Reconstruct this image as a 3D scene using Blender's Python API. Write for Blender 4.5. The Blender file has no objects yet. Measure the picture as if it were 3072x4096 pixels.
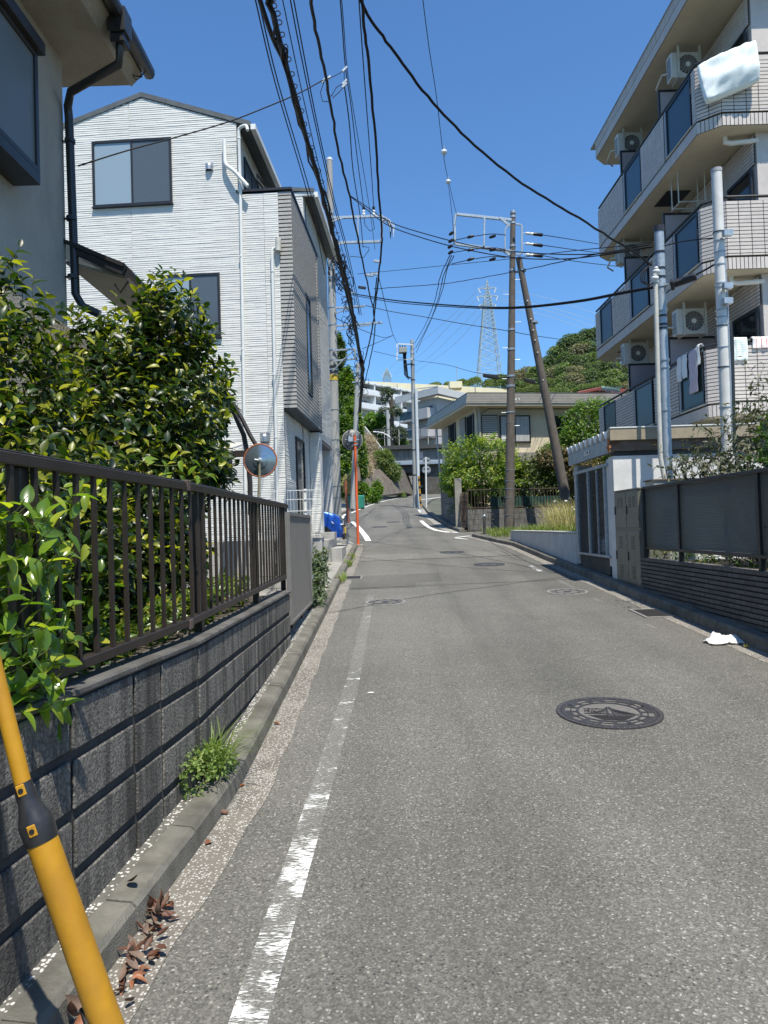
import bpy, math, random, bmesh
from mathutils import Vector, Matrix, noise as mnoise
R=math.radians; PI=math.pi; V=Vector
random.seed(7)
sc=bpy.context.scene; COL=sc.collection
# ---------------------------------------------------------------- camera, sky, sun, exposure
F=710.0; CH=1.5; PITCH=R(1.25); ROLL=R(-1.78)
cd=bpy.data.cameras.new('camera'); cam=bpy.data.objects.new('camera',cd); COL.objects.link(cam)
cd.sensor_fit='HORIZONTAL'; cd.sensor_width=36; cd.lens=36*F/768; cd.clip_start=.05; cd.clip_end=3000
cam.matrix_world=Matrix.Translation((0,0,CH))@Matrix.Rotation(PI/2+PITCH,4,'X')@Matrix.Rotation(ROLL,4,'Z')
sc.camera=cam
SUNT=V((-.17,.44,-1)).normalized()          # the way the sunlight travels
w=bpy.data.worlds.new('World'); sc.world=w; w.use_nodes=True
nt=w.node_tree; nt.nodes.clear()
sk=nt.nodes.new('ShaderNodeTexSky'); sk.sky_type='NISHITA'; sk.sun_disc=False
sk.sun_elevation=math.asin(-SUNT.z); sk.sun_rotation=math.atan2(-SUNT.x,-SUNT.y)
sk.altitude=0; sk.air_density=1.0; sk.dust_density=.3; sk.ozone_density=3.0
bg=nt.nodes.new('ShaderNodeBackground'); bg.inputs['Strength'].default_value=.105
ow=nt.nodes.new('ShaderNodeOutputWorld'); tint=nt.nodes.new('ShaderNodeMix'); tint.data_type='RGBA'; tint.blend_type='MULTIPLY'; tint.inputs[0].default_value=1; tint.inputs[7].default_value=(.69,1.02,1.28,1); nt.links.new(sk.outputs[0],tint.inputs[6]); nt.links.new(tint.outputs[2],bg.inputs[0]); nt.links.new(bg.outputs[0],ow.inputs[0])
sl=bpy.data.lights.new('sun','SUN'); sl.energy=4.7; sl.angle=R(.53); sl.color=(1,.94,.83)
so=bpy.data.objects.new('sun',sl); COL.objects.link(so); so.rotation_euler=(-SUNT).to_track_quat('Z','Y').to_euler(); so.location=(5,-10,30)
vs=sc.view_settings; vs.view_transform='Standard'; vs.look='None'; vs.exposure=.55; vs.gamma=1; vs.use_curve_mapping=False
sc.cycles.max_bounces=6; sc.cycles.transparent_max_bounces=24; sc.cycles.sample_clamp_indirect=6
# ---------------------------------------------------------------- helpers
KN=[(-50,-1.2),(0,0),(4,.11),(10,.38),(21,.95),(30,1.5),(50,2.84),(85,5.45),(120,8.0),(400,20),(3000,20)]
def rz(y):
    for (a,za),(b,zb) in zip(KN,KN[1:]):
        if y<=b: return za+(zb-za)*(y-a)/(b-a)
    return 20
def lerpt(T,y):
    if y<=T[0][0]: return T[0][1]
    for (a,za),(b,zb) in zip(T,T[1:]):
        if y<=b: return za+(zb-za)*(y-a)/(b-a)
    return T[-1][1]
# surveying helpers: where a sight line from the tripod meets a plane at a known distance
def ray(u,v):
    x=(u/4-384)/F; y=-(v/4-512)/F; c,s=math.cos(ROLL),math.sin(ROLL); x,y=c*x-s*y,s*x+c*y
    return V((x,math.cos(PITCH)-y*math.sin(PITCH),math.sin(PITCH)+y*math.cos(PITCH)))
C0=V((0,0,CH))
def P(u,v,Y): d=ray(u,v); return C0+d*(Y/d.y)
def PZ(u,v,Z): d=ray(u,v); return C0+d*((Z-CH)/d.z)
def G(u,v,dz=0):
    d=ray(u,v); y=.3
    while y<300 and CH+d.z/d.y*y>rz(y)+dz: y*=1.004
    return V((d.x/d.y*y,y,rz(y)+dz))
class Fr:                                     # a local frame on a face: a along u, b up, c out along n
    def __init__(s,o,u,n=None,up=None):
        s.o=V(o); s.u=V(u).normalized(); s.up=V(up).normalized() if up else V((0,0,1))
        s.n=V(n).normalized() if n else s.u.cross(s.up).normalized()
    def p(s,a,b,c=0): return s.o+s.u*a+s.up*b+s.n*c
    def hit(s,u,v,c=0):
        d=ray(u,v); o=s.o+s.n*c; k=(o-C0).dot(s.n)/d.dot(s.n); q=C0+d*k-s.o
        return q.dot(s.u),q.dot(s.up)
def link(o,parent=None):
    COL.objects.link(o)
    if parent is not None: o.parent=parent
    return o
def props(o,label=None,cat=None,group=None,kind=None):
    for k,v in (('label',label),('category',cat),('group',group),('kind',kind)):
        if v: o[k]=v
    return o
def thing(name,label,cat,loc=(0,0,0),group=None,kind=None):
    o=bpy.data.objects.new(name,None); o.empty_display_size=.2; o.location=loc; link(o); return props(o,label,cat,group,kind)
def worldloc(o):
    l=V((0,0,0))
    while o is not None: l+=V(o.location); o=o.parent
    return l
class MB:
    def __init__(s): s.v=[]; s.f=[]; s.mi=[]; s.cur=0
    def mat(s,i): s.cur=i; return s
    def add(s,vs,fs):
        b=len(s.v); s.v+= [V(q) for q in vs]; s.f+=[tuple(b+i for i in f) for f in fs]; s.mi+=[s.cur]*len(fs); return s
    def hexa(s,q): return s.add(q,[(0,3,2,1),(4,5,6,7),(0,1,5,4),(1,2,6,5),(2,3,7,6),(3,0,4,7)])
    def box(s,x0,x1,y0,y1,z0,z1):
        return s.hexa([(x0,y0,z0),(x1,y0,z0),(x1,y1,z0),(x0,y1,z0),(x0,y0,z1),(x1,y0,z1),(x1,y1,z1),(x0,y1,z1)])
    def fbox(s,f,a0,a1,b0,b1,c0,c1):
        if a0>a1:a0,a1=a1,a0
        if b0>b1:b0,b1=b1,b0
        if c0>c1:c0,c1=c1,c0
        p=f.p; return s.hexa([p(a0,b0,c1),p(a1,b0,c1),p(a1,b0,c0),p(a0,b0,c0),p(a0,b1,c1),p(a1,b1,c1),p(a1,b1,c0),p(a0,b1,c0)])
    def beam(s,a,b,wd,ht,up=(0,0,1)):
        a=V(a);b=V(b);d=(b-a).normalized(); u=V(up)
        if abs(d.dot(u))>.98: u=V((1,0,0))
        r=d.cross(u).normalized(); t=r.cross(d).normalized(); r*=wd/2; t*=ht/2
        return s.hexa([a-r-t,b-r-t,b+r-t,a+r-t,a-r+t,b-r+t,b+r+t,a+r+t])
    def tube(s,pts,r,n=8,cap=True):
        pts=[V(q) for q in pts]; b=len(s.v); N=len(pts)
        rs=r if isinstance(r,(list,tuple)) else [r]*N
        prev=None
        for i,q in enumerate(pts):
            d=(pts[min(i+1,N-1)]-pts[max(i-1,0)])
            d=d.normalized() if d.length>1e-9 else V((0,0,1))
            if prev is None:
                u=V((0,0,1)) if abs(d.z)<.9 else V((1,0,0)); x=d.cross(u).normalized()
            else:
                x=prev-d*prev.dot(d); x=x.normalized() if x.length>1e-6 else d.orthogonal().normalized()
            prev=x; y=d.cross(x)
            for k in range(n):
                a=2*PI*k/n; s.v.append(q+(x*math.cos(a)+y*math.sin(a))*rs[i])
        fs=[]
        for i in range(N-1):
            for k in range(n):
                k2=(k+1)%n; fs.append((b+i*n+k,b+i*n+k2,b+(i+1)*n+k2,b+(i+1)*n+k))
        if cap: fs.append(tuple(b+k for k in range(n))[::-1]); fs.append(tuple(b+(N-1)*n+k for k in range(n)))
        s.f+=fs; s.mi+=[s.cur]*len(fs); return s
    def lathe(s,o,axis,prof,n=24):            # prof: list of (radius, along)
        o=V(o); return s.tube([o+V(axis).normalized()*h for r,h in prof],[r for r,h in prof],n) if False else s._lathe(o,V(axis).normalized(),prof,n)
    def _lathe(s,o,ax,prof,n):
        x=ax.orthogonal().normalized(); y=ax.cross(x); b=len(s.v)
        for r,h in prof:
            for k in range(n):
                a=2*PI*k/n; s.v.append(o+ax*h+(x*math.cos(a)+y*math.sin(a))*r)
        fs=[]
        for i in range(len(prof)-1):
            for k in range(n):
                k2=(k+1)%n; fs.append((b+i*n+k,b+i*n+k2,b+(i+1)*n+k2,b+(i+1)*n+k))
        fs.append(tuple(b+k for k in range(n))[::-1]); fs.append(tuple(b+(len(prof)-1)*n+k for k in range(n)))
        s.f+=fs; s.mi+=[s.cur]*len(fs); return s
    def prism(s,poly,ext):                    # poly: 3D points in order, ext vector
        n=len(poly); q=[V(a) for a in poly]+[V(a)+V(ext) for a in poly]
        return s.add(q,[tuple(range(n))[::-1],tuple(range(n,2*n))]+[(i,(i+1)%n,n+(i+1)%n,n+i) for i in range(n)])
    def ball(s,c,r,n=10,m=6,sq=(1,1,1)):
        c=V(c); b=len(s.v)
        for i in range(m+1):
            t=PI*i/m
            for k in range(n):
                a=2*PI*k/n; s.v.append(c+V((math.sin(t)*math.cos(a)*sq[0],math.sin(t)*math.sin(a)*sq[1],-math.cos(t)*sq[2]))*r)
        fs=[(b+i*n+k,b+i*n+(k+1)%n,b+(i+1)*n+(k+1)%n,b+(i+1)*n+k) for i in range(m) for k in range(n)]
        s.f+=fs; s.mi+=[s.cur]*len(fs); return s
    def grid(s,fn,nu,nv):
        b=len(s.v)
        for j in range(nv+1):
            for i in range(nu+1): s.v.append(V(fn(i/nu,j/nv)))
        fs=[(b+j*(nu+1)+i,b+j*(nu+1)+i+1,b+(j+1)*(nu+1)+i+1,b+(j+1)*(nu+1)+i) for j in range(nv) for i in range(nu)]
        s.f+=fs; s.mi+=[s.cur]*len(fs); return s
    def mesh(s,name,mats,off=V((0,0,0)),smooth=False):
        me=bpy.data.meshes.new(name); me.from_pydata([tuple(q-off) for q in s.v],[],s.f)
        mats=mats if isinstance(mats,(list,tuple)) else [mats]
        for m in mats: me.materials.append(m)
        if len(mats)>1: me.polygons.foreach_set('material_index',s.mi)
        if smooth: me.polygons.foreach_set('use_smooth',[True]*len(s.f))
        return me
    def build(s,name,mats,parent=None,smooth=False,bevel=0,label=None,cat=None,group=None,kind=None,loc=None,seg=1,solid=0,auto=None):
        off=worldloc(parent) if parent is not None else (V(loc) if loc is not None else V((0,0,0)))
        me=s.mesh(name,mats,off,smooth)
        o=bpy.data.objects.new(name,me); link(o,parent)
        if parent is None: o.location=off
        if bevel:
            b=o.modifiers.new('bevel','BEVEL'); b.width=bevel; b.segments=seg; b.limit_method='ANGLE'; b.angle_limit=R(40)
        if solid:
            b=o.modifiers.new('solid','SOLIDIFY'); b.thickness=solid; b.offset=0
        if auto: smooth_by_angle(me,auto)
        return props(o,label,cat,group,kind)
def smooth_by_angle(me,deg):
    bm=bmesh.new(); bm.from_mesh(me); bm.normal_update()
    for f in bm.faces: f.smooth=True
    for e in bm.edges:
        e.smooth= len(e.link_faces)==2 and e.calc_face_angle(0)<R(deg)
    bm.to_mesh(me); bm.free()
def dup(o,dloc=(0,0,0),rot=0,scale=1,label=None,parent=None,top=True):
    c=o.copy(); COL.objects.link(c); c.parent=parent
    if top:
        c.location=dloc; c.rotation_euler=(0,0,rot); c.scale=(scale,)*3 if not isinstance(scale,tuple) else scale
        if label: c['label']=label
    for ch in list(o.children): dup(ch,parent=c,top=False)
    return c
_bm={}
def beveled(dx,dy,dz,mat,bev):
    k=(round(dx,3),round(dy,3),round(dz,3),mat.name,bev)
    if k not in _bm:
        bm=bmesh.new(); bmesh.ops.create_cube(bm,size=1); bmesh.ops.scale(bm,vec=(dx,dy,dz),verts=bm.verts)
        if bev>0: bmesh.ops.bevel(bm,geom=bm.edges[:],offset=bev,segments=1,affect='EDGES')
        me=bpy.data.meshes.new('piece'); bm.to_mesh(me); bm.free(); me.materials.append(mat); _bm[k]=me
    return _bm[k]
def pieces(root,name,items,mat,maxn=290,bev=0.0,rest=True):
    """items: (frame, a0,a1,b0,b1,c0,c1). The nearest become single objects, the remainder one stuff part."""
    rl=worldloc(root) if root is not None else V((0,0,0))
    def key(it):
        f,a0,a1,b0,b1,c0,c1=it; q=f.p((a0+a1)/2,(b0+b1)/2,c1); d=(q-C0)
        vis=max(.02,f.n.dot(-d.normalized())) ; return -abs((a1-a0)*(b1-b0))*vis/d.length_squared
    items=sorted(items,key=key)
    for it in items[:maxn]:
        f,a0,a1,b0,b1,c0,c1=it
        o=bpy.data.objects.new(name,beveled(a1-a0,c1-c0,b1-b0,mat,bev)); link(o,root)
        m=Matrix((f.u,-f.n,f.up)).transposed().to_4x4(); m.translation=f.p((a0+a1)/2,(b0+b1)/2,(c0+c1)/2)-rl
        o.matrix_local=m
        if root is None: o['kind']='structure'
    if len(items)>maxn and rest:
        mb=MB()
        for it in items[maxn:]: mb.fbox(*it)
        mb.build(name+'_field',mat,root,kind='stuff')
# ---------------------------------------------------------------- materials
def newmat(n):
    m=bpy.data.materials.new(n); m.use_nodes=True; t=m.node_tree; t.nodes.clear()
    o=t.nodes.new('ShaderNodeOutputMaterial'); b=t.nodes.new('ShaderNodeBsdfPrincipled'); t.links.new(b.outputs[0],o.inputs[0])
    return m,t,b,o
def nn(t,k,**kw):
    n=t.nodes.new('ShaderNode'+k)
    for a,v in kw.items():
        if a in n.inputs.keys(): n.inputs[a].default_value=v
        else: setattr(n,a,v)
    return n
def pos(t,sc3=(1,1,1)):
    g=nn(t,'NewGeometry'); mp=nn(t,'Mapping'); mp.inputs['Scale'].default_value=sc3; t.links.new(g.outputs['Position'],mp.inputs[0]); return mp.outputs[0]
def noise(t,vec,scale,detail=3,rough=.55):
    n=nn(t,'TexNoise'); n.inputs['Scale'].default_value=scale; n.inputs['Detail'].default_value=detail; n.inputs['Roughness'].default_value=rough
    t.links.new(vec,n.inputs['Vector']); return n.outputs['Fac']
def ramp(t,fac,stops):
    r=nn(t,'ValToRGB'); e=r.color_ramp.elements
    while len(e)<len(stops): e.new(.5)
    for i,(p,c) in enumerate(stops):
        e[i].position=p; e[i].color=(c,c,c,1) if isinstance(c,(int,float)) else (*c,1)
    t.links.new(fac,r.inputs[0]); return r.outputs[0]
def mix(t,fac,a,b,mode='MIX'):
    m=nn(t,'Mix',data_type='RGBA',blend_type=mode)
    for s,i in ((fac,0),(a,6),(b,7)):
        if isinstance(s,(int,float)): m.inputs[i].default_value=s if i==0 else (s,s,s,1)
        elif isinstance(s,tuple): m.inputs[i].default_value=(*s,1)
        else: t.links.new(s,m.inputs[i])
    return m.outputs[2]
def rndfac(t):
    a=nn(t,'ObjectInfo'); g=nn(t,'NewGeometry'); m=nn(t,'Math',operation='ADD'); t.links.new(a.outputs['Random'],m.inputs[0]); t.links.new(g.outputs['Random Per Island'],m.inputs[1])
    f=nn(t,'Math',operation='FRACT'); t.links.new(m.outputs[0],f.inputs[0]); return f.outputs[0]
def bump(t,b,h,strength,dist=.01):
    n=nn(t,'Bump'); n.inputs['Strength'].default_value=strength; n.inputs['Distance'].default_value=dist; t.links.new(h,n.inputs['Height']); t.links.new(n.outputs[0],b.inputs['Normal']); return n
MATS={}
def M(name,c1,c2=None,scale=3,rough=.7,bmp=0,bs=60,metal=0,rnd=0,dirt=0,stretch=(1,1,1),spec=.5,dist=.01,dirtc=(.05,.045,.035),coat=0):
    m,t,b,o=newmat(name); p=pos(t,stretch)
    c=mix(t,ramp(t,noise(t,p,scale,5,.6),[(.35,0.0),(.65,1.0)]),tuple(c1),tuple(c2 or tuple(x*.85 for x in c1)))
    if rnd: c=mix(t,1.0,c,ramp(t,rndfac(t),[(0,1-rnd),(1,1+0.0)]),'MULTIPLY')
    if dirt:
        p2=pos(t,(1.7,1.7,.35)); d=ramp(t,noise(t,p2,2.3,6,.65),[(.5,0.0),(.72,dirt)]); c=mix(t,d,c,dirtc)
    t.links.new(c,b.inputs['Base Color']); b.inputs['Roughness'].default_value=rough; b.inputs['Metallic'].default_value=metal
    b.inputs['Specular IOR Level'].default_value=spec
    if coat: b.inputs['Coat Weight'].default_value=coat; b.inputs['Coat Roughness'].default_value=.05
    if bmp: bump(t,b,noise(t,pos(t),bs,4,.6),bmp,dist)
    MATS[name]=m; return m
def mat_asphalt(name,dark=1.0,scale=1.0):
    m,t,b,o=newmat(name); p=pos(t)
    base=mix(t,ramp(t,noise(t,p,1.3,4,.6),[(.3,0.0),(.7,1.0)]),(.108*dark,.105*dark,.092*dark),(.138*dark,.133*dark,.116*dark))
    base=mix(t,ramp(t,noise(t,p,.35,3,.5),[(.42,0.0),(.6,.5)]),base,(.155*dark,.15*dark,.132*dark))
    v=nn(t,'TexVoronoi'); v.inputs['Scale'].default_value=135*scale; t.links.new(p,v.inputs['Vector'])
    cr=nn(t,'SeparateColor'); t.links.new(v.outputs['Color'],cr.inputs[0])
    st=ramp(t,cr.outputs[0],[(0,.62),(.45,.86),(.8,1.13),(.95,1.35),(1,2.5)])
    base=mix(t,1.0,base,st,'MULTIPLY')
    v2=nn(t,'TexVoronoi'); v2.inputs['Scale'].default_value=62*scale; t.links.new(p,v2.inputs['Vector'])
    c2=nn(t,'SeparateColor'); t.links.new(v2.outputs['Color'],c2.inputs[0])
    pick=ramp(t,c2.outputs[1],[(.972,0.0),(.982,1.0)]); near=ramp(t,v2.outputs['Distance'],[(.25,1.0),(.4,0.0)])
    k=mix(t,1.0,pick,near,'MULTIPLY'); base=mix(t,k,base,(.30,.29,.26))
    pick=ramp(t,c2.outputs[2],[(.90,0.0),(.91,.8)]); k=mix(t,1.0,pick,near,'MULTIPLY'); base=mix(t,k,base,(.035,.035,.04))
    tr_=noise(t,pos(t,(1.5,.10,1)),1.0,3,.5); base=mix(t,1.0,base,ramp(t,tr_,[(.35,.84),(.5,1.0),(.65,1.10)]),'MULTIPLY')
    oil=noise(t,p,.9,6,.72); base=mix(t,ramp(t,oil,[(.66,0.0),(.74,.35)]),base,(.055,.052,.048))
    t.links.new(base,b.inputs['Base Color']); b.inputs['Roughness'].default_value=.82; b.inputs['Specular IOR Level'].default_value=.35
    bump(t,b,v.outputs['Distance'],.4,.003); return m
def mat_aggregate(name,c,scale=60,white=.6,dens=.62):
    m,t,b,o=newmat(name); p=pos(t); c=tuple(c)
    base=mix(t,ramp(t,noise(t,p,3,5,.6),[(.3,0.0),(.7,1.0)]),c,tuple(x*.6 for x in c))
    v=nn(t,'TexVoronoi'); v.inputs['Scale'].default_value=scale; t.links.new(p,v.inputs['Vector'])
    cr=nn(t,'SeparateColor'); t.links.new(v.outputs['Color'],cr.inputs[0])
    dn=noise(t,p,5,3,.6); ad=nn(t,'Math',operation='ADD'); t.links.new(cr.outputs[0],ad.inputs[0]); t.links.new(dn,ad.inputs[1])
    k=mix(t,1.0,ramp(t,ad.outputs[0],[(min(.99,dens),0.0),(min(1,dens+.1),1.0)]),ramp(t,v.outputs['Distance'],[(.3,1.0),(.55,0.0)]),'MULTIPLY')
    base=mix(t,k,base,(white,white*.97,white*.9)); t.links.new(base,b.inputs['Base Color']); b.inputs['Roughness'].default_value=.85
    bump(t,b,v.outputs['Distance'],.5,.006); return m
def mat_leaf(name,dark,mid,tip,rough=.32,trans=.35,tipamt=.5):
    """tone by leaf (random) – some young and yellow, most mature; light passes through"""
    m,t,b,o=newmat(name)
    r=rndfac(t); c=ramp(t,r,[(0,dark),(.55,mid),(1-tipamt*.5,mid),(1,tip)])
    t.links.new(c,b.inputs['Base Color']); b.inputs['Roughness'].default_value=rough; b.inputs['Specular IOR Level'].default_value=.6
    tr=nn(t,'BsdfTranslucent'); c2=mix(t,1.0,c,(1.9,2.1,.7),'MULTIPLY'); t.links.new(c2,tr.inputs[0])
    ms=nn(t,'MixShader'); ms.inputs[0].default_value=trans; t.links.new(b.outputs[0],ms.inputs[1]); t.links.new(tr.outputs[0],ms.inputs[2]); t.links.new(ms.outputs[0],o.inputs[0])
    return m
def mat_glass(name,c=(.02,.03,.04),rough=.04,metal=0,spec=.9):
    m,t,b,o=newmat(name); b.inputs['Base Color'].default_value=(*c,1); b.inputs['Roughness'].default_value=rough; b.inputs['Specular IOR Level'].default_value=spec; b.inputs['Metallic'].default_value=metal
    return m
def mat_worn(name,c,lo,hi,scale=45,rough=.6,stretch=(1,1,1),fadey=None,dust=0.0):
    """worn road paint: the paint is gone where a noise says so"""
    m,t,b,o=newmat(name); p=pos(t,stretch); n1=noise(t,p,scale,6,.7); n2=noise(t,pos(t),6,3,.5)
    a=nn(t,'Math',operation='ADD'); t.links.new(n1,a.inputs[0]); t.links.new(n2,a.inputs[1]); s=a.outputs[0]
    if fadey:
        sp=nn(t,'SeparateXYZ'); g=nn(t,'NewGeometry'); t.links.new(g.outputs['Position'],sp.inputs[0]); mr=nn(t,'MapRange'); t.links.new(sp.outputs[1],mr.inputs[0])
        for i,v in enumerate(fadey): mr.inputs[i+1].default_value=v
        a2=nn(t,'Math',operation='ADD'); t.links.new(s,a2.inputs[0]); t.links.new(mr.outputs[0],a2.inputs[1]); s=a2.outputs[0]
    k=None
    if True:
        mr=nn(t,'MapRange'); t.links.new(s,mr.inputs[0]); mr.inputs[1].default_value=lo; mr.inputs[2].default_value=hi; mr.inputs[3].default_value=dust; mr.inputs[4].default_value=.97; k=mr.outputs[0]
    b.inputs['Base Color'].default_value=(*c,1); b.inputs['Roughness'].default_value=rough
    tr=nn(t,'BsdfTransparent'); ms=nn(t,'MixShader'); t.links.new(k,ms.inputs[0]); t.links.new(tr.outputs[0],ms.inputs[1]); t.links.new(b.outputs[0],ms.inputs[2]); t.links.new(ms.outputs[0],o.inputs[0])
    return m
asphalt=mat_asphalt('asphalt'); asphalt2=mat_asphalt('asphalt_patch',.8,1.2)
aggr=mat_aggregate('gutter_aggregate',(.20,.18,.15),90,.46,1.0)
aggr2=mat_aggregate('kerb_back_aggregate',(.14,.135,.115),70,.6,1.13)
kerbm=M('kerb_concrete',(.19,.18,.15),(.11,.105,.085),5,.85,.6,110,rnd=.15,dirt=.7)
conc=M('concrete',(.32,.31,.28),(.24,.23,.2),3,.85,.3,70,dirt=.5)
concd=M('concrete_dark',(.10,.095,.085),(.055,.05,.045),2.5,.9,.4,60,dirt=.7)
soil=M('soil',(.07,.055,.038),(.035,.028,.02),8,.95,.8,40)
groundm=M('far_ground',(.10,.10,.08),(.06,.07,.04),.3,.95,.4,5)
white_paint=M('white_paint',(.78,.78,.75),(.6,.6,.56),12,.55,.2,120,dirt=.25)
black=M('black_metal',(.018,.018,.02),(.012,.012,.013),5,.42,spec=.5)
blackp=M('black_cable',(.005,.005,.006),(.009,.009,.009),9,.6,spec=.25)
galv=M('galvanised',(.42,.47,.5),(.3,.34,.37),14,.45,.1,80,metal=.55)
chrome=M('steel',(.5,.5,.49),(.4,.4,.4),9,.42,metal=.9)
whitep=M('white_plastic',(.72,.72,.68),(.66,.66,.62),5,.5)
ivory=M('ivory_plastic',(.55,.54,.48),(.45,.44,.38),6,.55,dirt=.2)
orange=M('orange_paint',(.70,.13,.035),(.58,.10,.03),6,.45,dirt=.15)
yellow=M('yellow_plastic',(.50,.25,.010),(.38,.185,.012),7,.5,.08,40,dirt=.4,dirtc=(.2,.11,.03))
porcelain=M('porcelain',(.75,.75,.72),(.6,.6,.57),6,.2)
bark=M('bark',(.10,.075,.05),(.05,.038,.027),12,.9,.8,40,stretch=(1,1,.3))
# ================================================================ THE GROUND AND THE ROAD
EL=[(-6,-1.75),(2.2,-.965),(3.36,-.86),(3.9,-.825),(20.8,-.80),(22.5,-1.0),(25,-1.5),(28,-1.95),(35,-2.45),(41,-2.54),(48,-2.2),(55,-1.5),(65,-.2),(73,1.3),(86,3.4),(110,8)]
ER=[(-6,3.47),(19.6,3.51),(23.45,2.87),(23.7,3.0),(23.71,9.0),(25.75,9.6),(25.76,2.66),(28,2.5),(40,2.42),(52,2.75),(62,4.0),(75,6.6),(86,9.5),(110,15)]
GUT=.17
def strip(ys,fa,fb,dz,nx=1,fz=rz):
    mb=MB(); b=0
    for y in ys:
        a,c=fa(y),fb(y)
        for i in range(nx+1):
            x=a+(c-a)*i/nx; mb.v.append(V((x,y,fz(y)+dz)))
    for j in range(len(ys)-1):
        for i in range(nx): k=j*(nx+1)+i; mb.f.append((k,k+1,k+nx+2,k+nx+1)); mb.mi.append(0)
    return mb
YS=sorted(set([-6+.5*i for i in range(80)]+[23.45,23.7,23.71,25.75,25.76]+[34+2*i for i in range(39)]))
strip(YS,lambda y:lerpt(EL,y)-.05,lambda y:lerpt(ER,y)+.05,0,4).build('road',asphalt,kind='structure')
# terrain sheet reaching the horizon, a wooded hill rises at the back right
def hillz(x,y):
    b=rz(min(y,120)) if y<120 else 8+(y-120)*.03
    d1=max(0,1-(((x-72)/48)**2+((y-205)/75)**2)); d2=max(0,1-(((x-30)/85)**2+((y-260)/65)**2))
    return b+34*d1**.8+17*d2**.9
mb=MB(); xs=[-900,-400,-200,-100,-60,-30,-15,-8,-4,-1.5,1,3,6,10,16,24,34,44,54,64,74,84,94,104,114,124,134,150,170,200,300,500,900]
ys=[-60,-20,-6]+[i*4 for i in range(0,31)]+[130+10*i for i in range(30)]+[500,700,1000,1600]
for y in ys:
    for x in xs:
        cut=.0
        if x<-1.2 and 30<y<118: cut=min(5,(y-30)*.35)*min(1,(-1.2-x)/6)
        mb.v.append(V((x,y,(hillz(x,y) if y>100 else rz(y))-.06+(cut if x<-7 else 0))))
n=len(xs)
for j in range(len(ys)-1):
    for i in range(n-1): mb.f.append((j*n+i,j*n+i+1,(j+1)*n+i+1,(j+1)*n+i)); mb.mi.append(0)
mb.build('ground',groundm,kind='structure')
# gutter strips of exposed aggregate
yl=[-2+.3*i for i in range(77)]
strip(yl,lambda y:lerpt(EL,y),lambda y:lerpt(EL,y)+GUT+.012*math.sin(y*7),.004).build('gutter',aggr,kind='structure')
yr=[-2+.4*i for i in range(65)]
strip(yr,lambda y:lerpt(ER,y)-.19-.008*math.sin(y*9),lambda y:lerpt(ER,y),.004).build('gutter',aggr,kind='structure')
yg=[25.8+1.2*i for i in range(20)]
strip(yg,lambda y:lerpt(ER,y)-.28,lambda y:lerpt(ER,y)+.02,.004).build('gutter',conc,kind='structure')
# asphalt patches and joints
def patch(pts,m,name='road_patch',dz=.004):
    mb=MB(); q=[(x,y,rz(y)+dz) for x,y in pts]; mb.add(q,[tuple(range(len(q)))]); return mb.build(name,m,kind='structure')
patch([(-.62,11.9),(.5,11.95),(.52,12.6),(1.0,12.65),(1.02,13.9),(-.62,13.7)],asphalt2)
patch([(-.6,16.6),(3.2,16.9),(3.2,18.6),(-.6,18.3)],mat_asphalt('asphalt_worn',1.12,.9))
tar=M('tar',(.025,.025,.025),rough=.7)
for a,b in (((-.6,12.0),(3.3,12.3)),((-.6,16.6),(3.3,16.9)),((-.6,18.3),(3.3,18.6)),((-.6,22.3),(2.9,22.6))):
    mb=MB(); N=14; wv=[random.uniform(-.03,.03) for _ in range(N+1)]
    for i in range(N+1):
        x=a[0]+(b[0]-a[0])*i/N; y=a[1]+(b[1]-a[1])*i/N+wv[i]; mb.v+= [V((x,y,rz(y)+.009)),V((x,y+.022,rz(y+.022)+.009))]
    mb.f=[(2*i,2*i+2,2*i+3,2*i+1) for i in range(N)]; mb.mi=[0]*N; mb.build('road_joint',tar,kind='structure')
# painted markings, worn
wl=mat_worn('worn_line',(.77,.77,.74),1.03,1.17,58,stretch=(.5,1.6,1),fadey=(2.0,7.5,.045,-.15),dust=.06)
strip([1.2+.4*i for i in range(26)],lambda y:-.50+.035*(y-2.2) if y<6 else -.367+.012*(y-6),lambda y:-.385+.035*(y-2.2) if y<6 else -.252+.012*(y-6),.004).build('edge_line',wl,kind='structure')
wl2=mat_worn('worn_line_far',(.8,.8,.78),1.0,1.2,30)
for a,b,k in ((13.4,14.8,.11),(11.3,12.3,.07),(9.9,10.2,.06),(17,18.6,.05),(7.9,8.15,.05)):
    strip([a,b],lambda y:2.97-k/2,lambda y:2.97+k/2,.004).build('edge_line',wl2 if k>.1 else wl,kind='structure')
wl3=mat_worn('fresh_line',(.82,.82,.8),.55,.85,60)
def ribbon(pts,w,name='edge_line',m=wl3):
    mb=MB()
    for i,(x,y) in enumerate(pts):
        d=V(pts[min(i+1,len(pts)-1)])-V(pts[max(i-1,0)]); nrm=V((-d.y,d.x)).normalized()*w/2
        for s in (1,-1): mb.v.append(V((x+nrm.x*s,y+nrm.y*s,rz(y+nrm.y*s)+.004)))
    mb.f=[(2*i,2*i+1,2*i+3,2*i+2) for i in range(len(pts)-1)]; mb.mi=[0]*len(mb.f); return mb.build(name,m,kind='structure')
ribbon([(-.54,23.1),(-.66,25),(-.9,28),(-1.2,31.5),(-1.6,35)],.19)
ribbon([(-2.1,36.5),(-2.35,40),(-2.35,43)],.14)
ribbon([(-2.05,44.5),(-1.7,50),(-1.0,57),(.2,65),(1.7,72)],.12)
ribbon([(2.65,25.6),(2.3,26.0),(1.98,27.2),(1.83,29),(1.78,31.5),(1.76,34)],.17)
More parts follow.
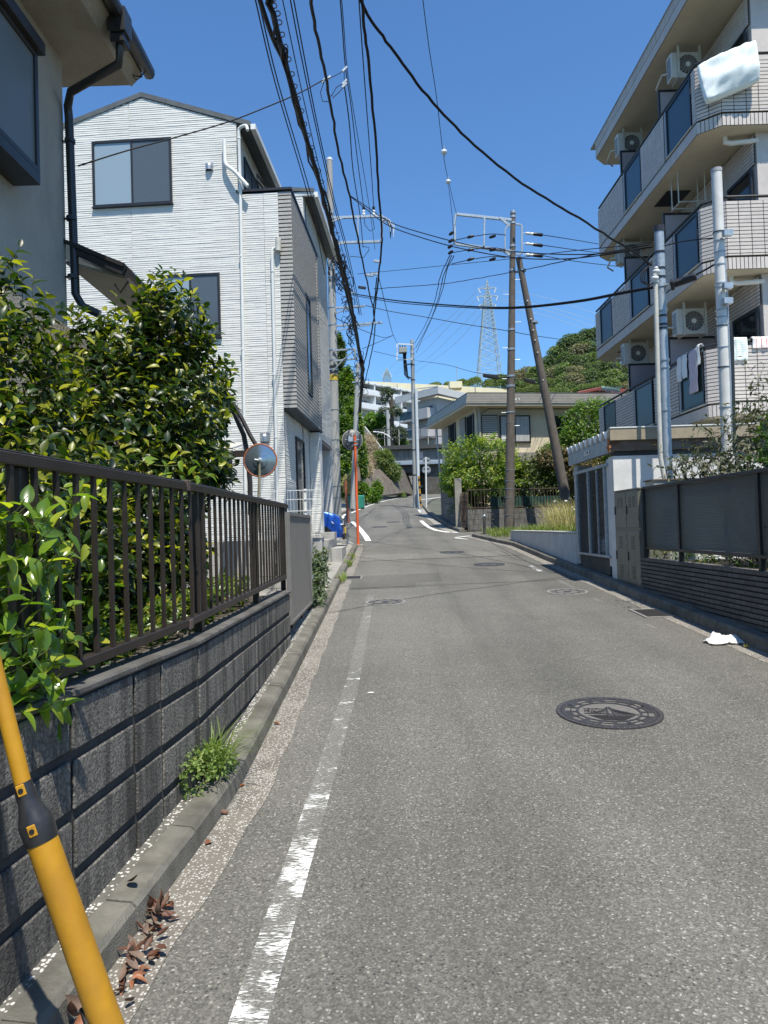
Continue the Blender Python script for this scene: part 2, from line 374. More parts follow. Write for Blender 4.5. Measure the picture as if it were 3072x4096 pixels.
ribbon([(2.2,42),(2.25,46)],.14); ribbon([(2.3,23.35),(2.85,23.9)],.12,'stop_mark'); ribbon([(2.3,23.2),(2.62,22.5)],.1,'stop_mark')
ribbon([(2.6,63),(4.2,66),(6.0,70)],.3,'stop_mark')
# kerbs, stone by stone
def kerbline(tab,y0,y1,side,h=.11,w=.17,L=.6,back=.0,name='kerb'):
    root=thing(name,None,None,(lerpt(tab,y0),y0,rz(y0)),kind='structure'); y=y0
    while y<y1-.05:
        e=min(y+L,y1); a=lerpt(tab,y+.004); b=lerpt(tab,e-.004); za,zb=rz(y),rz(e); s=side; mb=MB()
        A=[(a,y+.004,za-.05),(a+s*.012,y+.004,za+h-.02),(a+s*.03,y+.004,za+h),(a+s*w,y+.004,za+h+back),(a+s*w,y+.004,za-.05)]
        B=[(b,e-.004,zb-.05),(b+s*.012,e-.004,zb+h-.02),(b+s*.03,e-.004,zb+h),(b+s*w,e-.004,zb+h+back),(b+s*w,e-.004,zb-.05)]
        j=random.uniform(-.003,.003); A=[(x+j,yy,z+j) for x,yy,z in A]; B=[(x+j,yy,z+j) for x,yy,z in B]
        mb.add(A+B,[(0,1,2,3,4),(9,8,7,6,5)]+[(i,5+i,5+(i+1)%5,(i+1)%5) for i in range(5)])
        mb.build('kerb_stone',kerbm,root); y=e
    return root
kerbline(EL,-1.0,20.8,-1,.10,.125,back=.012)
kerbline(ER,-1.0,19.5,1,.12,.18)
kerbline([(19.5,3.52),(23.45,2.87)],19.5,23.45,1,.11,.15)
kerbline([(25.9,2.72),(28,2.58),(40,2.5),(52,2.8),(62,4.1)],25.9,60,1,.12,.2,1.2)
kerbline([(38,-2.58),(41,-2.6),(48,-2.24),(55,-1.54),(65,-.24),(73,1.25)],38,72,-1,.12,.2,1.5)
# strip of rough aggregate behind the kerb at the foot of the block wall, forecourts, verge
WLx=[(-6,-2.05),(2.04,-1.145),(3.81,-1.012),(7.25,-.985),(11,-.99)]
strip([-2+.4*i for i in range(33)],lambda y:lerpt(WLx,y)-.12,lambda y:lerpt(EL,y)-.12,.100).build('kerb_back',aggr2,kind='structure')
strip([10.8+.7*i for i in range(15)],lambda y:-2.4,lambda y:lerpt(EL,y)-.12,.105).build('forecourt',conc,kind='structure')
strip([20.6,21,22,23,24,25,26],lambda y:-9,lambda y:lerpt(EL,y)-.04,.03).build('forecourt',conc,kind='structure')
strip([7.2,8,9,10,10.9],lambda y:-9,lambda y:-1.1,.15).build('yard',conc,kind='structure')
strip([-6,0,7.2],lambda y:-9,lambda y:lerpt(WLx,y)-.1,0,fz=lambda y:.85).build('garden_soil',soil,kind='structure')
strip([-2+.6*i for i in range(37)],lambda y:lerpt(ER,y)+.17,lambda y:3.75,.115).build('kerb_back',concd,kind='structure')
mb=MB(); q=[(3.02,23.3),(3.1,23.66),(9,23.7),(9,20.6),(3.66,20.6),(3.66,19.5),(3.6,19.5)]; mb.add([(x,y,rz(y)+.10) for x,y in q],[tuple(range(len(q)))]); mb.build('verge',M('verge_dirt',(.13,.12,.10),(.06,.065,.04),5,.9,.5,50),kind='structure')
strip([38,45,52,60,66,72],lambda y:lerpt(EL,y)-2.2,lambda y:lerpt(EL,y)-.2,.12).build('pavement',conc,kind='structure')

# ---------------------------------------------------------------- manhole covers and drains
iron=M('cast_iron',(.075,.07,.07),(.05,.047,.047),20,.45,.3,90,metal=.3)
ironf=M('iron_infill',(.15,.143,.13),(.11,.105,.097),30,.8,.3,120)
def disc(mb,f,r0,r1,c0,c1,a0=0,a1=2*PI,n=48):
    k=max(2,int(n*(a1-a0)/(2*PI)))
    for i in range(k):
        t0=a0+(a1-a0)*i/k; t1=a0+(a1-a0)*(i+1)/k
        q=[]
        for c in (c0,c1):
            for r,t in ((r0,t0),(r1,t0),(r1,t1),(r0,t1)): q.append(f.p(r*math.cos(t),r*math.sin(t),c))
        mb.hexa(q)
def text_mesh(s,f,a,b,h,c,mat,parent,name='lettering',depth=.003,squash=1):
    cu=bpy.data.curves.new('txt','FONT'); cu.body=s; cu.size=h; cu.extrude=depth/2
    ob=bpy.data.objects.new('txt',cu); COL.objects.link(ob); bpy.context.view_layer.update()
    me=bpy.data.meshes.new_from_object(ob.evaluated_get(bpy.context.evaluated_depsgraph_get())); bpy.data.objects.remove(ob)
    rl=worldloc(parent)
    for q in me.vertices: q.co=f.p(a+q.co.x*squash,b+q.co.y,c+q.co.z)-rl
    me.materials.clear(); me.materials.append(mat); o=bpy.data.objects.new(name,me); link(o,parent); return o
def roadframe(x,y,rot=0):
    s=(rz(y+.2)-rz(y-.2))/.4; up=V((0,1,s)).normalized(); u=V((1,0,0)); n=u.cross(up).normalized()
    c,sn=math.cos(rot),math.sin(rot); return Fr((x,y,rz(y)),u*c+up*sn,n,up*c-u*sn)
def manhole_big(x,y):
    t=thing('manhole_cover','large cast iron manhole cover with bridge relief, nearest on the road','manhole cover',(x,y,rz(y)))
    f=roadframe(x,y,R(-8)); m=MB(); disc(m,f,.325,.36,0,.009); m.build('frame',iron,t)
    m=MB(); disc(m,f,0,.322,-.004,.004); lid=m.build('lid',ironf,t)
    m=MB(); disc(m,f,.30,.322,.004,.009); disc(m,f,.255,.263,.004,.009); disc(m,f,.205,.222,.004,.009)
    for k in range(16):
        a=2*PI*k/16; disc(m,f,.222,.30,.004,.009,a-.05,a+.05)
    for k in range(8):
        a=2*PI*k/8+.2; disc(m,f,.262,.30,.004,.009,a-.16,a+.10)
    m.build('relief_ring',iron,lid,kind='stuff')
    m=MB()
    for k in range(56):
        a=2*PI*k/56; q=f.p(.343*math.cos(a),.343*math.sin(a),.009); m.ball(q,.006,6,3,(1,1,.5))
    m.build('stud_ring',ironf,t,kind='stuff')
    m=MB()                                     # a cable-stayed bridge over water
    def bar(a0,b0,a1,b1,w):
        p0,p1=f.p(a0,b0,.006),f.p(a1,b1,.006); m.beam(p0,p1,w,.006,f.n)
    bar(-.17,-.035,.19,-.06,.012); bar(-.02,-.12,.0,.11,.013); bar(.035,-.12,.015,.115,.010)
    for k in range(7): bar(.0,.1-.006*k,-.03-.02*k,-.04,.0045); bar(.02,.11-.006*k,.05+.02*k,-.05,.0045)
    for k in range(8): bar(-.15+.012*k,-.08-.014*k,.16-.012*k,-.085-.014*k,.004)
    m.build('bridge_relief',iron,lid,kind='stuff')
    text_mesh('YOKOHAMA',f,-.165,.055,.036,.007,iron,lid)
    text_mesh('汚水',f,-.17,-.0,.045,.007,iron,lid)
    m=MB()
    for a in (2.6,.5,-1.3):
        q=f.p(.29*math.cos(a),.29*math.sin(a),.0095); m.ball(q,.014,8,3,(1,.7,.12))
    m.build('key_hole',black,lid,kind='stuff'); return t
manhole_big(1.53,5.0)
def manhole_small(x,y,r,label,ring=iron):
    t=thing('manhole_cover',label,'manhole cover',(x,y,rz(y)),group='small manhole covers along the road'); f=roadframe(x,y)
    m=MB(); disc(m,f,r*.86,r,0,.008,n=32); m.build('frame',ring,t)
    m=MB(); disc(m,f,0,r*.85,-.004,.004,n=32); lid=m.build('lid',ironf if ring is not iron else M('lid_iron',(.10,.10,.1),(.075,.075,.075),20,.5,.4,60),t)
    m=MB(); disc(m,f,r*.55,r*.6,.004,.007,n=32); disc(m,f,0,r*.2,.004,.007,n=16)
    for k in range(12): disc(m,f,r*.62,r*.84,.004,.007,2*PI*k/12,2*PI*k/12+.16)
    m.build('relief_ring',iron,lid,kind='stuff'); return t
rim=M('concrete_rim',(.24,.23,.21),(.16,.155,.14),20,.8)
manhole_small(-.02,10.45,.30,'round manhole cover with pale concrete rim near the left gutter',rim)
manhole_small(2.77,10.9,.31,'round manhole cover with pale rim nearest the grey lockers on the right',rim)
manhole_small(2.2,15.1,.33,'dark round manhole cover right of centre, level with the ribbed white wall')
manhole_small(1.72,18.2,.33,'dark round manhole cover just behind another, in the road before the side street')
manhole_small(-.2,30.4,.36,'distant dark manhole cover left of centre beyond the white chevron line')
manhole_small(.42,33.6,.36,'farthest manhole cover, small and dark, on the rising road')
def drain(x,y,wx,wy,label):
    t=thing('drain_grate',label,'drain grate',(x,y,rz(y))); f=roadframe(x,y); m=MB()
    m.fbox(f,-wx/2,wx/2,-wy/2,-wy/2+.04,0,.012); m.fbox(f,-wx/2,wx/2,wy/2-.04,wy/2,0,.012); m.fbox(f,-wx/2,-wx/2+.035,-wy/2+.04,wy/2-.04,0,.012); m.fbox(f,wx/2-.035,wx/2,-wy/2+.04,wy/2-.04,0,.012); m.build('frame',rim,t)
    m=MB(); m.fbox(f,-wx/2+.035,wx/2-.035,-wy/2+.04,wy/2-.04,0,.006); m.build('pit',black,t)
    n=int((wy-.1)/.045)
    for i in range(n):
        m=MB(); b=-wy/2+.05+i*(wy-.1)/n; m.fbox(f,-wx/2+.035,wx/2-.035,b,b+.02,.007,.014); m.build('bar',iron,t)
drain(3.28,8.85,.36,.62,'square iron drain grate in the right gutter beside the brick wall'); drain(-.62,13.5,.34,.5,'small iron drain grate in the left gutter beyond the weeds')

# ================================================================ LEFT: BLOCK WALL
blockm=M('split_block',(.28,.262,.23),(.088,.083,.073),75,.9,1.0,80,rnd=.2,dirt=.9,dirtc=(.035,.033,.028),dist=.018)
_t=blockm.node_tree; _b=_t.nodes['Principled BSDF']; _l=_b.inputs['Base Color'].links[0].from_socket
_s=ramp(_t,noise(_t,pos(_t,(7,7,.7)),1.6,5,.6),[(.46,0.0),(.62,.85)]); _t.links.new(mix(_t,_s,_l,(.03,.029,.026)),_b.inputs['Base Color'])
grout=M('grout',(.055,.055,.052),(.03,.03,.03),10,.95,.3,60)
capm=M('wall_cap',(.12,.115,.105),(.06,.057,.05),5,.9,.5,60,dirt=.6)
WT=.885
t=thing('block_wall','low dark grey ribbed concrete block wall under the brown railing at left','wall',(-1.1,3.8,.2))
seg=[((-1.66,-2.5),(-1.145,2.04)),((-1.145,2.04),(-1.012,3.81)),((-1.012,3.81),(-.985,7.25))]
joints=[-2.2,-1.7,-1.2,-.7,-.2,.3,.8,1.3,1.78,2.49,3.0,3.29,3.80,4.37,4.91,5.40,5.91,6.40,6.85,7.25]
items=[]; core=MB()
WTT=[(0,.12),(2.05,.09),(3.8,.042),(7.25,.0)]     # the top of the wall falls a little towards the gate
def onwall(y): return V((lerpt([(a[1],a[0]) for a,b in seg]+[(7.25,-.985)],y),y,lerpt(WTT,y)))
for ya,yb in zip(joints,joints[1:]):
    if ya<.0: continue
    a,b=onwall(ya),onwall(yb); u=(b-a); L=u.length; f=Fr(a,u,V((u.y,-u.x,0)))
    core.fbox(f,0,L,-.1,WT-.025,-.13,-.013)
    z=WT-.03; k=0
    while z+lerpt(WTT,ya)>rz(ya)+.02:
        zb=max(z-.19,rz(ya)-.05-lerpt(WTT,ya)); items.append((f,.011,L-.011,zb+.012 if k<9 else zb,z-.008,-.012,.0)); z-=.205; k+=1
core.build('core',grout,t); pieces(t,'block',items,blockm,bev=.006)
for ya,yb in zip(joints,joints[1:]):
    if ya<0: continue
    a,b=onwall(ya),onwall(yb); u=(b-a); L=u.length; f=Fr(a,u,V((u.y,-u.x,0))); m=MB(); m.fbox(f,.002,L-.002,WT-.025,WT+.005+random.uniform(-.002,.002),-.135,.012); m.build('cap',capm,t,bevel=.008)
# ---------------------------------------------------------------- brown railing on it
brown=M('bronze_aluminium',(.040,.031,.025),(.028,.022,.018),7,.45,metal=.2,dirt=.15,dirtc=(.07,.06,.05))
t=thing('railing','dark brown aluminium railing of upright bars on the block wall at left','fence',(-1.1,3.8,.9))
def onf(y): return V((lerpt([(-6,-2.1),(2.04,-1.21),(3.81,-1.075),(7.6,-1.045)],y),y,0))
for ya,yb in ((-.5,2.04),(2.04,3.81),(3.81,7.55)):
    a,b=onf(ya),onf(yb); u=b-a; f=Fr(a,u,V((u.y,-u.x,0))); L=u.length
    m=MB(); m.fbox(f,0,L,1.735,1.775,-.03,.03); m.fbox(f,0,L,1.775,1.783,-.022,.022); m.build('top_rail',brown,t,bevel=.004)
    m=MB(); m.fbox(f,0,L,1.005,1.045,-.027,.027); m.build('bottom_rail',brown,t,bevel=.004)
    nb=int(L/.136)
    for i in range(nb):
        s=(i+.5)*L/nb; m=MB(); m.fbox(f,s-.010,s+.010,1.045,1.735,.006,.022); m.build('bar',brown,t)
for y in (.4,2.35,4.15,5.9,7.4):
    q=onf(y); m=MB(); m.box(q.x-.045,q.x+.0,y-.03,y+.03,WT-.02,1.735); m.build('post',brown,t,bevel=.003)
for y in (2.04,3.81):
    q=onf(y); m=MB(); m.box(q.x-.034,q.x+.034,y-.03,y+.03,1.73,1.787); sm_=MATS.get('sleeve') or M('sleeve',(.12,.085,.07),rough=.5); m.build('joint_sleeve',sm_,t,bevel=.003); m=MB(); m.box(q.x-.031,q.x+.031,y-.03,y+.03,.99,1.04); m.build('joint_sleeve',sm_,t,bevel=.003)
# ---------------------------------------------------------------- grey sliding gate after the wall
gatem=M('gate_grey',(.25,.235,.22),(.21,.2,.185),9,.45,metal=.3,dirt=.2)
t=thing('sliding_gate','grey vertically ribbed metal sliding gate at the end of the block wall','gate',(-1.0,8.3,.5))
f=Fr((-.995,7.32,0),(0,1,0),(1,0,0)); L=2.1
m=MB(); m.fbox(f,0,L,1.655,1.69,-.03,.02); m.fbox(f,0,L,.53,.56,-.03,.02); m.fbox(f,L-.03,L,.56,1.655,-.03,.02); m.fbox(f,0,.03,.56,1.655,-.03,.02); m.build('frame',gatem,t)
n=26
for i in range(n):
    s=.03+i*(L-.06)/n; m=MB(); m.fbox(f,s+.004,s+(L-.06)/n-.016,.56,1.655,-.012,.008); m.build('rib',gatem,t)
m=MB(); m.fbox(f,.03,L-.03,.56,1.655,-.02,-.012); m.build('backing',gatem,t)
for y in (.25,1.1,1.9):
    m=MB(); m.lathe(f.p(y,.505,-.02),(1,0,0),[(.045,-.02),(.045,.02)],12); m.fbox(f,y-.03,y+.03,.5,.54,-.035,.01); m.build('roller',black,t)
m=MB(); m.fbox(f,L-.02,L+.03,1.2,1.36,-.02,.03); m.fbox(f,L-.02,L+.04,.85,.9,-.02,.03); m.build('latch',galv,t)
# ================================================================ generic building parts
glass_d=mat_glass('glass_dark',(.012,.015,.018),.06,spec=.5); glass_b=mat_glass('glass_curtained',(.085,.105,.12),.12,spec=.5); glass_l=mat_glass('glass_pale',(.26,.33,.37),.12)
frost=M('frosted_glass',(.035,.055,.065),(.03,.045,.055),.6,.16,spec=.7)
siding_w=M('white_siding',(.66,.655,.615),(.60,.595,.56),1.2,.8,.25,110,dirt=.16,dirtc=(.38,.37,.33))
tiler=random.Random(5)
def window(root,f,a0,b0,a1,b1,n=2,fw=.045,out=.05,mf=black,mg=(glass_b,),name='window',sill=True,mull=None,inn=.0):
    if a0>a1:a0,a1=a1,a0
    if b0>b1:b0,b1=b1,b0
    m=MB(); m.fbox(f,a0,a1,b1-fw,b1,inn,out); m.fbox(f,a0,a1,b0,b0+fw,inn,out); m.fbox(f,a0,a0+fw,b0+fw,b1-fw,inn,out); m.fbox(f,a1-fw,a1,b0+fw,b1-fw,inn,out)
    cuts=[a0+fw+(a1-a0-2*fw)*(i/n) for i in range(n+1)] if mull is None else [a0+fw]+list(mull)+[a1-fw]
    for c in cuts[1:-1]: m.fbox(f,c-fw*.45,c+fw*.45,b0+fw,b1-fw,inn,out-.008)
    w=m.build(name,mf,root)
    for i,(c,d) in enumerate(zip(cuts,cuts[1:])):
        g=MB(); g.fbox(f,c+.002,d-.002,b0+fw,b1-fw,inn+.002,out-.022+.006*(i%2)); g.build('pane',mg[i%len(mg)],w)
    if sill: s=MB(); s.fbox(f,a0-.015,a1+.015,b0-.025,b0,-.0,out+.025); s.build('sill',mf,w)
    return w
def siding(f,a0,a1,b0,b1,mat,root,top=None,left=None,pitch=.044,d=.011,cell=.16,holes=(),name='siding',seams=()):
    m=MB(); rr=random.Random(int((a0+b0)*97)+3); nr=int((b1-b0)/pitch)
    for r in range(nr):
        b=b0+r*pitch; A0,A1=a0,a1
        if top:
            A0,A1=top(b+pitch)
            A0=max(A0,a0);A1=min(A1,a1)
            if A1-A0<.1: continue
        spans=[(A0,A1)]
        for (h0,h1,g0,g1) in holes:
            if b+pitch>g0 and b<g1:
                ns=[]
                for s0,s1 in spans:
                    if h1<=s0 or h0>=s1: ns.append((s0,s1)); continue
                    if h0>s0: ns.append((s0,h0))
                    if h1<s1: ns.append((h1,s1))
                spans=ns
        for sx in seams:
            ns=[]
            for s0,s1 in spans:
                if s0<sx<s1: ns+=[(s0,sx-.004),(sx+.004,s1)]
                else: ns.append((s0,s1))
            spans=ns
        for s0,s1 in spans:
            n=max(1,int((s1-s0)/cell)); j=0.0; dd=d; base=len(m.v)
            for i in range(n+1):
                a=s0+(s1-s0)*i/n
                if rr.random()<.45: j=rr.uniform(-.0045,.0045); dd=d*rr.uniform(.55,1.15)
                m.v+=[f.p(a,b+j*.5,0.001),f.p(a,b+.008+j,dd),f.p(a,b+pitch*.80+j*.6,dd*.75),f.p(a,b+pitch,.002)]
            for i in range(n):
                k=base+4*i
                m.f+=[(k,k+4,k+5,k+1),(k+1,k+5,k+6,k+2),(k+2,k+6,k+7,k+3)]; m.mi+=[0]*3
    return m.build(name,mat,root,kind='stuff')
def downpipe(root,f,pts,r=.032,c=.07,mat=whitep,clips=(),name='downpipe'):
    q=[]
    for p in pts: q.append(f.p(p[0],p[1],p[2] if len(p)>2 else c))
    # round the bends a little
    s=[q[0]]
    for i in range(1,len(q)-1):
        a,b,d=q[i-1],q[i],q[i+1]; k=min(.07,(a-b).length/2.2,(d-b).length/2.2); s+=[b+(a-b).normalized()*k,b+((a-b).normalized()+(d-b).normalized())*k*.28,b+(d-b).normalized()*k]
    s.append(q[-1]); m=MB(); m.tube(s,r,10); p=m.build(name,mat,root,auto=50)
    for a,b in clips:
        m=MB(); m.tube([f.p(a,b-.018,c),f.p(a,b+.018,c)],r*1.22,10); m.fbox(f,a-.012,a+.012,b-.01,b+.01,0,c); m.build('clip',mat,p)
    return p
def vent_hood(root,f,a,b,r=.075):
    m=MB(); n=12
    prof=[(r*math.cos(i*PI/2/5),r*math.sin(i*PI/2/5)) for i in range(6)]
    for (x0,z0),(x1,z1) in zip([(r,-r*1.1)]+prof,prof):
        for k in range(n):
            t0=PI*k/n;t1=PI*(k+1)/n
            q=[f.p(a+x0*math.cos(t0),b+z0,x0*math.sin(t0)*1.1+.012),f.p(a+x0*math.cos(t1),b+z0,x0*math.sin(t1)*1.1+.012),f.p(a+x1*math.cos(t1),b+z1,x1*math.sin(t1)*1.1+.012),f.p(a+x1*math.cos(t0),b+z1,x1*math.sin(t0)*1.1+.012)]
            m.add(q,[(0,1,2,3)])
    m.fbox(f,a-r*1.1,a+r*1.1,b-r*1.25,b+r*1.1,0.0,.016); return m.build('vent_hood',chrome,root,auto=60)
# ================================================================ LEFT: WHITE HOUSE
CX,CY=-1.96,14.3
f=Fr((CX,CY,0),(1,-.055,0)); s=Fr((CX,CY,0),(.055,1,0)); s.n=V((1,-.055,0)).normalized()
t=thing('white_house','white three-storey house with stone-look siding, a ribbed bay and black windows at left','house',(CX-2.5,CY+3,.7))
def at2(a,tt,z): return f.p(a,0,0)+s.u*tt+V((0,0,z))
wallm=M('wall_base_white',(.70,.70,.67),(.62,.62,.6),2,.8)
m=MB()
def blk(m,a0,a1,t0,t1,z0,z1): return m.hexa([at2(a0,t0,z0),at2(a1,t0,z0),at2(a1,t1,z0),at2(a0,t1,z0),at2(a0,t0,z1),at2(a1,t0,z1),at2(a1,t1,z1),at2(a0,t1,z1)])
AL=-5.1; AR=-.82; AP=-2.78; ZE=9.86; ZP=10.52
blk(m,AL,-.01,.01,3.3,.55,8.38); blk(m,AL,-3.4,3.3,7.5,.6,4.0); blk(m,AL,-.01,3.3,7.5,4.0,8.38); blk(m,-3.4,-.02,7.35,7.5,.8,4.0)
m.prism([at2(AL,.01,8.38),at2(AR,.01,8.38),at2(AR,.01,ZE),at2(AP,.01,ZP),at2(AL,.01,ZE-.1)],s.u*3.3)
blk(m,AR,-.01,3.3,7.5,8.38,9.95)
m.build('wall',wallm,t)
wA=[f.hit(370,572),f.hit(692,815)]; wB=[f.hit(645,1105),f.hit(886,1348)]; wC=[f.hit(800,1820),f.hit(932,1905)]
def gtop(b):
    if b<8.42: return (AL,0)
    if b<ZE: return (AL,AR)
    k=(b-ZE)/(ZP-ZE); return (AP-(AP-AL)*(1-k),AP+(AR-AP)*(1-k))
hol=[(min(w_[0][0],w_[1][0]),max(w_[0][0],w_[1][0]),w_[1][1],w_[0][1]) for w_ in (wA,wB,wC)]
siding(f,AL,0,.55,10.5,siding_w,t,top=gtop,holes=hol,seams=(-3.05,-.3))
siding(Fr(at2(AR,3.3,0),f.u,f.n),.0,-AR-.02,8.5,9.9,siding_w,t)
siding(s,0,1.15,.7,3.95,siding_w,t); siding(s,2.25,2.75,.7,3.95,siding_w,t); siding(s,3.65,7.5,4.0,9.9,siding_w,t,holes=[(4.0,5.1,5.3,6.7)])
siding(Fr(at2(AR,0,0),s.u,s.n),.0,3.3,8.45,9.85,siding_w,t,holes=[(.5,1.9,8.45,9.5)])
window(t,f,wA[0][0],wA[1][1],wA[1][0],wA[0][1],2,mg=(glass_l,glass_b)); window(t,f,wB[0][0],wB[1][1],wB[1][0],wB[0][1],2,mg=(glass_l,glass_b))
lv=MB(); (a0,b1),(a1,b0)=wC; lv.fbox(f,a0,a1,b0,b0+.03,0,.05); lv.fbox(f,a0,a1,b1-.03,b1,0,.05); lv.fbox(f,a1-.03,a1,b0+.03,b1-.03,0,.05); lw=lv.build('louvre_window',black,t)
for i in range(6):
    b=b0+.04+i*(b1-b0-.08)/6; lv=MB(); lv.hexa([f.p(a0,b,.045),f.p(a1-.03,b,.045),f.p(a1-.03,b+.01,.045),f.p(a0,b+.01,.045),f.p(a0,b+.05,.012),f.p(a1-.03,b+.05,.012),f.p(a1-.03,b+.06,.012),f.p(a0,b+.06,.012)]); lv.build('slat',black,lw)
# ribbed bay
ribm=M('rib_beige',(.42,.405,.375),(.35,.335,.31),14,.7,.3,120); ribd=M('rib_groove',(.12,.115,.11),rough=.8)
BW=.27; BZ0,BZ1=3.98,8.42
m=MB(); blk(m,.0,BW-.03,.03,3.3,BZ0+.03,BZ1); m.build('bay',ribd,t)
z=BZ0; i=0
wd=[s.hit(1228,1310),s.hit(1262,1600)]
p_=Fr(at2(BW,0,0),s.u,s.n); wy0,wz1=p_.hit(1222,1170); wy1,wz0=p_.hit(1250,1590)
while z<BZ1-.03:
    m=MB(); blk(m,.0,BW,0.0,.028,z,z+.056)
    if wz0<z+.03<wz1:
        blk(m,BW-.03,BW,.028,wy0,z,z+.056); blk(m,BW-.03,BW,wy1,3.3,z,z+.056)
    else: blk(m,BW-.03,BW,.028,3.3,z,z+.056)
    m.build('rib',ribm,t); z+=.082
window(t,p_,wy0,wz0,wy1,wz1,1,.05,.02,black,(glass_b,),inn=-.03,sill=False)
m=MB(); blk(m,-.0,BW+.005,-.003,3.62,BZ0-.05,BZ0-.005); blk(m,.03,BW*.4,3.3,3.45,BZ0,BZ1); blk(m,-.85,BW+.02,-.03,3.64,BZ1,BZ1+.05); m.build('coping',black,t)
m=MB(); z=BZ0
while z<BZ1-.03: blk(m,.1,BW,3.46,3.62,z,z+.056); z+=.082
blk(m,.12,BW-.01,3.47,3.61,BZ0,BZ1); m.build('fin',ribm,t,kind='stuff')
# ground floor: glass door, column, carport soffit and rear pier
window(t,s,1.17,.75,2.22,3.55,1,.06,.04,black,(glass_d,),name='glass_door',sill=False)
m=MB(); blk(m,.0,BW-.02,3.2,3.6,.75,3.9); m.build('pier',wallm,t); m=MB(); blk(m,-.28,-.005,7.3,7.52,.9,3.98); m.build('pier',wallm,t)
siding(Fr(at2(0,3.2,0),f.u,f.n),0,BW-.02,.75,3.9,siding_w,t)
m=MB(); blk(m,-3.4,-.0,3.3,7.52,3.9,3.975); m.build('soffit',M('soffit_grey',(.2,.2,.21),rough=.6),t)
window(t,s,4.05,5.35,5.05,6.65,1,.05,.04,black,(glass_d,)); 
window(t,Fr(at2(AR,0,0),s.u,s.n),.55,8.5,1.85,9.45,2,.05,.04,black,(glass_b,))
# roofs
roofm=M('roof_slate',(.10,.11,.11),(.075,.08,.08),6,.5)
m=MB()
def slab(m,a0,z0,a1,z1,t0,t1,th): return m.hexa([at2(a0,t0,z0),at2(a1,t0,z1),at2(a1,t1,z1),at2(a0,t1,z0),at2(a0,t0,z0+th),at2(a1,t0,z1+th),at2(a1,t1,z1+th),at2(a0,t1,z0+th)])
slab(m,AP,ZP,AR+.30,ZE-.09,-.03,3.5,.1); slab(m,AP,ZP,AL-.3,ZE-.2,-.03,3.5,.1)
m.mat(0); rf=m.build('roof',roofm,t)
m=MB(); slab(m,-3.2,10.25,.28,9.93,3.25,7.7,.09); m.build('roof',roofm,t)
m=MB(); m.beam(at2(AR+.36,-.05,ZE-.12),at2(AR+.36,3.4,ZE-.12),.1,.11); m.build('gutter',whitep,t)
m=MB(); m.beam(at2(.32,3.3,9.88),at2(.32,7.7,9.88),.1,.13); blk(m,-.8,.3,3.28,3.36,9.86,9.94); m.build('gutter',whitep,t)
# satellite-like bracket rail on the roof terrace
m=MB(); m.tube([at2(-.55,.6,8.95),at2(-.2,2.4,8.75)],.02,6); m.tube([at2(-.55,.6,9.08),at2(-.2,2.4,8.88)],.02,6)
for k in range(5): q=.6+.4*k; m.tube([at2(-.55+.19*k*.45,q,8.94-.04*k),at2(-.55+.19*k*.45,q,9.08-.04*k)],.012,6)
m.build('terrace_rail',black,t,kind='stuff')
# pipes
h=f.hit
e1=h(946,519); dp=h(958,519)
downpipe(t,f,[(h(1000,512)[0],h(1000,545)[1],.22),(h(1000,512)[0]-.03,dp[1],.16),(dp[0],dp[1]),(h(965,760)[0],h(965,760)[1]),(h(985,2060)[0],.8)],clips=[h(959,560),h(962,770),h(968,1030),h(974,1400),h(979,1700)])
downpipe(t,f,[(h(903,580)[0],h(903,570)[1],.1),(h(905,660)[0],h(905,668)[1],.1),(h(945,700)[0],h(945,700)[1],.17),(h(998,725)[0],h(1000,760)[1],.17)],r=.04,c=.09)
downpipe(t,f,[h(1116,960),h(1116,992),h(1092,1000),(h(1112,2060)[0],.8)],clips=[h(1094,1090),h(1100,1500),h(1107,1750)])
m=MB(); m.tube([f.p(*h(1116,960),.08),f.p(*h(1116,1010),.08)],.06,10); m.build('pipe_hopper',ivory,t,auto=50)
vent_hood(t,f,*h(838,668)); vent_hood(t,f,*h(1060,1750),.085)
m=MB(); m.fbox(f,AL,0.02,.5,.62,-.0,.03); m.fbox(s,0,3.2,.5,.72,-.0,.02); m.build('plinth',concd,t)

# low boundary wall with white mesh fence between the plots
tilec=M('grey_block',(.40,.39,.365),(.33,.32,.295),4,.85,.3,60,dirt=.3)
bf=Fr((-6.5,11.0,0),(1,0,0))
t=thing('boundary_wall','low pale grey block wall under a white wire mesh fence, seen through the brown railing','wall',(-3.5,11.1,.4))
its=[]
for r in range(5):
    a=-.2*(r%2)
    while a<5.35: its.append((bf,max(a,0)+.004,min(a+.4,5.38)-.004,.42+.19*r,.42+.19*r+.184,-.12,0)); a+=.4
its=[i for i in its if i[2]-i[1]>.05]
pieces(t,'block',its,tilec,60,bev=.003)
t=thing('mesh_fence','thin white wire mesh fence standing on a low grey wall before the white house','fence',(-3.5,10.95,1.4))
for z in (1.42,1.62,1.80,1.98,2.12):
    m=MB(); m.fbox(bf,0,5.5,z-.005,z+.005,-.065,-.055); m.build('wire',whitep,t)
m=MB()
for i in range(110): m.fbox(bf,i*.05,i*.05+.004,1.38,2.13,-.06,-.056)
m.build('wires',whitep,t,kind='stuff')
for a in (1.0,3.0,5.28): m=MB(); m.fbox(bf,a-.02,a+.02,1.36,2.14,-.11,-.07); m.build('post',whitep,t)
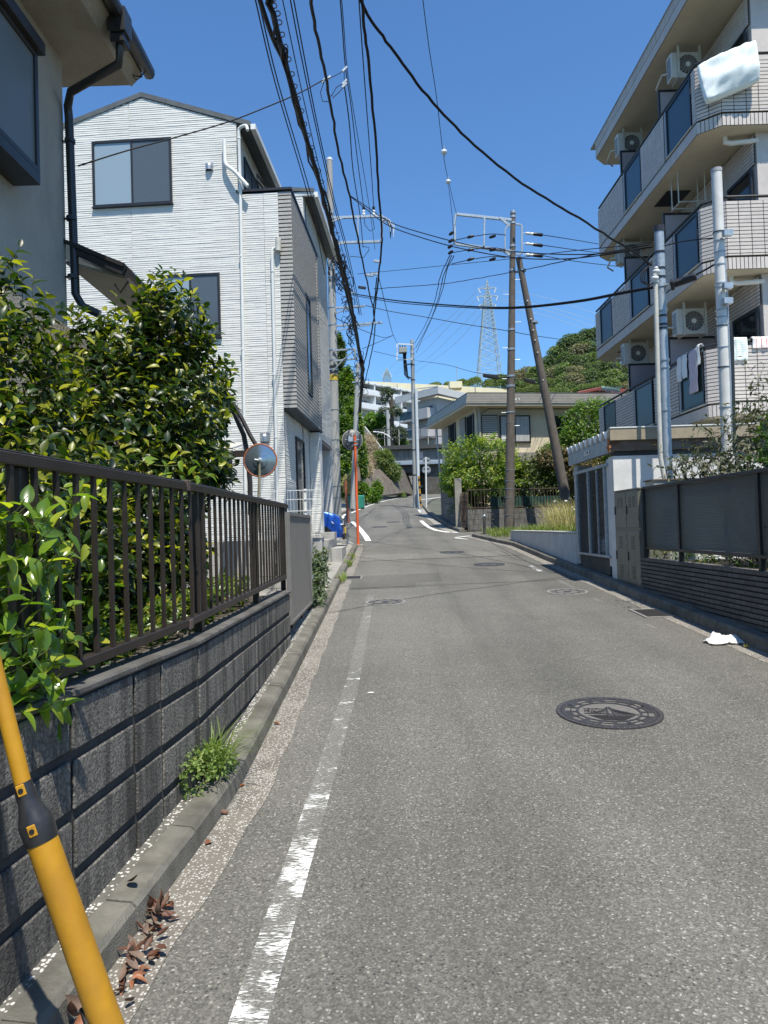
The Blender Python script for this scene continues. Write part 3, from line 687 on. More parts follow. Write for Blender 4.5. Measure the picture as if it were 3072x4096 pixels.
# grey tiled step blocks
t=thing('entrance_steps','pale grey tiled step blocks at the entrance of the white house','steps',(-1.3,16.4,.85))
for x0,x1,y0,y1,z1 in ((-1.52,-1.195,16.9,17.7,1.43),(-1.43,-1.195,15.7,16.88,1.27),(-1.19,-.95,15.65,17.3,1.08),(-1.75,-1.45,14.9,15.68,1.45),(-1.27,-1.13,20.9,21.1,1.66)):
    m=MB(); m.box(x0,x1,y0,y1,rz(y0)+.1,z1); m.build('block',tilec,t,bevel=.005)
# fill: back part of the boundary between gate and house
t=thing('gate_pillar','short grey stone pillar with latch between the ribbed gate and the steps','pillar',(-1.15,11.2,.5))
m=MB(); m.box(-1.15,-.98,11.1,11.45,.5,1.36); m.build('shaft',tilec,t,bevel=.005); m=MB(); m.box(-1.16,-.97,11.09,11.46,1.362,1.39); m.build('cap',tilec,t)

# ================================================================ LEFT: BEIGE STUCCO HOUSE
stucco=M('stucco',(.40,.355,.285),(.33,.29,.23),2.2,.95,.9,55,dirt=.12,dist=.02)
stuccog=M('stucco_wall',(.42,.385,.33),(.36,.33,.28),1.5,.95,.8,60,dirt=.15,dist=.015)
dkm=M('dark_trim',(.022,.02,.02),(.03,.028,.026),5,.35)
WXh=-3.17; EY=7.2
t=thing('beige_house','beige stucco house with dark gutters and a projecting dark bay window at the left edge','house',(-5,4,.8))
m=MB(); m.box(-7.5,WXh,-2,EY,.7,6.4); m.build('wall',stuccog,t)
m=MB(); m.box(-7.5,-2.62,-2.5,7.63,6.4,6.5); m.build('soffit',stucco,t)
m=MB(); m.hexa([V(q) for q in ((-2.62,-2.5,6.4),(-2.50,-2.5,6.52),(-2.50,7.66,6.52),(-2.62,7.66,6.4),(-2.62,-2.5,6.56),(-2.5,-2.5,6.6),(-2.5,7.66,6.6),(-2.62,7.66,6.56))]); m.build('fascia',stucco,t)
m=MB(); m.prism([(-2.45,-2.5,6.58),(-7.6,-2.5,8.6),(-7.6,-2.5,8.75),(-2.45,-2.5,6.66)],(0,10.2,0)); m.build('roof',dkm,t)
# gutter: half-round channel with brackets, outlet box and downpipe
m=MB(); pr=[(-.0,.0),(-.0,-.05),(.02,-.09),(.06,-.1),(.1,-.09),(.12,-.05),(.12,.0),(.108,0),(.108,-.05),(.09,-.075),(.06,-.085),(.03,-.075),(.012,-.05),(.012,0)]
m.prism([(-2.49+a,-2.5,6.60+b) for a,b in pr],(0,10.2,0)); m.build('gutter',dkm,t)
for y in (5.2,6.1,6.95,7.55):
    m=MB(); m.tube([(-2.6,y,6.53),(-2.55,y,6.45),(-2.48,y,6.44),(-2.42,y,6.5)],.008,6); m.tube([(-2.6,y+.04,6.52),(-2.54,y+.04,6.43),(-2.47,y+.04,6.47)],.006,6); m.build('bracket',black,t)
m=MB(); m.box(-2.53,-2.35,6.74,6.94,6.37,6.62); m.box(-2.51,-2.37,6.76,6.92,6.28,6.37); m.build('outlet_box',dkm,t,bevel=.01)
g=Fr((0,0,0),(1,0,0))
pw=P(299,285,7.26)
pts=[V((-2.44,6.84,6.3)),V((-2.46,6.86,6.12)),V((-3.02,7.05,5.98)),V((-3.1,7.16,5.9)),V((-3.1,7.18,5.8)),V((-3.08,7.2,3.98)),V((-3.02,7.22,3.86)),V((-2.86,7.26,3.78))]
m=MB(); m.tube(pts,.042,10); dp=m.build('downpipe',dkm,t,auto=60)
for z in (5.55,4.75,4.15): m=MB(); m.tube([(-3.095,7.18,z-.02),(-3.095,7.18,z+.02)],.053,10); m.box(-3.17,-3.1,7.17,7.19,z-.008,z+.008); m.build('clip',dkm,dp)
# bay window
m=MB(); bx0,bx1,by0,by1,bz0,bz1=WXh,-2.93,3.2,6.18,4.70,5.78
m.box(bx0,bx1,by0,by1,bz0-.1,bz0); m.box(bx0,bx1+.05,by0,by1+.04,bz1,bz1+.11); m.box(bx0,bx0+.06,by1-.05,by1,bz0,bz1); m.box(bx1-.05,bx1,by1-.05,by1,bz0,bz1); m.box(bx1-.04,bx1,by0,by1-.05,bz0,bz0+.05); m.box(bx1-.04,bx1,by0,by1-.05,bz1-.05,bz1)
b=m.build('bay_window',dkm,t,bevel=.004); m=MB(); m.box(bx1-.03,bx1-.02,by0,by1-.05,bz0+.05,bz1-.05); m.build('pane',mat_glass('bay_glass',(.15,.155,.14),.3,spec=.4),b); m=MB(); m.box(bx0+.06,bx1-.05,by1-.03,by1-.02,bz0,bz1); m.build('pane',glass_b,b)
# lower lean-to part with its own roof edge
m=MB(); m.hexa([(-3.9,5.2,.7),(-2.87,5.2,.7),(-2.87,7.9,.7),(-3.9,7.9,.7),(-3.9,5.2,3.9),(-2.87,5.2,3.45),(-2.87,7.9,3.45),(-3.9,7.9,3.9)]); m.build('lower_wall',stucco,t)
q0=P(300,1000,7.25); q1=P(508,1092,7.25); q2=P(640,1230,9.4)
m=MB(); m.beam(q0+V((0,0,.0)),q1,.12,.16,up=(0,1,0)); m.build('verge_trim',dkm,t,bevel=.01)
m=MB(); m.add([q0+V((-.4,-.1,.2)),q1+V((0,-.1,.05)),q1+V((0,2.3,.05)),q0+V((-.4,2.3,.2))],[(0,1,2,3)]); m.build('lower_roof',dkm,t,solid=.04)
m=MB(); m.tube([q1+V((.02,-.05,-.02)),q1+V((.02,2.3,-.04))],.055,10); m.build('gutter',dkm,t)
m=MB(); m.add([q0+V((-.1,0,-.12)),q1+V((0,0,-.05)),q1+V((0,2.3,-.05)),q0+V((-.1,2.3,-.12))],[(0,1,2,3)]); m.build('soffit',stucco,t,solid=.03)
for k in (0.05,1.0): m=MB(); p0=q1+V((.0,k,-.06)); m.tube([p0,p0+V((-.1,.02,-.12)),p0+V((-.16,.03,-.02))],.008,6); m.build('bracket',black,t)
# ================================================================ FOLIAGE
def leaf_data(L=.085,W=.04,fold=.35,bend=.25,n=4):
    """one leaf along +y, tip up-curled, folded at the midrib"""
    vs=[];fs=[]
    for i in range(n+1):
        t_=i/n; wd=W*math.sin(PI*min(1,t_*.93+.07))**.8*(1-.25*t_) if 0<i<n else (.002 if i==0 else 0.0008)
        y=L*t_; z=-bend*L*t_*t_
        vs+=[(-wd/2,y,z+wd*fold*.5),(0,y,z),(wd/2,y,z+wd*fold*.5)]
    for i in range(n):
        k=3*i; fs+=[(k,k+1,k+4,k+3),(k+1,k+2,k+5,k+4)]
    return vs,fs
def orient(d,up,roll=0):
    d=V(d).normalized(); x=d.cross(V(up)); x=x.normalized() if x.length>1e-5 else V((1,0,0)); z=x.cross(d)
    m=Matrix((x,d,z)).transposed()
    return m@Matrix.Rotation(roll,3,'Y')
LEAFLIB={}
def foliage(root,name,leaves,mat,maxn=0,L=.085,W=.042,n=4,fold=.35,bend=.3):
    """leaves: (pos, dir, up, scale). nearest maxn in view are objects sharing 3 meshes; the remainder one mesh"""
    rl=worldloc(root)
    if maxn:
        leaves=sorted(leaves,key=lambda l:(l[0]-C0).length/l[3] if -.55<l[0].x/max(.1,l[0].y)<.55 else 99)
    shapes=[leaf_data(L,W,fold+.1*k,bend*(.5+k*.6),n) for k in range(3)]
    mes=[]
    for k,(vs,fs) in enumerate(shapes[:3] if maxn else []):
        me=bpy.data.meshes.new('leaf'); me.from_pydata(vs,[],fs); me.materials.append(mat); me.polygons.foreach_set('use_smooth',[True]*len(fs)); mes.append(me)
    for i,(p,d,up,scl) in enumerate(leaves[:maxn]):
        o=bpy.data.objects.new('leaf',mes[i%3]); link(o,root); m=(orient(d,up,random.uniform(-.5,.5))*scl).to_4x4(); m.translation=p-rl; o.matrix_local=m
    V_=[];F_=[]
    sv=[[V(q) for q in vs] for vs,fs in shapes]
    for i,(p,d,up,scl) in enumerate(leaves[maxn:]):
        k=i%3; m=orient(d,up,random.uniform(-.5,.5))*scl; b=len(V_); o=p-rl
        V_+=[tuple(m@q+o) for q in sv[k]]; F_+=[tuple(b+j for j in fc) for fc in shapes[k][1]]
    me=bpy.data.meshes.new(name); me.from_pydata(V_,[],F_); me.materials.append(mat); me.polygons.foreach_set('use_smooth',[True]*len(F_))
    o=bpy.data.objects.new(name,me); link(o,root); props(o,kind='stuff'); return o
def rdir(r,zmin=-1):
    while True:
        v=V((r.uniform(-1,1),r.uniform(-1,1),r.uniform(-1,1)))
        if .1<v.length<1 and v.z/v.length>zmin: return v.normalized()
def shrub(name,label,cat,base,blobs,nsh,mat,L=.085,W=.042,per=7,maxn=0,twig=.14,seed=1,group=None,stem=.03,shell=.35,keep=None,n=4,inner=0,stems=True,upb=.35,scl=(.75,1.25),dark=None):
    """blobs: (centre, radii). shoots start in the shell of the crown and carry leaves along them."""
    r=random.Random(seed); root=thing(name,label,cat,base,group); leaves=[]; tw=MB(); B=V(base)
    vols=[b[1][0]*b[1][1]*b[1][2] for b in blobs]; tot=sum(v**.667 for v in vols)
    for (c,rad),vol in zip(blobs,vols):
        c=V(c); k=int(nsh*vol**.667/tot)
        for i in range(k):
            d=rdir(r,-.85); q=r.uniform(1-shell,1.05)+.14*mnoise.noise(d*2.3+c*1.7)*2
            p=c+V((d.x*rad[0],d.y*rad[1],d.z*rad[2]))*q
            if any(sum(((p-V(c2))[j]/r2[j])**2 for j in range(3))<.45 for c2,r2 in blobs if c2!=tuple(c)): 
                if r.random()>.15: continue
            if keep and not keep(p): continue
            g=(d*.8+V((0,0,upb))+rdir(r)*.5).normalized(); tl=twig*r.uniform(.6,1.5)
            if stem: tw.tube([p-g*tl*.6,p+g*tl],[.0035*L/.085,.0012*L/.085],3,False)
            for j in range(per):
                s_=j/(per-1); lp=p+g*tl*(s_*1.25-.25); a=j*2.4+r.uniform(-.3,.3)
                x=g.orthogonal().normalized(); y=g.cross(x); side=x*math.cos(a)+y*math.sin(a)
                ld=(side*(1.15-.55*s_)+g*(.35+.55*s_)+V((0,0,-.12))).normalized()
                leaves.append((lp,ld,(g+V((0,0,.9))+rdir(r)*.3).normalized(),r.uniform(*scl)*(1-.15*s_)))
    foliage(root,'foliage',leaves,mat,maxn,L,W,n)
    if stem: tw.build('twigs',bark,root,kind='stuff')
    if stems:
        for c,rad in blobs[:5]:
            m=MB(); c=V(c); mid=B.lerp(c,.5)+V((r.uniform(-.08,.08),r.uniform(-.08,.08),0)); m.tube([B,mid,c],[stem,stem*.7,stem*.3],7); m.build('stem',bark,root,smooth=True)
    return root
camel=mat_leaf('camellia_leaf',(.008,.020,.006),(.026,.058,.010),(.36,.36,.028),.38,.34,.72)
camel.node_tree.nodes['Principled BSDF'].inputs['Specular IOR Level'].default_value=.5
keepf=lambda p: (p.x<-1.22 or p.z>1.85) and (p.z>1.7 or p.x<-1.42) and p.x/p.y<(-.212 if p.z>2.7 else -.226 if p.z>1.95 else -.262)
shrub('camellia_bush','tall glossy camellia bush, the nearer one against the beige house wall at far left','bush',(-2.2,4.2,.86),
  [((-2.3,2.7,1.9),(.5,.7,.7)),((-2.5,4.3,2.25),(.55,.75,.85)),((-2.15,3.6,1.5),(.7,.8,.7)),((-2.9,5.0,1.9),(.7,.7,.7)),((-1.75,3.2,1.15),(.45,.7,.45)),((-2.3,4.8,1.4),(.6,.8,.6))],4300,camel,maxn=120,seed=3,L=.086,W=.047,shell=.6,keep=keepf)  # first blob added out of view to shade the leaves behind the railing
shrub('camellia_bush','tall glossy camellia bush reaching over the brown railing before the white house','bush',(-1.95,6.4,.86),
  [((-1.95,6.5,2.35),(.75,.85,.95)),((-1.85,6.1,1.7),(.62,.9,.65)),((-2.2,5.9,2.3),(.5,.6,.6)),((-1.62,6.9,2.35),(.36,.6,.5)),((-1.85,6.3,3.3),(.24,.3,.45)),((-2.2,6.2,3.15),(.25,.3,.25)),((-2.5,5.6,2.0),(.4,.4,.4)),((-2.5,6.6,2.6),(.6,.7,.8)),((-1.9,5.4,1.25),(.45,.8,.4))],4200,camel,maxn=120,seed=8,L=.100,W=.055,shell=.55,keep=keepf)
# near sprays poking through the railing
camel2=mat_leaf('camellia_young',(.07,.14,.015),(.17,.27,.025),(.36,.40,.04),.22,.42,.8); camel2.node_tree.nodes['Principled BSDF'].inputs['Specular IOR Level'].default_value=.7
r=random.Random(12); root=thing('camellia_sprays','bright young camellia shoots hanging through the brown railing at the left edge','bush',(-1.5,2.4,.86)); lv=[]; tw=MB()
def spray(p0,p1,n,sc_=1.0,droop=.1):
    p0,p1=V(p0),V(p1); pts=[]
    for i in range(7):
        k=i/6; pts.append(p0.lerp(p1,k)+V((0,0,droop*4*k*(1-k)*-.3))+V((r.uniform(-.01,.01),r.uniform(-.01,.01),0)))
    tw.tube(pts,[.004-.0004*i for i in range(7)],5,False); g=(p1-p0).normalized()
    for i in range(n):
        k=(i+.3)/n; q=p0.lerp(p1,k); a=i*2.4; x=g.orthogonal().normalized(); y=g.cross(x); side=x*math.cos(a)+y*math.sin(a)
        d=(side+g*.5+V((0,0,-.3))).normalized(); lv.append((q,d,(V((.3,-.3,.9))+rdir(r)*.35).normalized(),r.uniform(.8,1.2)*sc_))
for i in range(170):
    v=r.uniform(1950,2850); u=r.uniform(-60,330)*(1 if v<2500 else .8); yy=r.uniform(2.15,2.75); e=P(u,v,yy)
    if e.x>-1.02: e.x=-1.04-r.uniform(0,.12)
    st=e+V((-r.uniform(.2,.4),r.uniform(-.05,.35),-r.uniform(.05,.25))); spray(st,e,r.randint(6,9),.95)
for (u,v,yy) in ((790,1840,3.7),(880,1900,3.9),(480,2240,3.2),(470,2340,3.0),(450,2430,2.9),(420,1980,3.0),(330,2560,2.4),(270,2650,2.3),(500,1950,3.1),(420,2180,3.0)):
    e=P(u,v,yy); e.x=min(e.x,-.93); spray(e+V((-.35,.15,.02)),e,6,.9)
foliage(root,'foliage',lv,camel2,200,.082,.044,6); tw.build('twigs',M('green_twig',(.10,.12,.03),rough=.6),root,kind='stuff')
# ================================================================ RIGHT: BRICK WALL AND PANEL FENCE
WXR=3.66
brickm=M('grey_brick',(.16,.148,.138),(.105,.097,.09),25,.85,.5,90,rnd=.3)
jointm=M('dark_joint',(.028,.027,.026),rough=.95)
t=thing('brick_wall','low dark grey wall of long thin bricks under the panel fence at right','wall',(3.8,8,.4))
f=Fr((WXR,10.25,0),(0,-1,0)); TOPZ=.955
m=MB(); m.fbox(f,0,12,-.2,TOPZ-.015,-.2,-.012); m.build('core',jointm,t)
its=[]; r_=0; z=TOPZ
while z>.0:
    a=-(.115 if r_%2 else 0)
    while a<10.1:
        y=10.25-a
        if z-.05>rz(y)+.03: its.append((f,max(a,0)+.003,a+.227,z-.038,z,-.02,.006 if r_ else .010))
        a+=.23
    z-=.054; r_+=1
pieces(t,'brick',[i for i in its if i[2]-i[1]>.04],brickm,290,bev=.002)
m=MB(); m.fbox(f,0,12,TOPZ-.014,TOPZ-.002,-.19,-.004); m.build('bed_top',brickm,t)
alub=M('dark_aluminium',(.03,.033,.036),(.022,.024,.027),6,.4,metal=.3)
panelm,tt_,bb_,oo_=newmat('ribbed_panel')
bb_.inputs['Base Color'].default_value=(.13,.138,.14,1); bb_.inputs['Roughness'].default_value=.28
wv=nn(tt_,'TexWave',wave_type='BANDS',bands_direction='Z'); wv.inputs['Scale'].default_value=18; wv.inputs['Distortion'].default_value=.0; tt_.links.new(pos(tt_),wv.inputs['Vector'])
bump(tt_,bb_,wv.outputs['Fac'],.9,.006)
tb=nn(tt_,'BsdfTranslucent'); tb.inputs[0].default_value=(.32,.36,.30,1); tp=nn(tt_,'BsdfTransparent'); tp.inputs[0].default_value=(.45,.5,.5,1)
m1=nn(tt_,'MixShader'); m1.inputs[0].default_value=.30; tt_.links.new(bb_.outputs[0],m1.inputs[1]); tt_.links.new(tb.outputs[0],m1.inputs[2])
m2=nn(tt_,'MixShader'); sc_=ramp(tt_,wv.outputs['Fac'],[(.3,.03),(.9,.28)]); tt_.links.new(sc_,m2.inputs[0]); tt_.links.new(m1.outputs[0],m2.inputs[1]); tt_.links.new(tp.outputs[0],m2.inputs[2]); tt_.links.new(m2.outputs[0],oo_.inputs[0])
t=thing('panel_fence','dark framed fence of translucent ribbed grey panels on the brick wall at right','fence',(3.75,8,1))
pf=Fr((WXR+.07,10.15,0),(0,-1,0))
posts=[0,1.18,3.1,5.05,7.0,9.0]
m=MB(); m.fbox(pf,-.02,10,1.925,1.965,-.03,.03); m.build('top_rail',alub,t,bevel=.004)
m=MB(); m.fbox(pf,-.02,10,1.075,1.115,-.028,.028); m.build('bottom_rail',alub,t,bevel=.004)
for p_ in posts:
    m=MB(); m.fbox(pf,p_-.025,p_+.025,TOPZ-.05,1.925,-.035,.024); m.build('post',alub,t,bevel=.003)
for a,b in zip(posts,posts[1:]):
    m=MB(); m.fbox(pf,a+.028,b-.028,1.118,1.922,-.006,.0); m.build('panel',panelm,t)
# ground cover behind the low wall
shrub('ground_cover','low green ground cover plants between the brick wall and the panel fence','plant',(3.95,8,.9),[((3.98,5.2+.8*i,.93),(.2,.5,.12)) for i in range(7)],330,mat_leaf('cover_leaf',(.03,.06,.012),(.06,.12,.02),(.22,.17,.05),.4,.3,.6),L=.06,W=.03,per=6,twig=.05,stem=0,seed=21,n=2,stems=False)
# backing hedge mass seen through panels, yard
strip([-2,2,6,10.2],lambda y:3.84,lambda y:7.5,0,fz=lambda y:.9).build('yard',soil,kind='structure')
strip([10.2,12,16,20.6],lambda y:3.8,lambda y:9,.12).build('yard',conc,kind='structure')
# ---------------------------------------------------------------- lockers
lockm=M('locker_khaki',(.20,.20,.165),(.165,.165,.135),4,.45,metal=.2,dirt=.25)
t=thing('locker_cabinet','khaki metal lockers with louvred doors standing against the white shed','cabinet',(3.9,10.75,.55))
lf=Fr((3.655,11.24,0),(0,-1,0)); W2=.53
m=MB(); m.fbox(lf,0,2*W2,.52,1.94,-.42,-.012); m.build('body',lockm,t)
m=MB(); m.fbox(lf,-.01,2*W2+.01,1.94,1.962,-.43,.012); m.build('top',lockm,t,bevel=.003)
for i in range(2):
    for k,(z0,z1) in enumerate(((.56,1.34),(1.385,1.93))):
        m=MB(); m.fbox(lf,i*W2+.008,(i+1)*W2-.008,z0,z1,-.012,.006); d=m.build('door',lockm,t,bevel=.003)
        ac=i*W2+W2*.48
        def slots(ca,zb,nr,w):
            for j in range(nr):
                q=MB(); q.fbox(lf,ca-w/2,ca+w/2,zb+j*.033,zb+j*.033+.016,.004,.0075); q.build('louvre',black,d)
        if k==0: slots(ac,z0+.07,6,.15); slots(ac,z1-.27,6,.15)
        else: slots(ac-.07,z1-.24,5,.1); slots(ac+.08,z1-.24,5,.1)
        q=MB(); q.fbox(lf,i*W2+.03,i*W2+.05,z0+.33 if k==0 else z0+.2,z0+.46 if k==0 else z0+.33,.006,.02); q.build('handle',dkm,d)
        for hz in (z0+.1,z1-.12): q=MB(); q.fbox(lf,(i+1)*W2-.02,(i+1)*W2-.008,hz,hz+.05,.006,.012); q.build('hinge',lockm,d)
# ---------------------------------------------------------------- refuse shed
shedw=M('shed_plaster',(.66,.655,.63),(.56,.555,.53),3,.9,.25,40,dirt=.3,dirtc=(.35,.33,.3))
rusty=M('rusty_beam',(.16,.14,.12),(.10,.05,.025),5,.8,.2,60)
t=thing('refuse_shed','white plastered refuse shed with corrugated deck roof and mesh doors at right','shed',(4.5,12.2,.6))
m=MB(); m.box(3.66,6.4,11.26,11.5,.5,2.52); m.build('wall',shedw,t); m=MB(); m.box(3.66,3.86,11.5,11.62,.75,2.5); m.build('pier',shedw,t,bevel=.01)
m=MB(); m.box(3.66,3.95,13.35,13.6,.7,2.55); m.build('pier',M('pier_grey',(.45,.45,.45),(.38,.38,.38),4,.8,dirt=.4),t,bevel=.01)
m=MB(); m.box(5.9,6.0,11.5,13.4,.6,2.5); m.build('back_wall',shedw,t); m=MB(); m.box(3.95,6.0,13.45,13.55,.6,2.5); m.build('side_wall',shedw,t)
m=MB(); m.box(3.66,3.8,11.62,13.35,.6,.88); m.build('curb',concd,t,bevel=.01)
m=MB(); m.box(3.62,3.7,11.5,13.45,.89,.93); m.box(3.62,3.7,11.5,13.5,2.38,2.43); m.box(3.62,3.69,12.56,12.62,.93,2.38); m.box(3.62,3.69,11.64,11.68,.93,2.38); m.box(3.62,3.69,13.3,13.34,.93,2.38); m.box(3.63,3.68,12.08,12.11,.93,2.38); m.build('door_frame',galv,t)
m=MB()
for i in range(34): y=11.68+i*.048; m.box(3.655,3.66,y,y+.005,.93,2.38)
for i in range(26): z=.95+i*.056; m.box(3.65,3.655,11.68,13.3,z,z+.005)
m.build('wire_mesh',black,t,kind='stuff')
# deck roof: deep trapezoid ribs running into the plot
m=MB(); n=9; p=.285; pr=[]
for i in range(n): b=11.2+i*p; pr+=[(b,0),(b+.03,0),(b+.125,-.13),(b+.16,-.13),(b+.255,0)]
pr.append((11.2+n*p,0))
for (ya,za),(yb,zb) in zip(pr,pr[1:]): m.add([(3.58,ya,2.93+za),(3.58,yb,2.93+zb),(8,yb,2.93+zb),(8,ya,2.93+za)],[(0,1,2,3)])
deck=m.build('roof_deck',M('deck_white',(.85,.85,.83),(.78,.78,.76),6,.5,dirt=.2),t,solid=.008)
for i in range(n):      # closing pieces at the rib ends
    b=11.2+i*p; m=MB(); m.add([(3.372,b+.03,2.925),(3.372,b-.03 if i else b,2.925),(3.372,b-.12 if i else b,2.80),(3.372,b+.125,2.80)][:0] or [(3.59,b+.255,2.928),(3.59,b+.03,2.928),(3.59,b+.125,2.80),(3.59,b+.16,2.80)],[(0,1,2,3)]); m.build('rib_end',MATS['deck_white'],deck,solid=.004)
m=MB(); m.box(3.59,8,11.13,11.18,2.76,2.945); m.build('verge_trim',M('verge_beige',(.34,.28,.19),(.27,.22,.15),4,.6,dirt=.2),t)
m=MB(); m.box(3.59,8,11.12,11.19,2.947,2.965); m.build('verge_cap',whitep,t)
m=MB(); m.box(3.62,7.6,11.20,11.255,2.60,2.755); m.build('beam',rusty,t); m=MB(); m.box(3.61,3.69,11.305,13.75,2.58,2.795); m.build('beam',galv,t); m=MB(); m.box(3.7,7.6,11.265,11.5,2.525,2.6); m.build('beam',black,t)
m=MB(); m.box(3.575,3.605,11.19,11.25,2.58,2.80); m.box(3.57,3.60,11.14,11.29,2.64,2.68); m.build('rust_bracket',M('rust',(.42,.18,.07),(.25,.10,.04),14,.85,.4,80),t)
pl=MB(); pl.box(3.598,3.608,12.35,12.62,2.66,2.74); sg=pl.build('name_plate',whitep,t); text_mesh('ゴミ置場',Fr((3.596,12.60,0),(0,-1,0)),.012,2.683,.052,.001,black,sg,depth=.001)
# refuse bags inside
bagm=M('bag_plastic',(.55,.58,.62),(.35,.38,.42),9,.3,.5,14,dist=.05); bagm.node_tree.nodes['Principled BSDF'].inputs['Specular IOR Level'].default_value=.7
def bag(x,y,z,r,label,seed,mat=bagm,name='refuse_bag',group='refuse bags in the shed'):
    m=MB(); rr=random.Random(seed)
    m.ball((0,0,0),1,18,12)
    for q in m.v:
        k=1+.22*mnoise.noise(q*2.2+V((seed,0,0)))+.10*mnoise.noise(q*6+V((seed,5,0)))
        q.x*=r*k; q.y*=r*k; q.z*=r*.85*k
        if q.z<-.5*r: q.z=-.5*r
        q+=V((x,y,z+.5*r))
    m.tube([(x,y,z+r*1.15),(x+.02,y+.01,z+r*1.3),(x+.05,y-.02,z+r*1.5)],[.03,.02,.06],7); o=m.build(name,mat,None,smooth=True,loc=(x,y,z)); return props(o,label,'bag',group)
bag(3.95,11.95,.9,.24,'pale plastic refuse bag, nearest the white pier inside the mesh shed',1); bag(4.0,12.4,.9,.26,'pale plastic refuse bag in the middle of the mesh shed floor',2); bag(4.25,12.1,1.15,.2,'pale plastic refuse bag piled on top inside the mesh shed',3)
# low ribbed wall beyond the shed
t=thing('ribbed_wall','low white concrete wall with vertical ribs holding the grassy plot','wall',(3.75,17,.8))
rf_=Fr((3.66,13.45,0),(0,1,0),(-1,0,0)); m=MB(); m.hexa([(3.675,13.6,.6),(3.8,13.6,.6),(3.8,20.6,.9),(3.675,20.6,.9),(3.675,13.6,1.28),(3.8,13.6,1.28),(3.8,20.6,1.30),(3.675,20.6,1.30)]); m.build('core',shedw,t)
n=110
for i in range(n):
    y=13.62+i*(6.97/n); m=MB(); m.box(3.645,3.675,y,y+.036,rz(y)+.1,1.265); m.build('rib',shedw,t)
m=MB(); m.box(3.636,3.82,13.6,20.62,1.283,1.305); m.build('cap',shedw,t)
# ================================================================ RIGHT: APARTMENT BLOCK
tilem=M('apartment_tile',(.60,.54,.485),(.54,.485,.435),9,.55,.12,90,rnd=.10); tgr=M('tile_joint',(.035,.032,.03),rough=.9)
creams=M('cream_soffit',(.55,.50,.39),(.49,.45,.35),1.2,.85,dirt=.1)
metalg=M('grey_trim',(.35,.35,.35),rough=.5)
bg_=mat_glass('balcony_glass',(.022,.045,.060),.28,spec=.45); bgg=mat_glass('balcony_glass_green',(.022,.042,.038),.3,spec=.45)
t=thing('apartment_block','four-storey apartment block with pinkish grey tiles and long glazed balconies at right','apartment block',(8,17,.6))
WX=7.5; af=Fr((6.4,0,0),(0,-1,0)); wf=Fr((WX,0,0),(0,-1,0)); 
cA,cB,cC=V((6.4,13.85,0)),V((6.76,13.54,0)),V((8.4,13.54,0))
ch=Fr(cA,cB-cA); fr_=Fr(cB,cC-cB); Lc=(cB-cA).length; Lf=(cC-cB).length
tiles=[]; joint=MB()
def tilef(f,a0,a1,b0,b1,c=.0,soldier=False):
    P_,H=(.24,.073) if not soldier else (.078,.235)
    joint.fbox(f,a0,a1,b0+.004,b1,c-.019,c-.013); b=b1-H
    while b>b0-.03:
        a=a0
        while a<a1-.02: tiles.append((f,a+.007,min(a+P_,a1)-.007,max(b,b0)+.008,b+H-.007,c-.016,c)); a+=P_
        b-=H
m=MB(); m.box(WX+.05,20,13.82,20.5,.5,11.9); m.build('wall',tilem,t)
ff2=Fr((WX+.02,13.8,0),(1,0,0))
sl_=MB()
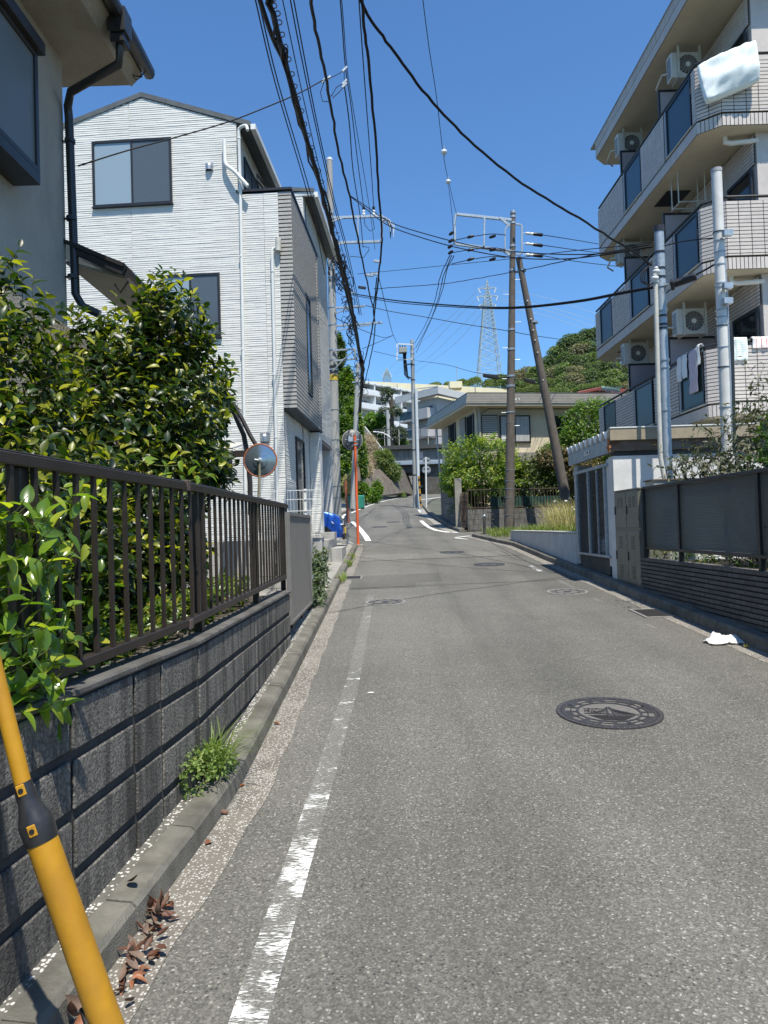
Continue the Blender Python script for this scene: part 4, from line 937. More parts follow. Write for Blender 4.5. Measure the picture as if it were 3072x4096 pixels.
for zf,ye in ((3.45,20.8),(6.25,20.8),(9.05,20.2)):
    s_=MB(); s_.prism([(6.42,13.86,zf),(6.77,13.56,zf),(8.4,13.56,zf),(8.4,13.81,zf),(WX+.1,13.81,zf),(WX+.1,ye+.35,zf),(6.75,ye+.35,zf),(6.42,ye,zf)],(0,0,.22)); s_.build('balcony_floor',creams,t)
    tilef(af,-ye,-13.85,zf+.0,zf+.235,0,True); tilef(ch,0,Lc,zf,zf+.235,0,True); tilef(fr_,0,Lf,zf,zf+.235,0,True)
    joint.fbox(af,-ye,-13.85,zf+.235,zf+.26,-.02,-.006)
    segs=[(18.1,ye),(15.43,16.82)] if ye<20.5 else [(20.4,20.8),(17.93,19.3),(15.2,16.55)]
    gls=[(16.86,17.98),(14.08,15.3)] if ye<20.5 else [(19.34,20.36),(16.68,17.83),(14.0,15.08)]
    last=14.02 if ye<20.5 else 13.95
    for y0,y1 in segs+[(13.85,last)]: tilef(af,-y1,-y0,zf+.262,zf+1.33)
    tilef(ch,0,Lc,zf+.262,zf+1.33); tilef(fr_,0,Lf,zf+.262,zf+1.33)
    for y0,y1 in segs: m=MB(); m.box(6.465,6.57,y0,y1,zf+.25,zf+1.33); m.build('parapet',creams,t)
    m=MB(); m.prism([(6.46,13.9,zf+.25),(6.79,13.61,zf+.25),(8.4,13.61,zf+.25),(8.4,13.7,zf+.25),(6.83,13.7,zf+.25),(6.52,13.98,zf+.25)],(0,0,1.08)); m.build('parapet',creams,t)
    for y0,y1 in gls:
        w_=window(t,af,-y1,zf+.30,-y0,zf+1.34,1,.045,.0,alub,(bg_ if zf>5 else bgg,),name='balcony_screen',sill=False,inn=-.06)
        m=MB(); m.fbox(af,-y1-.09,-y1-.01,zf+.27,zf+1.33,-.05,-.005); m.build('post',metalg,w_)
        m=MB(); m.fbox(af,-y1-.03,-y0+.03,zf+.262,zf+.295,-.07,.02); m.build('ledge',creams,w_)
    m=MB(); m.tube([(6.44,ye,zf+1.42),(6.44,13.87,zf+1.42),(6.79,13.58,zf+1.42),(8.4,13.58,zf+1.42)],.028,6)
    rl_=m.build('handrail',alub,t)
    for q in [y for y in (20.0,18.9,17.9,16.7,15.3,14.0) if y<ye]: m=MB(); m.box(6.43,6.46,q-.015,q+.015,zf+1.33,zf+1.41); m.build('rail_post',alub,rl_)
    # end of the balcony
    ef=Fr((6.75,ye+.35,0),(-.35,-.35,0)); 
    # wall behind, window bays
    for (ya,yb,n_) in ((13.92,14.9,1),(17.0,18.9,2)):
        window(t,wf,-yb,zf+.32,-ya,zf+2.15,n_,.06,.03,alub,(glass_d,glass_d),sill=False)
    hs=[(-14.95,-12.4),(-18.95,-17.0)]
    for a0,a1 in ((-20.6,-18.95),(-17.0,-14.95)): tilef(wf,a0,a1,zf+.22,zf+2.75)
    tilef(wf,-14.95,-13.85,zf+2.18,zf+2.75); tilef(wf,-18.95,-17.0,zf+2.18,zf+2.75)
    # partition boards between flats
    for yp in (15.78,18.35):
        m=MB(); m.box(6.5,7.5,yp,yp+.03,zf+.35,zf+2.05); pb=m.build('partition',M('partition_pink',(.34,.30,.31),(.32,.28,.29),2,.7) if 'partition_pink' not in MATS else MATS['partition_pink'],t)
        m=MB(); m.box(6.46,6.5,yp-.01,yp+.04,zf+.25,zf+2.1); m.box(6.5,7.5,yp-.01,yp+.04,zf+2.05,zf+2.1); m.build('partition_frame',alub,pb)
# roof slab with tiled fascia
m=MB(); m.prism([(6.42,13.5,11.9),(20,13.5,11.9),(20,20.85,11.9),(6.75,20.55,11.9),(6.42,20.2,11.9)],(0,0,.36)); m.build('roof',creams,t)
tilef(af,-20.2,-13.46,11.9,12.14,0,True); tilef(af,-20.2,-13.46,12.15,12.37); tilef(Fr((6.4,13.46,0),(1,0,0)),0,6,11.9,12.37); tilef(ff2,.95,4,3.45,11.9)
e_=Fr((6.75,20.55,0),(-.33,-.35,0)); 
m=MB(); m.box(6.38,20,13.42,20.6,12.37,12.41); m.build('roof_cap',metalg,t)
joint.build('tile_backing',tgr,t,kind='stuff'); pieces(t,'tile',tiles,tilem,295)
# hatch boards under the balconies
m=MB(); m.box(6.75,7.3,16.2,17.0,9.035,9.048); m.build('ceiling_hatch',black,t); m=MB(); m.box(6.75,7.3,19.2,20.0,6.235,6.248); m.build('ceiling_hatch',concd,t)
# drain pipe on the soffit
for zf in (6.25,9.05): m=MB(); m.tube([(7.02,13.98,zf-.0),(7.02,13.98,zf-.1),(7.12,13.95,zf-.14),(7.6,13.85,zf-.15)],.05,10); m.build('drain_pipe',whitep,t)
# air conditioners slung under the balconies
acw=M('ac_white',(.55,.55,.51),(.5,.5,.46),4,.5,dirt=.15)
def ac(x,y,z,label,rust=False,W=.66,H=.56,D=.27):
    a=thing('air_conditioner',label,'air conditioner',(x,y,z),'air conditioners slung under the balcony slabs'); g=Fr((x,y,z),(1,0,0))
    m=MB(); m.fbox(g,0,W,0,H,-D,0); m.build('body',acw,a,bevel=.012)
    cx,cz,rr=W*.55,H*.5,H*.42; m=MB(); m.lathe(g.p(cx,cz,.0),g.n,[(rr,0),(rr,.012),(rr*.93,.016),(rr*.9,.004)],28); fn=m.build('fan_ring',acw,a)
    m=MB(); m.lathe(g.p(cx,cz,0),g.n,[(rr*.9,.001),(rr*.9,.006)],28); m.build('fan_opening',black,fn)
    m=MB()
    for k in range(1,8): 
        q=rr*.9*k/8; m.tube([g.p(cx+q*math.cos(i*PI/12),cz+q*math.sin(i*PI/12),.014) for i in range(25)],.0028,4,False)
    for k in range(16): aa=k*PI/8; m.tube([g.p(cx+.05*math.cos(aa),cz+.05*math.sin(aa),.012),g.p(cx+rr*.92*math.cos(aa),cz+rr*.92*math.sin(aa),.012)],.0028,4,False)
    m.build('grille',acw,fn,kind='stuff'); m=MB(); m.lathe(g.p(cx,cz,.008),g.n,[(.055,0),(.05,.014)],14); m.build('hub',whitep,fn)
    sf=Fr((x,y+D,z),(0,-1,0)); 
    for k in range(9): m=MB(); m.fbox(sf,.04,D-.04,.05+k*.05,.05+k*.05+.022,.0,.004); m.build('slot',dkm,a)
    for qx in (W*.22,W*.93):
        m=MB(); m.fbox(g,qx-.022,qx+.022,-.03,H+.12,.02,.045); m.fbox(g,qx-.022,qx+.022,-.03,-.005,-D-.02,.02); m.build('hanger',ivory,a)
    m=MB(); m.tube([g.p(.02,H*.35,-D*.7),g.p(-.1,H*.4,-D),g.p(-.12,H*.15,-D-.3),g.p(.1,H*.1,-D-.5)],.022,7); m.build('hose',ivory,a)
    return a
ac(6.60,15.35,11.16,'air conditioner with big fan on the top floor, left of the white drying cover'); ac(6.5,18.6,11.2,'air conditioner on the top floor at the far end, showing its cables and side')
ac(6.5,18.9,8.4,'air conditioner half hidden behind the grey steel pole, third floor'); ac(6.50,15.35,5.5,'white air conditioner with large round fan, just left of the tall white pole'); ac(6.45,18.6,5.6,'air conditioner left of the steel pole, above the pink partition on the second floor')
# empty hanger frame
t2=thing('hanger_frame','empty white steel hanger frame under the fourth-floor balcony slab','frame',(6.7,15.5,8.6))
m=MB()
for x in (6.62,7.2):
    for y in (15.3,15.65): m.tube([(x,y,9.05),(x,y,8.35)],.014,6)
    m.tube([(x,15.25,8.35),(x,15.7,8.35)],.014,6)
m.tube([(6.62,15.3,8.38),(7.25,15.3,8.38)],.014,6); m.tube([(6.62,15.65,8.38),(7.25,15.65,8.38)],.014,6); m.build('tube_frame',ivory,t2)
# things hung out to dry
def cloth(name,label,cat,pa,pb,down,back,mat,waves=3,amp=.02,group=None,top=.03,out=V((-1,0,0)),seed=1):
    """cloth over a rail from pa to pb: falls `down` outside and `back` inside"""
    pa,pb=V(pa),V(pb); m=MB(); L=(pb-pa).length
    def fn(i,j):
        s_=j*(down+back+.12)-back
        q=pa.lerp(pb,i)
        wv=amp*math.sin(i*waves*2*PI+seed)*(min(1,abs(s_)*3))
        if s_<0: z=s_; o=-.04
        elif s_<.12: z=.035*math.sin(PI*s_/.12); o=-.04+.09*s_/.12
        else: z=-(s_-.12); o=.05
        n=.02*mnoise.noise(V((i*5+seed,s_*6,0)))
        q=q+V((0,0,z+top))+out*(o+wv+n)
        if s_>.12: q=q+(pb-pa).normalized()*(.01*math.sin(s_*9+seed))
        return q
    m.grid(fn,24,26); o=m.build(name,mat,None,smooth=True,loc=pa,solid=.006); return props(o,label,cat,group)
def stripes(name,c1,c2,freq,axis='Y',width=.5):
    m,t_,b,o=newmat(name); w_=nn(t_,'TexWave',wave_type='BANDS',bands_direction=axis); w_.inputs['Scale'].default_value=freq; w_.inputs['Distortion'].default_value=.6; t_.links.new(pos(t_),w_.inputs['Vector'])
    t_.links.new(mix(t_,ramp(t_,w_.outputs['Fac'],[(width,0.0),(width+.15,1.0)]),c1,c2),b.inputs['Base Color']); b.inputs['Roughness'].default_value=.9; return m
clw=M('white_cloth',(.74,.76,.74),(.68,.70,.69),5,.85,.3,30,dist=.02)
zr=3.45+1.42
G1='towels drying on the second-floor balcony rail'
cloth('towel','small white towel on the second-floor rail, farthest left of the drying laundry','towel',(6.42,15.12,zr),(6.42,14.9,zr),.50,.2,clw,1,.015,G1,seed=1)
cloth('towel','small white towel with faint blue stripes, second from left on the second-floor rail','towel',(6.42,14.87,zr),(6.42,14.62,zr),.48,.2,stripes('blue_stripe',(.74,.76,.75),(.45,.6,.66),6,'Z',.8),2,.015,G1,seed=2)
cloth('towel','long lilac striped bath towel hanging over the dark green balcony glass','towel',(6.42,14.56,zr),(6.42,14.16,zr),.86,.3,stripes('lilac_stripe',(.50,.47,.53),(.36,.31,.36),16,'Y',.7),3,.025,G1,seed=3)
cloth('towel','narrow white towel hung at the near end of the lilac bath towel','towel',(6.40,14.14,zr+.02),(6.40,14.02,zr+.02),.38,.2,clw,1,.01,G1,seed=4)
cloth('towel','white towel with pale green stripes, just right of the tall white pole','towel',(6.79,13.57,zr),(7.05,13.56,zr),.42,.2,stripes('green_stripe',(.76,.78,.75),(.5,.66,.58),7,'Z',.75),2,.012,G1,out=V((0,-1,0)),seed=5)
cloth('towel','white towel with thin red stripes at the right edge of the photo','towel',(7.14,13.56,zr),(7.49,13.56,zr),.2,.2,stripes('red_stripe',(.80,.76,.72),(.6,.06,.08),3.2,'X',.93),2,.012,G1,out=V((0,-1,0)),seed=6)
# the big white drying cover on the top floor
TL,TR,BR,BL=P(2772,268,13.7),P(3034,152,13.36),P(3052,330,13.32),P(2814,432,13.55)
ctr=(TL+TR+BR+BL)/4; nrm=((TR-TL).cross(BL-TL)).normalized(); nrm=nrm if nrm.y<0 else -nrm
m=MB(); NU,NV=28,22
def pil(side):
    def fn(i,j):
        a=TL.lerp(TR,i).lerp(BL.lerp(BR,i),j)
        e=(max(0,math.sin(PI*i))**.16)*(max(0,math.sin(PI*j))**.16)
        rr=.92+.08*e; a=ctr+(a-ctr)*rr if side else ctr+(a-ctr)*rr
        # rounded outline
        u,v_=i*2-1,j*2-1; k=1-.05*(u*u*v_*v_)**2; a=ctr+(a-ctr)*k
        w_=.010*math.sin(i*26+j*4)*max(0,i-.55)+.05*mnoise.noise(V((i*2.5,j*2.5,1)))+.022*mnoise.noise(V((i*9+j*5,j*2-i*4,4)))+.012*math.sin((i+j*1.2)*24)*max(0,.45-i)*max(0,j-.4)*4
        return a+nrm*((.15*e+w_*e*1.6) if side else -.07*e)
    return fn
m.grid(pil(1),NU,NV); m.grid(pil(0),NU,NV); o=m.build('drying_cover',M('cover_white',(.72,.78,.76),(.68,.74,.72),3,.8,.15,30,dist=.03),None,smooth=True,loc=ctr); props(o,'large white padded cover drying over the corner of the top-floor balcony','bedding')
m=MB(); m.tube([(6.79,13.58,9.05+1.46),(7.5,13.58,9.05+1.46)],.05,8)
# clothes hanger frame at the far balcony
o=thing('hanging_dryer','small pale clothes dryer frame hanging at the far end of the second-floor balcony','clothes dryer',(6.6,20.3,5.3)); m=MB()
for k in range(6): m.tube([(6.4+.1*k,20.0,5.28),(6.4+.1*k,20.7,5.3)],.01,5)
for k in range(9): m.tube([(6.4+.06*k,20.1+.05*k,5.28),(6.4+.06*k,20.1+.05*k,5.16)],.012,5)
m.build('hanger_rack',whitep,o,kind='stuff')

# ================================================================ POLES ON THE RIGHT
steelp=M('steel_pole',(.36,.42,.47),(.27,.32,.36),22,.5,.1,60,metal=.3)
def bandp(root,x,y,z,r,mat=galv,h=.03,name='band'): m=MB(); m.lathe((x,y,z),(0,0,1),[(r,-h/2),(r,h/2)],16); m.build(name,mat,root,auto=60)
q0=P(2636,925,10.8); q1=P(2668,1900,10.8); q1.z=.6; q1.x=P(2668,1835,10.8).x
t=thing('service_pole','grey galvanised steel pole with black tape bands and an ivory conduit at right','pole',q1)
m=MB(); m.tube([q1,q0],[.072,.07],18); m.build('pole',steelp,t,auto=50); m=MB(); m.tube([q0-V((0,0,.01)),q0+V((0,0,.08))],.078,18); m.build('cap',dkm,t,auto=50)
def onp(v): return P(2652,v,10.8)
for v in (1010,1075,1110,1265,1300,1315): 
    q=onp(v); k=(q.z-q1.z)/(q0.z-q1.z); q=q1.lerp(q0,k); bandp(t,q.x,q.y,q.z,.078,black)
for v in (1145,1240,1440,1470,1640): 
    q=onp(v); k=(q.z-q1.z)/(q0.z-q1.z); q=q1.lerp(q0,k); bandp(t,q.x,q.y,q.z,.082,galv,.035)
m=MB(); m.tube([P(2660,1930,10.72),P(2642,1830,10.72),P(2634,1600,10.70),P(2622,1130,10.70)],.034,10); m.build('conduit',ivory,t,auto=60)
m=MB(); m.tube([P(2622,1130,10.70),P(2620,1105,10.70)],[.05,.03],10); m.build('conduit_head',porcelain,t)
for u,v in ((2620,1112),(2625,1085)): m=MB(); m.lathe(P(u,v,10.68),(0,-.2,1),[(.02,-.05),(.055,-.02),(.055,.015),(.03,.03),(.035,.05),(.012,.07)],12); m.build('insulator',porcelain,t,auto=60)
q2=P(2866,690,9.8); q3=P(2906,1800,9.8); q3.z=.7
t=thing('white_pole','tall white painted steel pole with thin bands before the apartment balconies','pole',q3)
m=MB(); m.tube([q3,q2],[.073,.069],18); m.build('pole',M('pole_white',(.66,.65,.61),(.58,.57,.53),7,.5,dirt=.2),t,auto=50); m=MB(); m.tube([q2,q2+V((0,0,.05))],.074,18); m.build('cap',metalg,t)
for v in (930,965,1010,1060,1135,1150,1240,1270,1305,1390,1470,1630): 
    k=(v-690)/(1800-690); q=P(2866+40*k,v,9.8); bandp(t,q.x,q.y,q.z,.078,galv if v%3 else black,.014)
m=MB(); m.tube([P(2890,960,9.75),P(2908,1150,9.75),P(2915,1350,9.75),P(2921,1500,9.75),P(2928,1780,9.75)],.012,6); m.build('cable_run',galv,t)
m=MB(); m.beam(P(2925,1345,9.9),P(2935,1800,9.9),.05,.05); m.build('strut',alub,t)
for v in (940,1150,1210):
    m=MB(); q=P(2890,v,9.72); m.box(q.x-.02,q.x+.1,q.y-.1,q.y-.02,q.z-.04,q.z+.04); m.build('clamp',galv,t)
# meter box at the foot of the steel pole
t=thing('meter_box','grey steel box with rust streaks at the foot of the steel pole behind the fence','utility box',(4.5,10.6,.8))
m=MB(); m.box(4.0,4.62,10.5,10.85,.7,2.07); m.build('body',M('box_grey',(.30,.33,.30),(.25,.27,.25),3,.6,dirt=.3,dirtc=(.3,.1,.03)),t,bevel=.008); m=MB(); m.box(3.98,4.64,10.48,10.87,2.07,2.09); m.build('lid',rusty,t); m=MB(); m.box(4.2,4.36,10.49,10.5,1.3,1.95); m.build('door_panel',black,t)
# street lamp on the steel pole
t=thing('street_lamp','dark slab-shaped street lamp between the steel pole and the white pole','street lamp',P(2665,1145,10.7))
m=MB(); m.tube([P(2660,1143,10.75),P(2695,1133,10.6)],.03,8); m.build('arm',galv,t)
a,b=P(2690,1138,10.6),P(2785,1105,10.45); d=(b-a).normalized(); m=MB(); m.beam(a,b,.22,.10,up=(0,-.5,1)); m.build('housing',alub,t,bevel=.015); 
m=MB(); m.beam(a-d*.03,a+d*.02,.26,.14,up=(0,-.5,1)); m.build('end_cap',black,t,bevel=.01)
# shrubs behind the panel fence
dryl=mat_leaf('dusty_leaf',(.035,.05,.022),(.09,.105,.055),(.21,.19,.13),.6,.2,.5)
shrub('drooping_shrub','straggly dusty grey-green shrub drooping over the panel fence before the steel pole','shrub',(4.7,8.9,.9),[((3.95,8.8,2.12),(.3,.4,.16)),((4.55,8.9,2.35),(.55,.5,.35)),((4.15,9.1,2.2),(.4,.4,.25)),((4.95,8.4,2.4),(.6,.6,.5)),((4.35,8.8,2.05),(.4,.5,.35)),((4.75,9.0,2.95),(.10,.15,.45)),((4.9,8.2,1.6),(.6,.7,.6))],1000,dryl,L=.085,W=.036,per=7,twig=.2,seed=31,upb=-.1,shell=.8)
shrub('green_shrub','fresh green shrub with long leaves behind the panel fence at the right edge','shrub',(4.9,7.6,.9),[((4.75,7.7,2.25),(.5,.5,.42)),((4.6,7.4,1.6),(.6,.7,.6)),((5.3,8.2,2.7),(.5,.4,.35)),((4.3,6.4,1.4),(.4,.8,.5)),((4.35,7.3,2.1),(.35,.4,.25))],950,mat_leaf('fresh_leaf',(.02,.045,.01),(.05,.11,.02),(.15,.22,.04),.4,.3,.6),L=.11,W=.042,per=7,twig=.15,seed=32)
# ================================================================ MIRRORS, POLES, CABLES
def pole_taper(root,b,top,r0,r1,mat,name='pole'):
    m=MB(); m.tube([V(b).lerp(V(top),k/6) for k in range(7)],[r0+(r1-r0)*k/6 for k in range(7)],20); return m.build(name,mat,root,auto=50)
# orange road mirror, seen from behind
b=G(1433,2184,.02); tp_=P(1419,1743,b.y)
t=thing('traffic_mirror','round traffic mirror seen from behind on an orange pole at the left road edge','traffic mirror',b)
pole_taper(t,b,tp_,.042,.040,orange); m=MB(); m.tube([tp_,tp_+V((0,0,.02))],.044,16); m.build('cap',orange,t)
c=P(1409,1757,b.y)+V((0,.12,0)); ax=V((.12,-1,.06)).normalized()
m=MB(); m.lathe(c,ax,[(.285,-.10),(.30,-.08),(.30,-.04),(.285,-.02),(.27,-.015),(.20,.015),(.1,.03),(.0,.035)],36); m.build('mirror_back',M('mirror_back',(.085,.09,.095),(.065,.07,.075),9,.4),t,auto=50)
m=MB(); m.tube([c+ax*-.05+(ax.orthogonal().normalized()*math.cos(a)+ax.cross(ax.orthogonal().normalized())*math.sin(a))*.302 for a in [2*PI*k/36 for k in range(37)]],.016,8,False); m.build('rim',M('rim_grey',(.35,.35,.33),rough=.5),t,smooth=True)
X=ax.cross(V((0,0,1))).normalized(); Y=X.cross(ax).normalized()
for k in range(8):
    a=2*PI*k/8+.0; d=X*math.cos(a)+Y*math.sin(a); m=MB(); m.beam(c+d*.10+ax*.022,c+d*.22+ax*.012,.026,.02,up=tuple(ax)); m.build('rib',steelp,t,bevel=.003)
m=MB(); m.beam(c+X*-.12+ax*.05,c+X*.13+ax*.05,.14,.05,up=tuple(ax)); m.build('bracket',galv,t,bevel=.006)
for z in (-.05,.06): m=MB(); q=b.lerp(tp_,.93); m.lathe(q+V((0,0,z)),(0,0,1),[(.052,-.015),(.052,.015)],14); m.build('clamp',galv,t)
m=MB(); q=b; m.box(q.x-.16,q.x+.16,q.y-.35,q.y+.12,q.z-.05,q.z+.035); m.build('footing',conc,t,bevel=.01)
# little garden mirror on the railing
c=P(1041,1842,7.25); b=P(1035,2010,7.25); 
t=thing('garden_mirror','small round mirror with rusty orange rim seen from behind above the brown railing','mirror',b)
ax=V((.03,-1,-.05)).normalized(); X=ax.cross(V((0,0,1))).normalized(); Y=X.cross(ax).normalized()
m=MB(); m.tube([b+V((.0,.03,-.3)),b,c+V((-.005,-.03,-.1)),c+V((.0,-.05,.01))],[.016,.016,.013,.011],10); m.build('stem',M('brassy_pole',(.36,.33,.22),(.28,.25,.16),20,.45,dirt=.3),t,auto=60)
m=MB(); m.tube([b+V((0,0,-.02)),b+V((0,0,.05))],.021,10); m.build('tape',M('green_tape',(.2,.36,.33),rough=.6),t)
m=MB(); m.lathe(c,ax,[(.165,-.02),(.165,-.005),(.12,.008),(.075,.013),(.073,.02),(.03,.03),(.0,.032)],40); m.build('mirror_back',M('mirror_shell',(.30,.36,.41),(.24,.30,.35),5,.2,metal=.75),t,auto=30)
m=MB(); m.tube([c+ax*-.008+(X*math.cos(a)+Y*math.sin(a))*.166 for a in [2*PI*k/40 for k in range(41)]],.0085,8,False); m.build('rim',M('rusty_rim',(.42,.13,.05),(.30,.09,.04),30,.6),t,smooth=True)
m=MB(); m.lathe(c+ax*.03,ax,[(.028,0),(.028,.006),(.012,.012),(.009,.035)],12); m.tube([c+ax*.05,c+ax*.055+X*.05+Y*.012],.005,6); m.build('ball_joint',galv,t)
# brown pergola arch behind the railing
t=thing('pergola_arch','dark brown curved metal arch of a carport behind the railing, left of the small mirror','carport frame',P(1000,1990,9.3))
m=MB(); m.tube([P(u,v,9.3) for u,v in ((905,1590),(940,1660),(975,1740),(992,1830),(1000,1930),(1002,2060))],.035,6); m.build('post',brown,t)
m=MB(); m.tube([P(u,v,9.2) for u,v in ((930,1610),(965,1670),(1000,1740),(1030,1790))],.03,6); m.build('arch',brown,t)
m=MB(); m.beam(P(800,1822,9.3),P(995,1815,9.3),.05,.08); m.build('beam',brown,t)
m=MB(); n=16
for i in range(n):
    a,b_=P(842+5*i,1810,9.35),P(842+5*i+5,1810,9.35); h=.02 if i%2 else 0; h2=0 if i%2 else .02; m.add([a+V((0,0,h)),b_+V((0,0,h2)),b_+V((0,1.2,.25+h2)),a+V((0,1.2,.25+h))],[(0,1,2,3)])
m.build('awning',M('awning_ivory',(.62,.58,.5),rough=.6),t)
# yellow guy-wire guard, near left
t=thing('guy_wire_guard','yellow plastic guy-wire guard with black collar leaning at the lower left corner','guy wire guard',P(150,4400,1.75))
D_=1.75
a0=P(-50,2560,D_); a1=P(98,3160,D_); a2=P(140,3290,D_); a3=P(420,4080,D_); a4=a3+(a3-a2)*.55
d=(a3-a1).normalized()
rs=.0195; rb=.0365
m=MB(); m.tube([a0+(a0-a1)*1.5,a1],rs,20); m.build('upper_tube',yellow,t,auto=50); m=MB(); w0_=a0+(a0-a1)*1.45; m.tube([w0_,w0_+(a0-a1).normalized()*7],.006,6); m.build('guy_wire',galv,t)
m=MB(); m.lathe(a1,d,[(.022,-.02),(.023,.012),(.024,.03),(.031,.055),(.0375,.072),(.040,.082),(.040,.10),(.039,.12),(.038,.13)],28); col=m.build('collar',M('black_rubber',(.018,.018,.02),(.03,.03,.03),30,.35),t,auto=40)
m=MB(); m.tube([a1+d*.13,a4],rb,28); m.build('lower_tube',yellow,t,auto=50)
back=(C0-a1).normalized(); back=(back-d*back.dot(d)).normalized(); sd=d.cross(back)
for k,(s_,r_) in enumerate(((-.005,.0235),(.092,.0405))):
    for ang in (.35,):
        q=back*math.cos(ang)-sd*math.sin(ang)*-1; w0=a1+d*s_+q*(r_-.003)
        m=MB(); m.beam(w0-d*.014,w0+d*.014,.02,.008,up=tuple(q)); m.build('window_tab',yellow,col,bevel=.002); m=MB(); m.lathe(w0,q,[(.006,.002),(.006,.006)],12); m.build('hole',black,col)
w0=a3+d*-.03+(-sd)*rb*0+V((-.045,-.02,0)); m=MB(); m.tube([a3+d*-.02+V((-.05,0,.01)),a3+V((-.02,-.045,0))],.006,6); m.build('tie',black,t)
# ---------------------------------------------------------------- concrete utility poles
cpole=M('concrete_pole',(.36,.36,.34),(.29,.29,.275),5,.8,.25,60,stretch=(1,1,.2),dirt=.15); bpole=M('brown_pole',(.125,.108,.09),(.09,.078,.066),8,.85,.5,110,stretch=(1,1,.5))
YP=25.5
b1=P(1345,2100,YP); b1.z=1.1; t1=P(1318,640,YP)
lp=thing('utility_pole','tall pale concrete utility pole beside the white house, carrying the cable bundle','utility pole',b1)
pole_taper(lp,b1,t1,.20,.105,cpole); m=MB(); m.lathe(t1,(0,0,1),[(.112,-.02),(.112,.03),(.08,.07),(.0,.085)],18); m.build('cap',M('cap_pale',(.6,.62,.6),rough=.6),lp,auto=50)
def pz(v): k=(v-640)/(2100-640); q=b1.lerp(t1,1-k); return P(1318+27*k,v,YP)
for v in (855,960,1110,1230,1300,1400,1440,1480,1640,1760,1945,1990): q=pz(v); bandp(lp,q.x,q.y,q.z,.20-.095*(1-(v-640)/1460)+.012,galv,.05 if v<1500 else .015)
m=MB(); q=pz(1512); m.lathe(q,(0,0,1),[(.17,-.10),(.17,.10)],20); m.build('warning_band',M('yellow_band',(.6,.42,.03),(.5,.35,.03),20,.6),lp,auto=50); q=pz(1480); m=MB(); m.lathe(q,(0,0,1),[(.168,-.14),(.168,.14)],20); m.build('dark_band',dkm,lp,auto=50)
def arm(root,pts,Y,w=.06,h=.07,mat=galv,name='crossarm'):
    q=[P(u,v,Y) for u,v in pts]; m=MB()
    for a,b in zip(q,q[1:]): m.beam(a,b,w,h)
    return m.build(name,mat,root,bevel=.006)
arm(lp,[(1325,872),(1530,864)],YP-.2,.08,.09); arm(lp,[(1325,972),(1530,966)],YP-.2,.08,.09); arm(lp,[(1432,870),(1432,968)],YP-.28,.05,.05); arm(lp,[(1527,860),(1527,970)],YP-.28,.06,.09)
arm(lp,[(1330,885),(1380,868)],YP-.26,.04,.07); arm(lp,[(1335,982),(1385,970)],YP-.26,.04,.07)
arm(lp,[(1340,1232),(1460,1224)],YP-.2); arm(lp,[(1345,1252),(1400,1232)],YP-.25,.04,.04); arm(lp,[(1342,1304),(1530,1290)],YP-.2); arm(lp,[(1345,1322),(1480,1300)],YP-.25,.03,.03)
arm(lp,[(1332,1402),(1425,1396)],YP-.2,.05,.06); arm(lp,[(1335,1444),(1432,1434)],YP-.2,.05,.06); arm(lp,[(1330,1486),(1372,1440),(1418,1400)],YP-.25,.04,.04); arm(lp,[(1421,1397),(1421,1436)],YP-.25,.05,.06)
for u,v in ((1455,850),(1495,850)):
    m=MB(); q=P(u,v,YP-.2); m.lathe(q,(0,0,1),[(.02,-.14),(.055,-.10),(.055,-.04),(.035,-.02),(.05,.02),(.05,.06),(.015,.10)],12); m.build('insulator',porcelain,lp,auto=50)
    m=MB(); m.lathe(q+V((0,0,.12)),(0,0,1),[(.02,-.03),(.05,.0),(.055,.07),(.02,.12)],10); m.build('insulator_cap',black,lp,auto=50)
def bolts(root,fn,vs,Y,s=1):
    for i,v in enumerate(vs):
        q=fn(v); m=MB(); dx=(-1 if i%2 else 1)*s; m.tube([q+V((dx*.1,-.02,0)),q+V((dx*.32,-.04,0))],.009,6); m.build('step_bolt',galv,root)
# messy fittings on the left pole (boxes, splices, jumper loops)
rr=random.Random(4); m=MB()
for i in range(26):
    v=rr.uniform(900,1130); q=pz(v)+V((rr.uniform(-.12,.25),-.2-rr.uniform(0,.1),0)); m.box(q.x-.03,q.x+.03,q.y-.03,q.y+.03,q.z-.05,q.z+.05)
for i in range(14):
    q=pz(rr.uniform(880,1120))+V((.1,-.22,0)); e=q+V((rr.uniform(.1,.6),rr.uniform(-.1,.1),rr.uniform(-.8,.5))); m.tube([q,q.lerp(e,.5)+V((rr.uniform(-.2,.2),0,-.2)),e],.012,5,False)
m.build('jumper_fittings',blackp,lp,kind='stuff')
# brown pole with strut
YB=25.0; b2=P(2036,2122,YB); t2_=P(2052,848,YB)
bp=thing('utility_pole','brown concrete utility pole with a rectangular arm frame, braced by a leaning strut','utility pole',b2)
pole_taper(bp,b2-V((0,0,.2)),t2_,.185,.088,bpole); m=MB(); m.lathe(t2_,(0,0,1),[(.1,-.06),(.1,.03),(.05,.06),(0,.065)],18); m.build('cap',galv,bp,auto=50)
def bz(v): k=(v-848)/(2122-848); return P(2052-16*k,v,YB)
for v in (868,893,985,1010,1082,1320,1398,1505,1545,1650): q=bz(v); bandp(bp,q.x,q.y,q.z,.088+.097*((v-848)/1274)+.014,galv,.07 if v<1600 else .04)
for v in (1690,1880,1925,1955,1990,2060): q=bz(v); bandp(bp,q.x,q.y,q.z,.088+.097*((v-848)/1274)+.006,galv,.012,'wire_band')
bolts(bp,bz,[1120,1178,1290,1392,1440,1515,1598,1650,1704,1752],YB)
